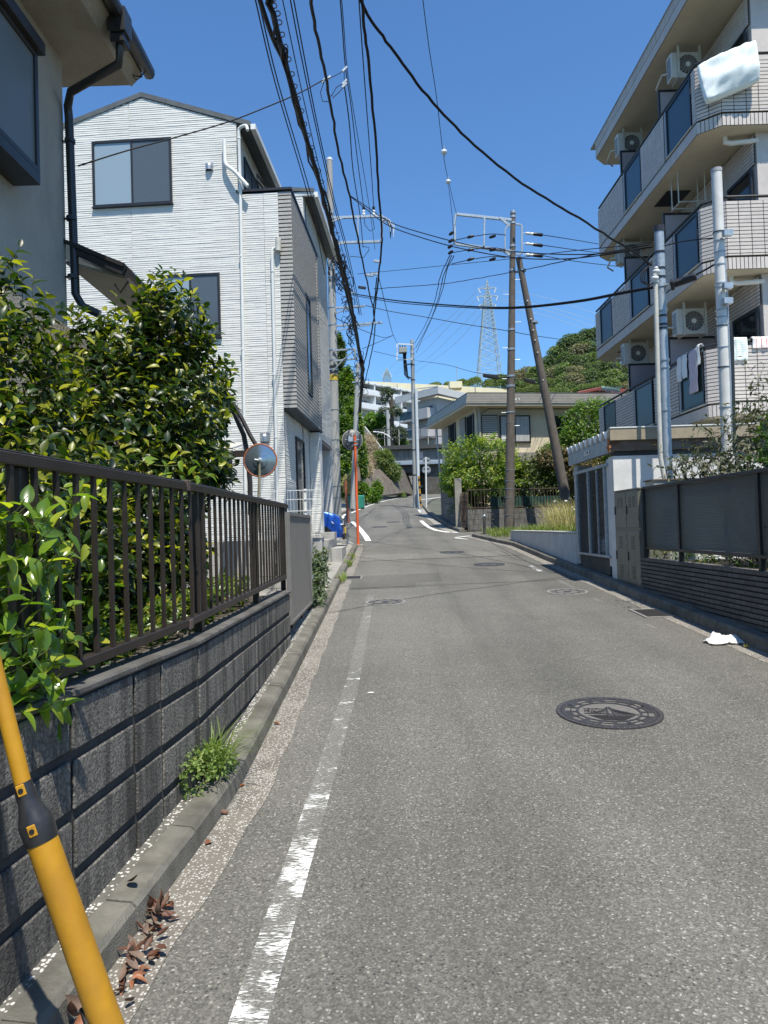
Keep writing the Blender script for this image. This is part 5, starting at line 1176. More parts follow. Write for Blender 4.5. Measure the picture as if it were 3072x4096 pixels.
arm(bp,[(1826,857),(2046,880)],YB-.1,.08,.09); arm(bp,[(1822,976),(2046,1006)],YB-.1,.08,.09); arm(bp,[(1938,872),(1936,985)],YB-.16,.05,.06); arm(bp,[(1824,855),(1818,900),(1820,940),(1818,978)],YB-.16,.06,.08)
arm(bp,[(2000,870),(2040,905)],YB-.2,.05,.09); arm(bp,[(2000,995),(2040,1020)],YB-.2,.05,.09)
arm(bp,[(2040,893),(2020,918),(2020,1005),(2035,1022)],YB-.3,.05,.05,name='side_bracket'); arm(bp,[(2062,896),(2082,898),(2088,905),(2087,1012),(2080,1018),(2062,1017)],YB-.3,.05,.06,name='side_bracket')
for v0,v1 in ((932,940),(973,983),(1017,1025)):
    a,b=P(2092,v0,YB-.3),P(2172,v1,YB-.3); d=(b-a); m=MB(); L=d.length; m.lathe(a,d,[(.012,0),(.014,L*.12),(.045,L*.16),(.05,L*.3),(.03,L*.36),(.05,L*.42),(.05,L*.5)],12); m.build('insulator',porcelain,bp,auto=50); m=MB(); m.lathe(a,d,[(.05,L*.5),(.055,L*.56),(.06,L*.95),(.025,L*1.0)],12); m.build('insulator_boot',black,bp,auto=50)
for (u,v) in ((1808,932),(1806,962),(1803,985),(1805,1008)):
    a=P(u+8,v-6,YB-.2); b=P(u-12,v+8,YB-.1); m=MB(); d=b-a; L=d.length; m.lathe(a,d,[(.02,0),(.05,L*.2),(.055,L*.7),(.03,L)],10); m.build('insulator_boot',black,bp,auto=50)
# leaning strut
st=thing('pole_strut','leaning brown concrete strut propping the brown utility pole','utility pole',P(2262,1960,YB+.0))
s0=P(2276,2060,YB); s1=P(2074,1030,YB); pole_taper(st,s0,s1,.185,.10,bpole)
for v in (1082,): q=P(2090,v,YB); bandp(st,q.x,q.y,q.z,.13,galv,.07,'clamp'); m=MB(); m.beam(P(2050,1090,YB),P(2090,1082,YB),.1,.08); m.build('clamp_link',galv,bp)
q=P(2135,1290,YB); bandp(st,q.x,q.y,q.z,.15,galv,.06,'clamp')
for k,v in enumerate((1195,1262,1303,1340,1385,1487)): 
    q=s1.lerp(s0,(v-1030)/950); m=MB(); m.lathe(q+V((-.02,-.13,0)),(0,-1,0),[(.022,0),(.022,.03)],8); m.build('bolt_socket',whitep,st)
# lamps hanging on the brown pole
for a,b,lab in (((1932,1502),(1992,1512),'dark wedge-shaped street lamp left of the brown pole'),((2098,1522),(2140,1530),'small dark street lamp between the brown pole and its strut')):
    p0,p1=P(*a,YB-.4),P(*b,YB-.4); t=thing('street_lamp',lab,'street lamp',p0); m=MB(); m.hexa([p0+V((0,-.1,-.04)),p1+V((0,-.1,-.06)),p1+V((0,.1,-.06)),p0+V((0,.1,-.04)),p0+V((0,-.1,.06)),p1+V((0,-.1,.09)),p1+V((0,.1,.09)),p0+V((0,.1,.06))]); m.build('housing',black,t,bevel=.02)
    e=P(2040,1508,YB) if a[0]<2000 else P(2045,1515,YB); m=MB(); m.tube([p1 if a[0]<2000 else p0,e],.02,6); m.build('arm',dkm,t)
# middle pole with switch gear
YM=49.8; b3=P(1664,2032,YM); t3=P(1648,1360,YM)
mp=thing('utility_pole','distant pale utility pole with a small transformer box in the middle of the street view','utility pole',b3)
pole_taper(mp,b3,t3,.20,.12,cpole); def_=0
arm(mp,[(1650,1378),(1588,1376),(1588,1440),(1650,1437)],YM-.2,.06,.07,whitep,'bracket_frame'); m=MB(); a=P(1595,1392,YM-.3); b=P(1628,1412,YM-.3); m.box(a.x,b.x,a.y-.25,a.y+.25,b.z,a.z); m.build('switch_box',M('switch_grey',(.3,.3,.27),rough=.6),mp,bevel=.03)
for k in range(3): m=MB(); q=P(1600+10*k,1388,YM-.3); m.lathe(q,(0,0,1),[(.05,-.1),(.06,0),(.03,.12)],8); m.build('bushing',dkm,mp)
m=MB()
for k in range(4): a=P(1614+3*k,1430,YM-.2); b=P(1618+5*k,1500+6*k,YM-.2); m.tube([P(1612+4*k,1412,YM-.3),a,b,P(1645,1512,YM-.2)],.035,5,False)
m.build('jumper',blackp,mp,kind='stuff'); arm(mp,[(1615,1460),(1650,1455)],YM-.2,.08,.08,dkm)
for v in (1372,1395,1415,1436,1460,1520,1590,1690,1800,1900): k=(v-1360)/672; q=P(1648+16*k,v,YM); bandp(mp,q.x,q.y,q.z,.14+.08*k,galv if v%20 else dkm,.06)
p4=thing('steel_pole','slim pale steel pole standing close beside the distant utility pole','pole',P(1675,2033,YM-.3)); m=MB(); m.tube([P(1675,2035,YM-.3),P(1671,1820,YM-.3),P(1664,1555,YM-.3)],.11,12); m.build('pole',M('pole_whitegrey',(.55,.58,.58),(.48,.5,.5),5,.5),p4,auto=50)
YL2=48.0; b5=P(1412,2035,YL2); t5=P(1432,1452,YL2); lp2=thing('utility_pole','distant concrete utility pole behind the orange mirror, where the cable bundle comes down','utility pole',b5); pole_taper(lp2,b5,t5,.21,.14,cpole)
arm(lp2,[(1405,1490),(1440,1485)],YL2-.2); arm(lp2,[(1408,1530),(1440,1526)],YL2-.2)

# ---------------------------------------------------------------- cables
def cable(pts,r,label,name='cable',cat='cable',group=None,n=9,mat=blackp,wob=0,extra=None,sub=5):
    q=[P(u,v,Y) for u,v,Y in pts]; Q=[q[0]+(q[0]-q[1])]+q+[q[-1]+(q[-1]-q[-2])]; out=[]
    for i in range(1,len(Q)-2):
        p0,p1,p2,p3=Q[i-1:i+3]; K=sub
        for k in range(K):
            s_=k/K; out.append(.5*((2*p1)+(p2-p0)*s_+(2*p0-5*p1+4*p2-p3)*s_*s_+(3*p1-p0-3*p2+p3)*s_**3))
    out.append(q[-1])
    if wob: 
        rr=random.Random(int(pts[0][0])); out=[p+V((rr.uniform(-wob,wob),0,rr.uniform(-wob,wob))) for p in out]
    m=MB(); m.tube(out,r,6)
    o=m.build(name,mat,None,smooth=True,loc=q[0]); props(o,label,cat,group); return o,out
def along(u0,v0,u1,v1,z0,z1):
    """overhead line of known height: depth follows from the height"""
    def Yz(u,v,z): d=ray(u,v); return (z-CH)/d.z*d.y
    return Yz(u0,v0,z0),Yz(u1,v1,z1)
def line(pts,z0,z1,r,label,**kw):
    """points on an overhead line whose height goes from z0 to z1"""
    n=len(pts)-1; out=[]
    for i,(u,v) in enumerate(pts):
        z=z0+(z1-z0)*i/n; d=ray(u,v); out.append((u,v,(z-CH)/d.z*d.y))
    d=[V(P(*o)) for o in out]; e=d[0]+(d[0]-d[1]).normalized()*6     # carry on overhead, past the camera
    o,q=cable(out,r,label,**kw); return o,q
GB='cables running overhead along the left side of the street'
line([(1008,-60),(1100,330),(1214,717),(1262,900),(1300,1100)],8.6,8.2,.010,'thin black overhead line, leftmost of all above the white house',group=GB)
line([(1020,-60),(1112,330),(1226,717),(1275,900),(1320,1100)],8.6,8.2,.010,'thin black overhead line just right of the leftmost line over the street',group=GB)
_,qb=line([(1020,-60),(1090,150),(1160,310),(1240,600),(1312,860),(1372,1120),(1412,1290),(1440,1440)],7.5,8.0,.030,'thick black overhead cable forming the left edge of the lashed bundle',group=GB)
_,qc=line([(1058,-60),(1100,90),(1165,345),(1235,590),(1300,815),(1350,1000),(1385,1130),(1420,1290),(1446,1440)],7.4,7.8,.035,'thick bundle of lashed black telephone cables with rings, above the left kerb',group=GB,wob=.01)
line([(1050,-60),(1092,90),(1155,350),(1228,600),(1292,815),(1345,1000),(1380,1140),(1428,1300)],7.3,7.9,.016,'medium black cable tucked into the left side of the lashed bundle',group=GB,wob=.035)
line([(1068,-60),(1112,110),(1175,365),(1243,600),(1308,820),(1356,1000),(1392,1140),(1432,1300)],7.3,7.9,.018,'medium black cable tucked into the right side of the lashed bundle',group=GB,wob=.04)
# lashing rings hanging from the bundle
t=thing('cable_rings','row of small black suspension rings hanging from the lashed cable bundle','cable rings',qc[3])
for i,q in enumerate(qc[2:-8]):
    for s_ in range(1):
        m=MB(); m.tube([q+V((.032*math.cos(a)+.05,0,.032*math.sin(a))) for a in [2*PI*k/9 for k in range(10)]],.007,5,False); m.build('ring',blackp,t)
line([(1118,-60),(1215,400),(1290,720),(1380,1040),(1425,1220)],8.8,8.6,.008,'thin overhead line between the lashed bundle and the twisted cable',group=GB)
line([(1150,-60),(1200,200),(1262,500),(1330,800),(1385,1010),(1440,1260)],9.0,8.8,.010,'left one of two close thin lines right of the lashed bundle',group=GB)
line([(1164,-60),(1212,200),(1270,500),(1337,800),(1392,1010),(1446,1260)],9.0,8.8,.010,'right one of two close thin lines right of the lashed bundle',group=GB)
line([(1238,-60),(1262,120),(1300,300),(1330,460),(1357,620),(1400,790),(1430,950),(1462,1100),(1492,1230)],7.2,8.6,.020,'black twisted cable with lashing turns crossing the sky to the left rack',group=GB,wob=.012)
line([(1356,-60),(1368,90),(1382,270),(1405,430),(1430,640),(1455,830)],10.5,12.3,.012,'thin line ending at the left insulator of the first pole rack',group=GB)
line([(1362,-60),(1374,90),(1388,270),(1412,430),(1450,660),(1482,860),(1500,1000)],10.3,11.6,.008,'very thin line passing behind the left insulator of the first pole rack',group=GB)
line([(1376,330),(1398,500),(1412,680),(1440,860),(1452,990)],9.6,10.8,.012,'sagging thin wire from the splice clamp down to the first rack',group=GB)
line([(1432,-60),(1448,180),(1470,480),(1485,680),(1495,830)],10.5,12.3,.012,'thin line ending at the right insulator of the first pole rack',group=GB)
line([(1445,-60),(1458,110),(1478,280),(1500,540),(1515,760),(1524,870),(1528,960),(1520,1050),(1508,1160),(1497,1260),(1484,1340),(1462,1430),(1446,1490)],8.8,8.0,.023,'thick black cable sweeping down past the right end of the first rack',group=GB,wob=.01)
cable([(1508,1110,26),(1494,1240,27),(1500,1300,28),(1494,1370,29),(1482,1430,31),(1466,1500,34),(1445,1580,40),(1430,1660,46)],.022,'black cable with spare loops right of the bundle, falling behind the far pole',group=GB,wob=.01)
cable([(1446,1440,26),(1450,1500,32),(1446,1560,38),(1440,1650,48)],.09,'thick black tail of the cable bundle dropping to the far pole',group=GB,wob=.03)
GR='cables crossing the street to the poles on the right'
line([(1425,-60),(1460,40),(1530,145),(1610,255),(1710,385),(1820,505),(1960,635),(2120,755),(2280,850),(2440,950),(2545,1015),(2605,1062)],6.6,5.3,.016,'thick twisted black cable swooping from top centre to the steel pole',group=GR,wob=.006)
cable([(1400,782,17),(1460,822,16.2),(1560,888,15),(1700,935,14),(1900,985,13),(2100,1010,12.2),(2300,1018,11.6),(2450,1010,11.2),(2610,985,10.8)],.010,'upper of two thin service wires from the twisted cable to the steel pole',group=GR)
cable([(1402,786,17),(1455,828,16.2),(1550,900,15),(1700,955,14),(1850,995,13.3),(2050,1030,12.5),(2250,1036,11.8),(2450,1015,11.2),(2612,988,10.8)],.010,'lower of two thin service wires from the twisted cable to the steel pole',group=GR)
cable([(1430,1096,25),(1600,1080,24),(1780,1062,22),(2035,1036,18),(2250,1008,14.5),(2480,985,12),(2612,972,10.8)],.008,'thin wire from the left pole across the brown pole just under its arm frame',group=GR)
cable([(1495,1155,26),(1600,1148,25.5),(1780,1134,25),(1900,1115,25),(2032,1092,24.8),(2140,1070,20),(2250,1045,16),(2450,1005,12),(2610,980,10.8)],.012,'twisted black wire level with the clamp between brown pole and strut',group=GR,wob=.01)
cable([(1408,1174,25.3),(1480,1186,23),(1600,1204,20),(1850,1224,17),(2060,1229,15),(2300,1205,12.8),(2480,1172,11.4),(2615,1148,10.8)],.019,'thick black cable sagging level across the street below the arm frames',group=GR)
cable([(1408,1180,25.3),(1480,1193,23),(1600,1212,20),(1850,1230,17),(2060,1234,15),(2300,1210,12.8),(2480,1177,11.4),(2615,1152,10.8)],.012,'thinner cable following just under the thick sagging street cable',group=GR)
cable([(1462,1222,25.3),(1560,1245,25),(1700,1268,25),(1850,1295,25),(2022,1322,24.9),(2120,1340,27),(2260,1360,32)],.012,'wire meeting the brown pole below the strut clamp, from the left pole',group=GR)
cable([(1495,1405,30),(1650,1440,40),(1780,1458,33),(1900,1490,28),(2022,1502,25)],.010,'thin low wire running from the middle pole to the lamp on the brown pole',group=GR)
for i,(v0,u1,v1) in enumerate(((943,2500,995),(984,2560,1030),(1026,2600,1080))):
    cable([(2172,v0-3,24.7),(2330,(v0+v1)//2-4,29),(u1,v1,36)],.014,['top','middle','bottom'][i]+' of three power lines leaving the brown pole behind the apartments',group='power lines from the brown pole')
GM='power lines from the brown pole'
for i,(u0,v0,um,vm,u1,v1) in enumerate(((1800,1020,1748,1180,1660,1372),(1808,1022,1760,1180,1663,1392),(1816,1024,1775,1150,1664,1412))):
    cable([(u0,v0,24.9),(um+12,vm-70,29),(um-8,vm+20,35),(um-45,vm+115,42),(u1,v1,49.6)],.018,['left','middle','right'][i]+' of three power lines falling from the brown pole to the middle pole',group=GM,wob=.01)
for i,(v0,v1,vb) in enumerate(((958,940,-8),(1005,998,0),(1050,1030,-10))):
    cable([(1806,v0+6,24.8),(1880,v0-6+vb//2,24.6),(1965,v0-14+vb,24.5),(2022,v1,24.6)],.014,['upper','middle','lower'][i]+' black jumper wire with spacers inside the brown pole arm frame',group='jumper wires at the brown pole')
    for u_ in (1882,1970):
        p0=P(u_-14,v0-3+vb//2,24.6); p1=P(u_+14,v0-8+vb,24.55); m=MB(); d=p1-p0; m.lathe(p0,d,[(.015,0),(.05,d.length*.15),(.05,d.length*.85),(.015,d.length)],10); m.build('splice_sleeve',black,bp,auto=50)
line([(1684,-60),(1716,190),(1745,380),(1772,610),(1790,710)],12.3,12.4,.009,'single thin guy line dropping from top centre to the brown pole frame',group='wires at the brown pole')
cable([(1790,710,21.5),(1806,840,23.5),(1818,980,24.9)],.008,'left branch of the guy line below its ring insulator',group='wires at the brown pole'); cable([(1792,712,21.5),(1812,800,23.2),(1828,865,24.9)],.008,'right branch of the guy line below its ring insulator',group='wires at the brown pole')
for (u,v,Y) in ((1776,608,18.4),(1793,727,21.5)):
    t=thing('guy_insulator','small grey ball insulator on the guy line, '+('upper of two' if v<700 else 'lower of two'),'insulator',P(u,v,Y)); m=MB(); m.ball(P(u,v,Y),.085,12,8,(1,1,.8)); m.build('ball',porcelain,t,smooth=True); m=MB(); q=P(u,v,Y); m.tube([q+V((0,0,.16)),q-V((0,0,.16))],.02,6); m.build('clip',galv,t)
cable([(1513,1100,26),(1546,1237,32),(1571,1335,40),(1591,1376,49.5)],.014,'thin wire running from the first rack down to the middle pole bracket',group=GM)
cable([(1335,1268,25.4),(1400,1300,26),(1500,1340,32),(1540,1350,36),(1575,1340,40)],.012,'sagging wire with loop between the left pole and the middle pole',group=GM)
cable([(1450,1395,27),(1510,1370,32),(1575,1340,40)],.012,'short rising wire from the bundle to the loop clamp in mid-air',group=GM)
line([(312,664),(500,605),(690,553),(900,492),(1000,455),(1180,380),(1290,322)],5.75,8.0,.009,'thin service wire slanting across the front of the white house',cat='cable')
cable([(1290,322,10.4),(1340,303,10.6),(1378,280,10.8)],.006,'fine bare wire linking the service wire to the splice clamp',group='wires at the splice clamp')
cable([(2650,985,10.8),(2720,968,10.5),(2790,958,10.2),(2862,952,9.85)],.009,'black wire linking the tops of the steel pole and the white pole',group=GR)
cable([(2786,1098,10.4),(2820,1080,10.1),(2868,1052,9.85)],.014,'short black cable from the slab street lamp up to the white pole',group=GR)
for i_ in range(3): cable([(2608,1040+8*i_,10.75),(2582-6*i_,1085,10.72),(2580-8*i_,1125,10.7),(2600,1140,10.7),(2622,1118,10.7)],.008,['inner','middle','outer'][i_]+' of three drip loops of wire left of the steel pole head',group='drip loops at the steel pole')
t=thing('splice_clamp','small silver splice clamps with drop loops where the house wire meets the overhead lines','clamp',P(1378,280,10.8))
for (u,v) in ((1295,322),(1312,315),(1378,278),(1377,330),(1377,342)): m=MB(); q=P(u,v,10.6); m.beam(q+V((-.03,0,-.03)),q+V((.04,0,.04)),.03,.03); m.build('clamp_body',galv,t)
for pts in (((1296,328),(1282,370),(1290,405),(1318,408)),((1312,320),(1305,360),(1320,385),(1330,380)),((1378,330),(1345,350),(1325,385)),((1378,345),(1355,370),(1330,392)),((1377,282),(1377,330))):
    m=MB(); m.tube([P(u,v,10.6) for u,v in pts],.006,5,False); m.build('loop',blackp,t)
# tangle of joint loops around the bundle beyond the first pole
t=thing('cable_tangle','tangle of joint boxes and wire loops round the cable bundle beyond the left pole','cable joint',P(1400,1180,25)); rr=random.Random(9); m=MB()
for i in range(70):
    k=rr.random(); v=1010+k*560; u=1352+ (v-1010)*.17+rr.uniform(-12,26); Y=17+k*14; q=P(u,v,Y); s_=.12+.12*rr.random(); ph=rr.uniform(0,6)
    m.tube([q+V((s_*.7*math.cos(a+ph),0,s_*math.sin(a)-s_)) for a in [PI*2*j/7*rr.uniform(.6,1) for j in range(8)]],.010,4,False)
m.build('wire_loops',blackp,t,kind='stuff')
for (u,v) in ((1478,1100),(1510,1045),(1500,1095),(1448,1150),(1400,1170)):
    m=MB(); q=P(u,v,25.2); m.beam(q+V((-.14,0,.02)),q+V((.14,0,-.03)),.07,.09); m.build('joint_box',galv if u!=1448 else black,t,bevel=.01)
t=thing('loose_wires','bunch of loose black and white wires spraying from the right end of the first rack','wires',P(1530,880,25.2))
for i in range(7):
    a=P(1530,868+4*i,25.2); e=P(1560+6*(i%4),905+5*(i%3),25.2); m=MB(); m.tube([a,a.lerp(e,.5)+V((0,0,.15)),e,e+V((-.05*(i%2),0,-.2-.03*i))],.013,5,False); m.build('wire',whitep if i%3==0 else blackp,t)
for pts in (((1490,870),(1498,915),(1480,925),(1460,900),(1456,870)),((1452,985),(1475,990),(1476,1000),(1455,1030),(1400,1025)),((1340,900),(1330,940),(1350,960))):
    m=MB(); m.tube([P(u,v,25.2) for u,v in pts],.012,5,False); m.build('wire',blackp,t)
# ================================================================ MIDDLE DISTANCE
# ---- blue car, nose out of the carport
blue=M('car_blue',(.008,.075,.42),(.008,.07,.40),2,.28,metal=.35,coat=1); rubber=M('tyre',(.02,.02,.02),rough=.8); lampm=mat_glass('headlamp',(.5,.52,.55),.08)
gz=.96; nx=-1.13; y0_,y1_=19.05,20.55
t=thing('parked_car','bright blue small car parked nose-out in the carport of the white house','car',(-2.8,19.8,gz))
def prof(i):   # side outline, x back from the nose
    return [(-.0,.30),(.02,.48),(.0,.66),(-.06,.86),(-.20,.96),(-.62,1.05),(-.80,1.10),(-1.28,1.58),(-1.6,1.66),(-2.9,1.66),(-3.3,1.5),(-3.38,.9),(-3.38,.3)]
m=MB(); pr=prof(0); ins=[.10,.0,.0,.02,.06,.08,.10,.16,.18,.18,.14,.04,.04]; secs=[]
for k,(yy,sh) in enumerate(((y0_,1.0),(y0_+.10,.3),(y0_+.28,0),((y0_+y1_)/2,-.25),(y1_-.28,0),(y1_-.1,.3),(y1_,1.0))):
    secs.append([V((nx+x-(.10*max(0,sh) if x>-.3 else 0),(yy+ins[j]*(1 if k<3 else -1)) if k in (0,6) else yy,gz+z-(.05*max(0,sh) if .8<z<1.2 else 0))) for j,(x,z) in enumerate(pr)])
n=len(pr); m.v=[q for s_ in secs for q in s_]
for k in range(6):
    for j in range(n): m.f.append((k*n+j,k*n+(j+1)%n,(k+1)*n+(j+1)%n,(k+1)*n+j)); m.mi.append(0)
m.f+=[tuple(range(n))[::-1],tuple(6*n+j for j in range(n))]; m.mi+=[0,0]
m.build('body',blue,t,auto=35)
cf=Fr((nx,y0_+.015,gz),(1,0,0)); 
m=MB(); m.prism([cf.p(-.66+.43*math.cos(a),.30+.36*math.sin(a),.02) for a in [PI*k/14 for k in range(15)]],(0,.1,0)); m.build('wheel_arch',black,t)
for xw in (-.66,-2.75):
    for yw,sg in ((y0_+.02,1),(y1_-.2,1)):
        m=MB(); m.lathe((nx+xw,yw,gz+.28),(0,1,0),[(.20,.0),(.27,.02),(.28,.05),(.28,.14),(.26,.17)],24); w_=m.build('wheel',rubber,t,auto=40); m=MB(); m.lathe((nx+xw,yw-.004,gz+.28),(0,1,0),[(.17,0),(.18,.02),(.18,.03)],20); m.build('rim',galv,w_)
for sg in (0,1):
    yy=y0_+.02 if sg==0 else y1_-.02; m=MB(); s_=1 if sg==0 else -1
    q=[(nx-.38,yy+s_*.07,gz+.90),(nx-.03,yy+s_*.10,gz+.82),(nx+.012,yy+s_*.42,gz+.80),(nx+.012,yy+s_*.42,gz+.66),(nx-.0,yy+s_*.06,gz+.64),(nx-.28,yy+s_*.0,gz+.70)]
    cen=sum((V(a) for a in q),V())/6; m.v=[V(a)+V((.012,-s_*.012,0)) for a in q]+[cen+V((.02,-s_*.02,.0))]; m.f=[(i,(i+1)%6,6) for i in range(6)]; m.mi=[0]*6; m.build('headlight',lampm,t)
m=MB(); m.box(nx-.0,nx+.035,y0_+.42,y1_-.42,gz+.60,gz+.83); g_=m.build('grille',black,t,bevel=.01)
for z in (.65,.71,.77): m=MB(); m.box(nx+.03,nx+.045,y0_+.44,y1_-.44,gz+z,gz+z+.02); m.build('grille_bar',chrome,g_)
m=MB(); m.box(nx-.02,nx+.045,y0_+.18,y1_-.18,gz+.25,gz+.42); m.build('lower_intake',black,t,bevel=.02)
m=MB(); m.box(nx+.03,nx+.055,y0_+.58,y1_-.58,gz+.42,gz+.58); pm=m.build('number_plate',M('plate_yellow',(.72,.50,.03),rough=.5),t)
m=MB(); m.add([cf.p(-.84,1.13,-.12),cf.p(-1.28,1.57,-.2),cf.p(-1.28,1.57,-1.28),cf.p(-.84,1.13,-1.36)],[(0,1,2,3)]); m.build('windscreen',glass_d,t,solid=.02)
m=MB(); m.prism([cf.p(-1.0,1.12,.0),cf.p(-1.42,1.55,-.13),cf.p(-3.1,1.52,-.13),cf.p(-3.2,1.1,.0)],(0,.01,0)); m.build('side_window',glass_d,t)
# ---- garden wall, gate, railing and hedge round the beige house across the side street
gblock=M('garden_block',(.17,.165,.155),(.10,.097,.09),5,.9,.4,60,rnd=.15,dirt=.6)
t=thing('garden_wall','low weathered grey block wall under a railing at the corner of the side street','wall',(4,26,1.3))
ga=V((3.05,25.95,0)); gb=V((9.6,27.2,0)); f=Fr(ga,gb-ga); its=[]; Lg=(gb-ga).length
for r_ in range(4):
    a=-.2*(r_%2)
    while a<Lg: its.append((f,max(a,0)+.004,min(a+.4,Lg)-.004,1.30+.19*r_+.004,1.30+.19*r_+.186,-.12,0)); a+=.4
pieces(t,'block',[i for i in its if i[2]-i[1]>.05],gblock,290,bev=.004); m=MB(); m.fbox(f,0,Lg,1.1,1.3,-.12,0); m.build('footing',concd,t)
t=thing('garden_railing','thin dark garden railing with green net on the low block wall','fence',(4,26,2))
rf_=Fr(ga+V((0,.06,0)),gb-ga)
for z in (2.12,2.78): m=MB(); m.fbox(rf_,0,Lg,z-.02,z+.02,-.015,.015); m.build('rail',M('rail_brown',(.07,.05,.04),rough=.6) if 'rail_brown' not in MATS else MATS['rail_brown'],t)
for i in range(54): m=MB(); a=.05+i*Lg/54; m.fbox(rf_,a-.008,a+.008,2.06,2.84 if i%9==0 else 2.76,-.008,.008); m.build('bar',MATS['rail_brown'],t)
m=MB(); m.fbox(rf_,.9,Lg,2.1,2.5,-.05,-.045); m.build('green_net',M('green_net',(.012,.06,.045),rough=.8),t)
t=thing('tall_block_wall','dark stepped concrete block wall climbing the street beside the garden gate','wall',(2.7,30,1.5))
wa=V((2.86,27.2,0)); wb=V((2.78,34.5,0)); f=Fr(wa,wb-wa,(-1,0,0)); its=[]; Lw=(wb-wa).length
for r_ in range(17):
    a=-.2*(r_%2)
    while a<Lw:
        z=1.2+.2*r_; top=3.25+.2*int(a/1.3)
        if z+.19<=top and z+.2>rz(wa.y+a)+.1: its.append((f,max(a,0)+.005,min(a+.4,Lw)-.005,z+.004,z+.196,-.13,0))
        a+=.4
pieces(t,'block',[i for i in its if i[2]-i[1]>.05],gblock,280,bev=.004); f2=Fr((2.73,27.19,0),(1,0,0)); m=MB(); m.box(2.73,2.99,27.1,27.19,1.2,3.3); m.build('end_pier',conc,t)
t=thing('folding_gate','rusty accordion lattice gate between the tall block wall and the garden railing','gate',(2.95,26.6,1.3))
gf=Fr((2.93,27.05,0),(.14,-1,0),(-1,-.14,0)); m=MB()
for i in range(9):
    a=i*.115; m.tube([gf.p(a,1.45,0),gf.p(a+.115,2.1,0),gf.p(a,2.62,0)],.009,4); m.tube([gf.p(a+.115,1.45,.02),gf.p(a,2.1,.02),gf.p(a+.115,2.62,.02)],.009,4)
m.build('lattice',M('gate_rust',(.16,.12,.09),(.1,.06,.04),12,.7),t,kind='stuff')
for i in range(10): m=MB(); a=i*.115; m.tube([gf.p(a,1.4,.0),gf.p(a,2.72,.0)],.010,5); m.build('upright',MATS['gate_rust'],t)
# ---- beige two-storey house across the side street
hb=M('house_beige',(.60,.525,.385),(.54,.47,.35),1.5,.85,.2,40,dirt=.2,dirtc=(.25,.22,.17)); rfm=M('roof_edge_metal',(.34,.32,.28),(.29,.27,.24),3,.5,metal=.1,dirt=.2); shm=M('shutter_beige',(.42,.38,.31),(.38,.34,.28),5,.55)
t=thing('corner_house','beige two-storey house with ribbed metal roof edge and shuttered windows across the side street','house',(7,34,1.5))
hc=P(1905,1650,31.3); hc.z=0; uR=V((1,.18,0)).normalized(); uL=V((-.18,1,0)).normalized()
FR=Fr(hc,uR); FL=Fr(hc,-uL); LR,LL=8.6,6.0; zc=1.6; ze=6.66
m=MB(); q=[hc,hc+uR*LR,hc+uR*LR+uL*LL,hc+uL*LL]; m.prism([a+V((0,0,zc)) for a in q],(0,0,ze-zc)); m.build('wall',hb,t)
m=MB()
for a in (1.75,5.3): m.fbox(FR,a,a+.015,4.3,ze,0,.004)
m.build('wall_joint',concd,t,kind='stuff')
def ring(z,o,h=0): return [hc+(-uR)*o+(-uL)*o+V((0,0,z)),hc+uR*(LR+o)+(-uL)*o+V((0,0,z)),hc+uR*(LR+o)+uL*(LL+o)+V((0,0,z)),hc+(-uR)*o+uL*(LL+o)+V((0,0,z))]
m=MB(); m.prism(ring(ze,.62),(0,0,.1)); m.build('eaves_soffit',hb,t)
rt=MB(); rt.prism(ring(ze+.1,.50),(0,0,.44)); roof_=rt.build('roof',rfm,t)
for k in range(6):
    o=.66-.018*k; m=MB(); z=ze+.1+.075*k; r0,r1=ring(z,o),ring(z,.48)
    for i,j in ((0,1),(3,0)): m.hexa([r0[i],r0[j],r1[j],r1[i]]+[v+V((0,0,.06)) for v in (r0[i],r0[j],r1[j],r1[i])])
    m.build('edge_strip',rfm,roof_)
m=MB(); m.prism(ring(ze+.555,.56),(0,0,.03)); m.build('roof_top',MATS['roof_slate'] if 'roof_slate' in MATS else rfm,roof_)
def shutter(f,u0,v0,u1,v1,ns=15):
    (a0,b1),(a1,b0)=f.hit(u0,v0),f.hit(u1,v1); a0,a1=sorted((a0,a1)); m=MB(); m.fbox(f,a0,a1,b0,b1,0,.06); s_=m.build('shutter_box',dkm,t)
    for i in range(ns): h=(b1-b0-.06)/ns; m=MB(); z=b0+.03+i*h; m.hexa([f.p(a0+.02,z,.09),f.p(a1-.02,z,.09),f.p(a1-.02,z,.06),f.p(a0+.02,z,.06),f.p(a0+.02,z+h*.8,.068),f.p(a1-.02,z+h*.8,.068),f.p(a1-.02,z+h*.8,.06),f.p(a0+.02,z+h*.8,.06)]); m.build('slat',shm,s_)
def win(f,u0,v0,u1,v1,n,mg):
    (a0,b1),(a1,b0)=f.hit(u0,v0),f.hit(u1,v1); window(t,f,a0,b0,a1,b1,n,.055,.07,dkm,mg)
curt=M('curtained_pane',(.45,.46,.45),(.30,.31,.31),4,.25,stretch=(6,6,.3),spec=.8)
shutter(FR,1924,1660,1992,1790); win(FR,1996,1662,2122,1770,2,(curt,curt)); win(FR,2204,1665,2262,1775,1,(glass_d,))
shutter(FL,1842,1680,1868,1775,13); gk=M('dark_interior',(.012,.013,.014),rough=.75,spec=.1); win(FL,1870,1668,1900,1775,1,(gk,)); shutter(FL,1778,1712,1801,1790,12); win(FL,1803,1700,1826,1780,1,(gk,))
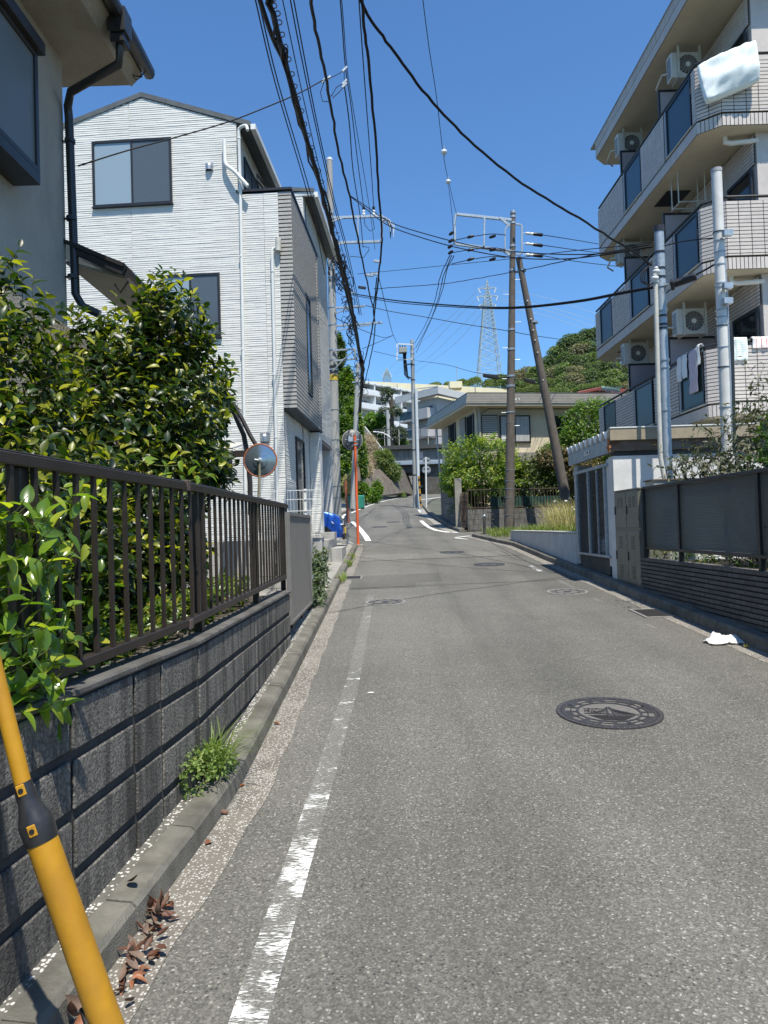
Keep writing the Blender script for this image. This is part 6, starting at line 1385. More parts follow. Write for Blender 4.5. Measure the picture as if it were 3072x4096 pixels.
# lower roof skirt on the street front
(a0,zb)=FR.hit(1990,1800); m=MB(); zl=4.15
for k in range(5): m=MB(); m.fbox(FR,.9,LR+.3,zl+.09*k,zl+.09*k+.072,.0,1.15-.10*k); m.build('skirt_strip',rfm,t)
m=MB(); m.fbox(FR,.9,LR+.3,zl-.04,zl-.005,.0,1.05); m.build('skirt_soffit',hb,t)
window(t,FR,3.0,1.9,4.8,3.9,2,.05,.05,dkm,(glass_d,glass_d))
downpipe(t,FR,[(-.1,ze+.15,.42),(.12,ze-.15,.09),(.12,ze-.3),(.12,2.0)],r=.05,mat=M('pipe_beige',(.45,.42,.36),rough=.5)); downpipe(t,FL,[(-2.2,ze-.7),(-2.2,2.2)],r=.04,mat=MATS['pipe_beige']); downpipe(t,FL,[(-5.9,ze-.05,.3),(-5.9,1.8)],r=.045,mat=galv)
for a in (5.9,6.25): m=MB(); m.fbox(FR,a,a+.24,5.95,6.28,0,.1); m.build('meter_box',MATS['pipe_beige'],t)
m=MB(); m.tube([FR.p(5.8,6.55,.02),FR.p(5.7,6.2,.05),FR.p(5.9,6.0,.06)],.015,5); m.tube([FR.p(6.5,5.95,.05),FR.p(6.3,5.6,.08),FR.p(6.6,5.7,.05),FR.p(6.7,6.5,.04)],.015,5); m.tube([FR.p(.2,6.4,.02),FR.p(.6,6.62,.03),FR.p(3,6.6,.03),FR.p(6.8,6.62,.03)],.012,5); m.build('cable_run',dkm,t,kind='stuff')
m=MB()
for i in range(8): m.fbox(FR,7.2+i*.16,7.22+i*.16,4.65,5.4,.9,.92)
m.fbox(FR,7.1,8.6,5.4,5.44,.88,.94); m.build('balcony_rail',metalg,t,kind='stuff')
# ---- trees and hedges round it
tl1=mat_leaf('tree_lime',(.04,.085,.012),(.15,.25,.02),(.40,.42,.04),.4,.42,.9); tl2=mat_leaf('hedge_green',(.012,.028,.008),(.045,.085,.014),(.20,.26,.04),.4,.35,.7); tl3=mat_leaf('hedge_bronze',(.04,.045,.012),(.09,.085,.025),(.24,.13,.04),.45,.3,.7); tl4=mat_leaf('tree_fresh',(.025,.06,.01),(.08,.17,.016),(.22,.30,.035),.4,.4,.7)
TK=dict(n=2,stem=.05,per=6)
def tree(label,base,blobs,n,mat,seed,L=.12,W=.075,group=None,cat='tree',name='garden_tree',**k):
    kk=dict(TK); kk.update(k); return shrub(name,label,cat,base,blobs,n,mat,L=L,W=W,twig=.16,seed=seed,group=group,**kk)
tree('bright yellow-green rounded garden tree before the beige corner house',(4.0,28.6,1.4),[((3.95,28.8,4.05),(1.45,1.2,.95)),((4.1,28.5,3.3),(1.65,1.3,.9)),((3.3,28.6,3.2),(.9,.8,.55)),((4.9,28.6,3.1),(.7,.8,.7))],3000,tl1,41,L=.12,W=.075,shell=.25)
tree('dark green undergrowth below the bright yellow-green garden tree',(4.2,27.9,1.4),[((4.1,28.2,2.3),(1.3,.6,.8)),((5.2,28.2,2.4),(.5,.5,1.0)),((3.3,27.8,2.2),(.4,.4,.6))],900,tl2,42,name='garden_shrub',cat='shrub',upb=0)
tree('small conifer-like bush behind the railing under the bright tree',(4.7,26.7,1.6),[((4.65,26.7,2.0),(.4,.3,.6)),((4.4,26.7,2.5),(.3,.25,.35))],330,tl4,43,L=.08,W=.03,name='garden_shrub',cat='shrub')
tree('dark green clipped hedge behind the brown pole with light leaf tips',(6.4,28.2,1.5),[((6.0,28.4,3.0),(.9,.8,1.1)),((6.9,28.3,3.1),(1.0,.8,1.0)),((5.6,28.2,2.5),(.6,.5,.8)),((7.2,28.1,2.3),(1.0,.6,.8))],2000,tl2,44,name='hedge',cat='hedge')
tree('bronze-tipped hedge to the right of the brown pole, top edge in the sun',(7.4,27.4,1.5),[((6.9,27.9,3.95),(.8,.7,.38)),((7.6,27.6,3.75),(.6,.6,.5)),((7.6,26.6,3.1),(.6,.6,.65)),((7.8,26.2,2.3),(.6,.5,.5))],1300,tl3,45,name='hedge',cat='hedge')
tree('bright green round tree rising behind the leaning strut beside the apartment block',(8.9,31.0,1.6),[((9.0,30.2,5.6),(1.15,1.0,1.0)),((8.5,30,4.9),(1.0,.9,.8)),((9.5,30.0,4.7),(1.1,.9,1.0)),((7.3,29.9,4.4),(.6,.6,.35))],2400,tl4,46,L=.14,W=.08)
# grassy plot behind the ribbed wall
mb=MB(); mb.add([(3.8,13.6,1.22),(9,13.6,1.22),(9,20.6,1.30),(3.8,20.6,1.27)],[(0,1,2,3)]); mb.build('grass_plot',M('turf_soil',(.09,.10,.04),(.06,.055,.03),4,.95,.6,30),kind='structure')
mb=MB(); mb.add([(3.6,20.6,1.02),(10,20.6,1.02),(10,25.7,1.3),(4.6,25.7,1.28),(3.2,23.5,1.12)],[(0,1,2,3,4)]); mb.build('verge',MATS['turf_soil'],kind='structure')
def blades(name,label,cat,spots,mat,n,h,wd,seed,kind='stuff',lean=.35):
    r=random.Random(seed); mb=MB()
    for i in range(n):
        (x0,x1,y0,y1,z)=r.choice(spots); x,y=r.uniform(x0,x1),r.uniform(y0,y1); zz=z if z is not None else rz(y)+.1; hh=h*r.uniform(.4,1.2); a=r.uniform(0,6.3); l=hh*r.uniform(.1,lean)*2; d=V((math.cos(a),math.sin(a),0)); s_=V((-d.y,d.x,0))*wd/2
        p=V((x,y,zz)); q=p+V((0,0,hh*.6))+d*l*.3; e=p+V((0,0,hh*.95))+d*l
        mb.add([p-s_,p+s_,q+s_*.8,q-s_*.8,e],[(0,1,2,3),(3,2,4)])
    o=mb.build(name,mat,None,loc=V((spots[0][0],spots[0][2],spots[0][4] or 0))); props(o,label,cat,None,kind); return o
gr1=mat_leaf('grass_green',(.07,.12,.02),(.16,.23,.035),(.34,.34,.12),.6,.3,.6); gr2=mat_leaf('grass_dry',(.25,.21,.10),(.38,.33,.17),(.5,.46,.28),.7,.3,.5)
blades('grass','short green grass on the plot behind the ribbed white wall','grass',[(3.82,6.5,14,20.5,1.26)],gr1,5200,.22,.012,51)
blades('dry_grass','tall dry straw-coloured grass on the plot behind the ribbed white wall','grass',[(4.2,5.2,17,19.5,1.28),(4.0,4.6,15.5,17.5,1.27),(4.9,5.6,16,19,1.28)],gr2,1500,.75,.010,52,lean=.5)
blades('grass','patch of weeds around the foot of the brown pole','grass',[(3.3,4.6,21.5,24.5,None)],gr1,900,.2,.014,53)
shrub('wild_plant','leafy weed with small white flowers behind the ribbed white wall, next to the shed','plant',(5.2,15.5,1.3),[((5.1,15.2,1.9),(.7,.8,.6)),((4.6,14.8,1.6),(.5,.7,.35))],420,tl4,L=.09,W=.045,per=6,stem=0,seed=54,n=2,stems=False)
fl=MB(); r=random.Random(8)
for i in range(60): fl.ball((r.uniform(4.3,5.6),r.uniform(14.5,18.5),r.uniform(1.55,2.2)),r.uniform(.02,.05),6,3,(1,1,.5))
o=fl.build('flowers',clw,None,loc=(4.8,16,1.6)); props(o,'small white flower heads scattered among the tall grass by the shed','flowers',None,'stuff')
t=thing('marker_post','short dark grey marker post on the corner of the verge','post',(3.26,23.2,1.1)); m=MB(); m.tube([(3.26,23.2,1.1),(3.27,23.2,1.75)],.05,10); m.build('post',concd,t,auto=50); m=MB(); m.lathe((3.27,23.2,1.75),(0,0,1),[(.055,0),(.055,.04),(.03,.07)],10); m.build('cap',galv,t); m=MB(); m.tube([(3.27,23.2,1.8),(3.9,24.4,1.3)],.012,5); m.build('guy_rod',galv,t)

# ================================================================ FAR END OF THE STREET
t=thing('net_bin','green net-covered refuse cage at the foot of the far left pole','refuse cage',(-1.9,50.5,2.9)); grn=M('net_green',(.01,.22,.15),(.015,.17,.12),6,.7,.3,60)
a=P(1394,2028,50.5); b=P(1458,2022,50.5); z=rz(50.5)+.03
m=MB(); m.box(a.x,a.x+.62,50.1,50.9,z,z+.98); m.build('bag',grn,t,bevel=.06); m=MB(); m.box(a.x+.66,b.x,50.2,50.9,z,z+.93); m.build('bag',grn,t,bevel=.06)
for x in (a.x+.0,a.x+.64,b.x): m=MB(); m.tube([(x,50.08,z),(x,50.08,z+.99)],.015,5); m.build('frame_bar',galv,t)
t=thing('old_pole','short rust-red pole standing at the foot of the ivy-covered bank','pole',P(1393,2085,34)); m=MB(); m.tube([P(1394,2090,34),P(1381,1925,34)],.065,10); m.build('pole',M('pole_redrust',(.33,.09,.04),(.22,.07,.04),8,.7),t,auto=50)
# retaining wall and bank
t=thing('retaining_wall','sloping grey-brown concrete retaining wall below the dry bank, left of the bridge','retaining wall',(-1,66,4)); rw=M('bank_concrete',(.15,.128,.10),(.085,.07,.055),1.2,.9,.3,12,dirt=.6,dirtc=(.07,.05,.035))
B0,B1=P(1528,1983,66),P(1622,1972,73); T0,T1=P(1468,1885,67.5),P(1592,1868,75); B00=P(1440,2010,58); T00=P(1432,1850,60)
m=MB(); m.add([B00,B0,B1,T1,T0,T00],[(0,1,4,5),(1,2,3,4)]); E1=B1+V((1.3,9,0)); E2=T1+V((1.2,9,0)); m.add([B1,E1,E2,T1],[(0,1,2,3)]); m.build('face',rw,t,solid=.25)
for k,(u0,v0,u1,v1) in enumerate(((1452,1868,1492,1975),(1582,1870,1620,1972))):
    a,b_=P(u0,v0,66.5+k*7),P(u1,v1,65.2+k*7); m=MB(); m.prism([a+V((-.5,-.2,0)),a+V((.3,-.2,0)),b_+V((.35,-.5,0)),b_+V((-.5,-.5,0))],(0,1.5,.2)); m.build('buttress',concd,t)
m=MB(); m.add([T00+V((0,.5,0)),T0+V((0,.2,0)),T1+V((0,.2,0)),P(1556,1828,80),P(1462,1705,78),P(1425,1700,70)],[(0,1,5),(1,4,5),(1,2,3),(1,3,4)]); m.build('bank',M('bank_soil',(.20,.165,.12),(.12,.10,.07),2,.95,.8,8),kind='structure')
dr=mat_leaf('dry_vine',(.26,.20,.14),(.38,.31,.23),(.5,.43,.34),.8,.2,.5)
def pblob(u,v,Y,ru,rv,rY=None):
    c=P(u,v,Y); return (tuple(c),(ru*Y/F/4,(rY or ru*Y/F/4),rv*Y/F/4))
o=shrub('dry_vines','pale dead vines hanging down the bank beside the ivy','vines',P(1490,1880,70),[pblob(1478,1800,72,22,60),pblob(1500,1860,71,25,40),pblob(1462,1880,66,20,40)],1800,dr,L=.5,W=.06,per=4,stem=0,seed=61,n=2,stems=False,upb=-.6)
shrub('bamboo_clump','bright green bamboo-grass clump overhanging the retaining wall','bush',P(1550,1900,72),[pblob(1532,1840,71,34,36),pblob(1562,1880,71,32,26),pblob(1580,1905,71,14,12)],900,mat_leaf('bamboo_leaf',(.05,.09,.02),(.11,.17,.03),(.25,.25,.07),.5,.35,.7),L=.5,W=.10,per=5,stem=0,seed=62,n=2,stems=False,upb=-.3)
shrub('bank_weeds','green weeds and ferns at the foot of the retaining wall behind the refuse cage','weeds',P(1480,2010,58),[pblob(1450,1975,56,22,40),pblob(1480,1990,59,28,26),pblob(1508,1962,61,16,34)],700,tl4,L=.32,W=.12,per=5,stem=0,seed=63,n=2,stems=False); blades('grass','small grass tuft at the far end of the retaining wall','grass',[(1.5,2.3,71.5,73,None)],gr1,300,.7,.06,64)
ivy=mat_leaf('ivy_leaf',(.025,.06,.012),(.09,.17,.02),(.26,.33,.05),.4,.35,.7)
IT=dict(n=2,per=6,stem=.0,stems=False)
shrub('ivy_bank_tree','tall tree smothered in bright ivy rising behind the pale pole at left','tree',P(1385,2000,54),[pblob(1390,1600,54,30,120),pblob(1412,1700,53,32,90),pblob(1385,1790,52,36,120),pblob(1432,1760,55,16,90),pblob(1375,1930,51,30,70),pblob(1452,1850,60,12,70)],3900,ivy,L=.26,W=.17,seed=65,**IT)
shrub('bank_tree','leafy tree top behind the ivy, peeping out beside the pale pole','tree',P(1350,1700,60),[pblob(1352,1410,60,26,75),pblob(1345,1520,60,30,60)],700,tl2,L=.26,W=.16,seed=66,**IT)
shrub('thicket','olive thicket under the ivy next to the rust-red pole','bush',P(1400,1990,50.8),[pblob(1398,1935,50,16,34)],260,gr2,L=.3,W=.05,seed=67,upb=-.3,**IT)
# railway bridge
YBR=80; conc2=M('bridge_concrete',(.20,.205,.20),(.14,.145,.14),1.5,.85,dirt=.6); dks=M('bridge_steel',(.05,.05,.048),(.035,.035,.033),3,.6)
t=thing('overbridge','grey girder bridge with railings crossing over the far end of the street','bridge',P(1640,1850,YBR)); bf_=Fr(P(1500,1840,YBR),(1,-.02,0)); z0=P(1650,1846,YBR).z
m=MB(); m.fbox(bf_,1.5,14,z0+.1-bf_.o.z,z0+1.35-bf_.o.z,-6,-.3); m.build('girder',conc2,t)
for i in range(9): m=MB(); a=2.2+i*1.2; m.fbox(bf_,a,a+.05,z0+.2-bf_.o.z,z0+1.3-bf_.o.z,-.3,-.25); m.build('stiffener',conc2,t)
m=MB(); m.fbox(bf_,1.5,14,z0-.35-bf_.o.z,z0+.08-bf_.o.z,-6,.0); m.build('bottom_flange',galv,t,bevel=.02); m=MB(); m.fbox(bf_,.2,14,z0+1.4-bf_.o.z,z0+1.85-bf_.o.z,-6,.25); m.build('deck_edge',dks,t)
m=MB(); m.fbox(bf_,1.5,14,z0-1.2-bf_.o.z,z0-.36-bf_.o.z,-6,-.8); m.build('cross_beams',dks,t)
for z in (2.7,3.7): m=MB(); m.fbox(bf_,0,14,z0+z-bf_.o.z,z0+z+.08-bf_.o.z,-.1,.0); m.build('handrail',dks,t)
for i in range(17): m=MB(); a=.3+i*.82; m.fbox(bf_,a,a+.07,z0+1.85-bf_.o.z,z0+3.7-bf_.o.z,-.08,-.02); m.build('rail_post',MATS['pipe_beige'] if i%2 else dks,t)
m=MB(); a=P(1686,1822,YBR).x-bf_.o.x; m.fbox(bf_,a-.22,a+.2,z0+.35-bf_.o.z,z0+1.1-bf_.o.z,-.27,-.24); m.build('poster',M('poster',(.55,.4,.38),(.3,.35,.4),9,.6),t)
m=MB(); m.box(P(1700,1900,YBR).x,P(1790,1900,YBR).x,YBR+.5,YBR+9,4.5,z0+1.2); m.box(P(1655,1900,YBR+8).x,P(1700,1900,YBR+8).x,YBR+7.5,YBR+9,4.5,z0); m.build('abutment',concd,t,kind='stuff')
t=thing('street_wall','pale grey panelled wall seen through the gap under the bridge','wall',P(1635,1910,92)); a,b=P(1616,1940,92),P(1660,1935,92); m=MB()
for i in range(5): m=MB(); x=a.x+i*(b.x-a.x)/5; m.box(x,x+(b.x-a.x)/5-.08,92,92.3,a.z-.5,P(1635,1880,92).z-.1*i); m.build('panel',conc,t)
t=thing('guard_rail','low steel guard rail on the bend under the bridge','guard rail',P(1650,1950,86)); a,b=P(1615,1942,86),P(1720,1946,84); m=MB(); m.beam(a,b,.1,.3); m.build('beam',galv,t)
for k in range(6): q=a.lerp(b,k/5); m=MB(); m.box(q.x-.06,q.x+.06,q.y+.05,q.y+.15,q.z-.8,q.z+.1); m.build('post',dks,t)
# far pavement wall behind bend
t=thing('diagonal_handrail','white sloping pipe handrail with wire mesh climbing the bank beside the bridge','handrail',P(1500,1760,74)); m=MB(); m.tube([P(1459,1707,74),P(1557,1832,74)],.07,6); m.build('rail',whitep,t)
for u,v in ((1465,1716),(1494,1752),(1525,1792)): m=MB(); m.tube([P(u,v,74),P(u,v+48,74)],.04,5); m.build('post',galv,t)
m=MB()
for k in range(24): s_=k/24; a=P(1459,1707,74.1).lerp(P(1557,1832,74.1),s_); m.tube([a,a-V((0,0,4.5*(1-s_*.6)))],.012,3,False)
for k in range(14): a=P(1459,1712+10*k,74.1); b=P(1459+7.8*k,1712+10*k,74.1); m.tube([P(1440,1712+10*k,74.1),b],.012,3,False)
m.build('mesh',galv,t,kind='stuff')
# two round signs from behind, yellow guard
t=thing('road_signs','pair of round road signs seen from behind on a white pole before the bridge','road sign',P(1705,2035,47)); m=MB(); m.tube([P(1706,2038,47),P(1703,1828,47)],.05,8); m.build('pole',whitep,t,auto=50)
for v in (1846,1880): 
    c=P(1706,v,47.06); m=MB(); m.lathe(c,(0,1,0),[(.27,0),(.28,.015),(.27,.03)],28); s_=m.build('sign_disc',M('sign_back',(.34,.35,.35),rough=.45,metal=.3) if 'sign_back' not in MATS else MATS['sign_back'],t,auto=40)
    for dz in (-.14,.14): m=MB(); m.beam(c+V((-.2,-.03,dz)),c+V((.2,-.03,dz)),.04,.04); m.build('brace',galv,s_)
t=thing('guy_wire_guard','yellow and black guy-wire guard beside the distant utility pole','guy wire guard',P(1683,2022,49)); m=MB(); m.tube([P(1683,2025,49),P(1675,1905,49)],.07,8); m.build('tube',yellow,t,auto=50)
for v in (1915,1945,1975,2005): m=MB(); k=(v-1905)/120; m.tube([P(1675+8*k,v,49),P(1675.6+8*k,v+10,49)],.075,8); m.build('black_band',black,t)
# ---- white terrace apartments on the hillside
aw=M('apt_white',(.72,.74,.74),(.66,.68,.68),.5,.8,dirt=.1); awg=M('apt_grey',(.40,.40,.39),(.35,.35,.34),.5,.8)
t=thing('hillside_apartments','long white apartment building with stepped balconies on the hillside behind the bridge','apartment block',(-5,160,12))
p0=P(1400,1563,140); ud=V((.885,1,0)).normalized(); F8=Fr((p0.x,p0.y,0),ud,V((1,-.885,0)).normalized()); Lq=24.5; zt=p0.z
m=MB(); m.fbox(F8,-3,Lq,8,zt+1.75,-12,0); m.build('wall',awg,t)
m=MB(); m.fbox(F8,-3,Lq,zt+1.75,zt+2.0,-12,1.6); m.build('roof_edge',aw,t)
for k in range(7):
    z=zt-2.85*k; m=MB(); m.fbox(F8,-3,Lq,z-.5,z+.55,.9,1.6); m.fbox(F8,-3,Lq,z-.6,z-.45,0,1.6); m.build('balcony',aw,t)
    for i in range(6):
        a=-1.5+i*4.2
        w_=window(t,F8,a,z-.35,a+2.1,z+1.5,2,.14,.15,awg,(glass_b,glass_d),sill=False); m=MB(); m.fbox(F8,a+2.9,a+3.1,z-.4,z+2.2,0,1.55); m.build('fin_wall',aw,w_)
m=MB()
for i in range(13): a=-2+i*2; m.hexa([F8.p(a,zt+1.5,1.8),F8.p(a+1.3,zt+1.5,1.8),F8.p(a+1.3,zt+1.6,1.8),F8.p(a,zt+1.6,1.8),F8.p(a,zt+2.3,-2),F8.p(a+1.3,zt+2.3,-2),F8.p(a+1.3,zt+2.4,-2),F8.p(a,zt+2.4,-2)])
m.build('sunshades',aw,t,kind='stuff')
# ---- cream long roof
t=thing('cream_hall','very long low building with a cream roof spreading behind the apartments','hall',(20,205,20)); crm=M('cream_roof',(.78,.70,.47),(.72,.65,.44),.4,.7)
a,b,c_,d_=P(1378,1506,190),P(2036,1556,190),P(2200,1700,190),P(1378,1700,190)
m=MB(); m.prism([a,P(1450,1524,190),P(1760,1540,190),b,c_,d_],(0,40,0)); m.build('roof',crm,t)
for u in (1588,1750,1900): q=P(u,1535,189.8); m=MB(); m.box(q.x,q.x+.12,q.y-.1,q.y,q.z-6,q.z); m.build('seam',conc,t)
a=P(1796,1532,186); b=P(1846,1556,186); m=MB(); m.box(a.x,b.x,184,188,b.z,a.z); pl_=m.build('plant_room',crm,t)
# ---- grey apartment building with glazed balconies
ag=M('apt_lilac',(.46,.44,.43),(.41,.39,.385),.5,.8,dirt=.15); agr=M('apt_roof',(.55,.54,.52),(.5,.49,.47),1,.6)
t=thing('grey_apartments','lilac-grey apartment building with glazed corner balconies behind the beige corner house','apartment block',(8,108,10))
cC=P(1748,1600,105); cC.z=0; dL=V((-.82,1,0)).normalized(); dR=V((.786,1,0)).normalized(); nL=V((-dL.y,dL.x,0)); nL=nL if nL.y<0 else -nL
FL2=Fr(cC,-dL,nL); nR=V((dR.y,-dR.x,0)); FR2=Fr(cC,dR,nR if nR.y<0 else -nR)
ztop=P(1748,1588,105).z
m=MB(); q=[cC,cC+dR*30,cC+dR*30+dL*6.8,cC+dL*6.8]; m.prism([a_+V((0,0,6)) for a_ in q],(0,0,ztop-6)); m.build('wall',ag,t)
apx=V((0,0,ztop+1.1)); m=MB(); o_=(dL+dR)*-1.4; R0=cC+o_+apx; R1=cC+dR*31+dL*-1.4+apx; R2=cC+dL*8.2+dR*-1.4+apx
m.add([R0,R1,R1-V((0,0,1.0)),R0-V((0,0,1.0)),R2,R2-V((0,0,1.0)),cC+dL*4+dR*5+V((0,0,ztop+1.6)),R1+dL*4.5+V((0,0,.5)),R2+dR*9+V((0,0,.5))],[(0,1,2,3),(4,0,3,5),(0,6,7,1),(4,8,6,0)]); m.build('roof',agr,t,solid=.15)
for i in range(26): q=R0.lerp(R1,i/26); m=MB(); m.beam(q+V((0,0,.05)),q+dL*4.4+V((0,0,.45)),.12,.12); m.build('roof_seam',agr,t)
for k in range(4):
    z=ztop-2.6-2.85*k
    m=MB(); m.fbox(FL2,-6.8,-.4,z-.55,z-.3,0,1.7); sb=m.build('balcony',ag,t)
    m=MB(); m.fbox(FL2,-2.3,-.4,z-.3,z+1.0,1.5,1.7); m.fbox(FL2,-.6,-.4,z-.3,z+1.0,0,1.5); m.build('parapet',ag,sb)
    for j in range(3): m=MB(); a=-2.4-1.45*(j+1); m.fbox(FL2,a,a+1.35,z-.2,z+.95,1.55,1.62); m.build('glass_panel',bg_,sb)
    m=MB(); m.fbox(FL2,-6.8,-2.3,z+.97,z+1.07,1.5,1.7); m.build('rail',galv,sb)
    window(t,FL2,-3.3,z-.3,-.8,z+1.6,2,.12,.1,metalg,(glass_b,glass_d),sill=False); window(t,FL2,-6.4,z-.3,-3.8,z+1.6,2,.12,.1,metalg,(glass_b,glass_d),sill=False)
    for a in (3.0,9.0,15.0):
        w_=window(t,FR2,a,z+.1,a+3.2,z+1.6,2,.12,.1,metalg,(glass_b,glass_b),sill=False)
        m=MB()
        for j in range(14): m.fbox(FR2,a-.2+j*.26,a-.14+j*.26,z-.3,z+.75,.35,.42)
        m.fbox(FR2,a-.3,a+3.5,z+.75,z+.83,.3,.45); m.fbox(FR2,a-.3,a+3.5,z-.35,z-.28,.0,.45); m.build('window_rail',whitep,w_)
# ---- pines and trees in front of the apartments
pin=mat_leaf('pine_needle',(.02,.04,.014),(.045,.07,.025),(.09,.12,.05),.6,.2,.5)
t=shrub('pine_tree','dark sparse pine tree before the white hillside apartments','tree',P(1565,1800,95),[pblob(1545,1570,95,22,18),pblob(1582,1645,95,26,12),pblob(1535,1640,95,16,8),pblob(1560,1730,95,26,26),pblob(1600,1740,95,22,30),pblob(1540,1600,95,12,8)],400,pin,L=.5,W=.16,per=6,stem=0,seed=71,n=2,stems=False)
m=MB(); m.tube([P(1572,1800,95),P(1568,1690,95),P(1567,1585,95)],[.32,.28,.15],7); m.build('trunk',bark,t)
for a_,b_ in (((1568,1640),(1545,1580)),((1568,1660),(1590,1645)),((1568,1700),(1535,1640))): m=MB(); m.tube([P(*a_,95),P(*b_,95)],[.14,.06],5); m.build('branch',bark,t)
shrub('slope_trees','broad dark green trees between the bridge and the white apartments','trees',P(1500,1800,98),[pblob(1500,1690,98,50,34),pblob(1470,1720,98,36,30),pblob(1540,1760,98,46,22),pblob(1460,1760,96,26,26),pblob(1590,1775,97,40,14)],1300,tl4,L=.45,W=.25,per=6,stem=0,seed=72,n=2,stems=False)
t=thing('utility_pole','pale distant pole among the trees before the white apartments','utility pole',P(1556,1790,90)); pole_taper(t,P(1556,1790,90),P(1549,1640,90),.24,.18,cpole); arm(t,[(1535,1650),(1560,1652)],90)
t=thing('street_lamp','curved-arm street lamp above the bridge railing','street lamp',P(1540,1740,82)); m=MB(); m.tube([P(1572,1760,82),P(1552,1742,82),P(1530,1731,82),P(1500,1727,82)],.07,6); m.build('arm',whitep,t,smooth=True); m=MB(); a=P(1505,1727,82); m.beam(P(1518,1729,82),P(1492,1727,82),.3,.12); m.build('head',whitep,t,bevel=.03)
# ---- wooded hill: every crown a tree
hillm={k:mat_leaf('hill_'+k,*c,.55,.25,.6) for k,c in dict(dark=((.04,.072,.022),(.08,.13,.034),(.14,.20,.05)),mid=((.06,.10,.025),(.12,.18,.04),(.22,.27,.07)),olive=((.11,.11,.06),(.20,.19,.10),(.28,.26,.15)),lime=((.06,.10,.02),(.12,.17,.03),(.22,.24,.05))).items()}
protos={}
for kk in hillm:
    for var in range(2):
        r=random.Random(100+var+len(kk)); lv=[]
        bl=[(V((0,0,0)),1.0)]+[(V((r.uniform(-.6,.6),r.uniform(-.6,.6),r.uniform(-.1,.6))),r.uniform(.35,.55)) for _ in range(7)]
        for c,rr_ in bl:
            for i in range(int(900*rr_*rr_)+60):
                d=rdir(r,-.5); p=c+d*rr_*r.uniform(.78,1.03); lv.append((p,(d+rdir(r)*.9).normalized(),(d+V((0,0,.5))).normalized(),r.uniform(.7,1.3)))
        tmp=bpy.data.objects.new('tmp',None); COL.objects.link(tmp); o=foliage(tmp,'crown',lv,hillm[kk],0,.15,.11,2,.3,.3); protos[kk,var]=o.data; bpy.data.objects.remove(o); bpy.data.objects.remove(tmp)
trk=MB(); trk.tube([(0,0,-2.4),(0.02,0,-1),(0,0,0)],[.07,.05,.03],6); trkme=trk.mesh('trunk',bark)
def crown(u,v,Y,rpx,kind,sq=.8):
    c=P(u,v,Y); rr_=rpx*Y/F/4; lab={'dark':'dark green broadleaf tree on the wooded hill','mid':'mid green broadleaf tree on the wooded hill','olive':'greyish olive flowering tree on the wooded hill','lime':'light yellow-green tree on the wooded hill'}[kind]
    t=thing('hill_tree',lab,'tree',c,'trees on the wooded hill'); o=bpy.data.objects.new('crown',protos[kind,random.randint(0,1)]); link(o,t); o.scale=(rr_,rr_,rr_*sq); o.rotation_euler=(0,0,random.uniform(0,6)); o2=bpy.data.objects.new('trunk',trkme); link(o2,t); o2.scale=(rr_,rr_,rr_)
random.seed(77)
outline=[(1740,1532),(1800,1528),(1850,1518),(1900,1510),(1960,1518),(2010,1500),(2060,1490),(2110,1470),(2150,1468),(2185,1460),(2200,1425),(2230,1385),(2265,1360),(2300,1340),(2345,1325),(2390,1318),(2440,1322),(2500,1340),(2560,1370),(2620,1400),(2680,1440)]
for i,(u,v) in enumerate(outline):
    r_=30 if u<2000 else 44; crown(u,v+r_*.75,205 if u<2150 else 190,r_,random.choice(['mid','lime','mid'] if u<2000 else ['dark','mid','olive','dark']))
for row in range(1,7):
    for u in range(2130,2700,46):
        vo=next((v for (x,v) in outline[::-1] if x<=u),1400)+40+row*38
        if vo>1640: continue
        crown(u+random.uniform(-14,14),vo+random.uniform(-8,12),188-row*9,random.uniform(34,48),random.choice(['dark','mid','dark','olive','mid','dark']) if not (2180<u<2330 and vo>1470) else random.choice(['olive','olive','mid']))
for u in range(2040,2180,34): crown(u,1545+random.uniform(-8,10),170,36,random.choice(['mid','dark','lime']))
for u,v,r_ in ((2120,1566,30),(2160,1560,26),(2085,1575,26),(2210,1590,30),(2250,1575,32),(2390,1560,36),(2440,1545,40),(2330,1560,30)): crown(u,v,140,r_,'lime' if u<2200 else 'mid')
# ---- red-roofed houses at the foot of the hill
redw=M('red_wall',(.24,.055,.04),(.19,.05,.04),2,.8); redr=M('red_tile',(.42,.13,.08),(.32,.10,.06),6,.7)
t=thing('red_house','dark red house with a small green roof at the foot of the wooded hill','house',P(2370,1600,95)); a,b=P(2315,1562,95),P(2500,1600,95); m=MB(); m.prism([P(2315,1572,95),P(2315,1610,95),P(2505,1610,95),P(2505,1556,95),P(2405,1553,95)],(0,8,0)); m.build('wall',redw,t)
m=MB(); m.add([P(2312,1574,94),P(2408,1552,94),P(2408,1550,103),P(2312,1570,103)],[(0,1,2,3)]); m.build('roof',redw,t,solid=.3); m=MB(); m.add([P(2404,1546,96),P(2478,1558,94),P(2480,1566,94),P(2404,1553,94)],[(0,1,2,3)]); m.build('green_roof',M('green_roof',(.12,.2,.15),rough=.6),t,solid=.2)
t=thing('tiled_house','low house with orange-red tiled roof in front of the dark red house','house',P(2430,1610,85)); m=MB(); m.box(P(2370,1600,85).x,P(2520,1600,85).x,84,92,P(2400,1620,85).z-3,P(2400,1592,85).z); m.build('wall',hb,t)
for k in range(7): m=MB(); q0_,q1_=P(2355-2*k,1600-5*k+14,84.2+k*.5),P(2525,1600-5*k+14,84.2+k*.5); m.beam(q0_,q1_,.9,.22,up=(0,-.5,1)); m.build('tile_row',redr,t)
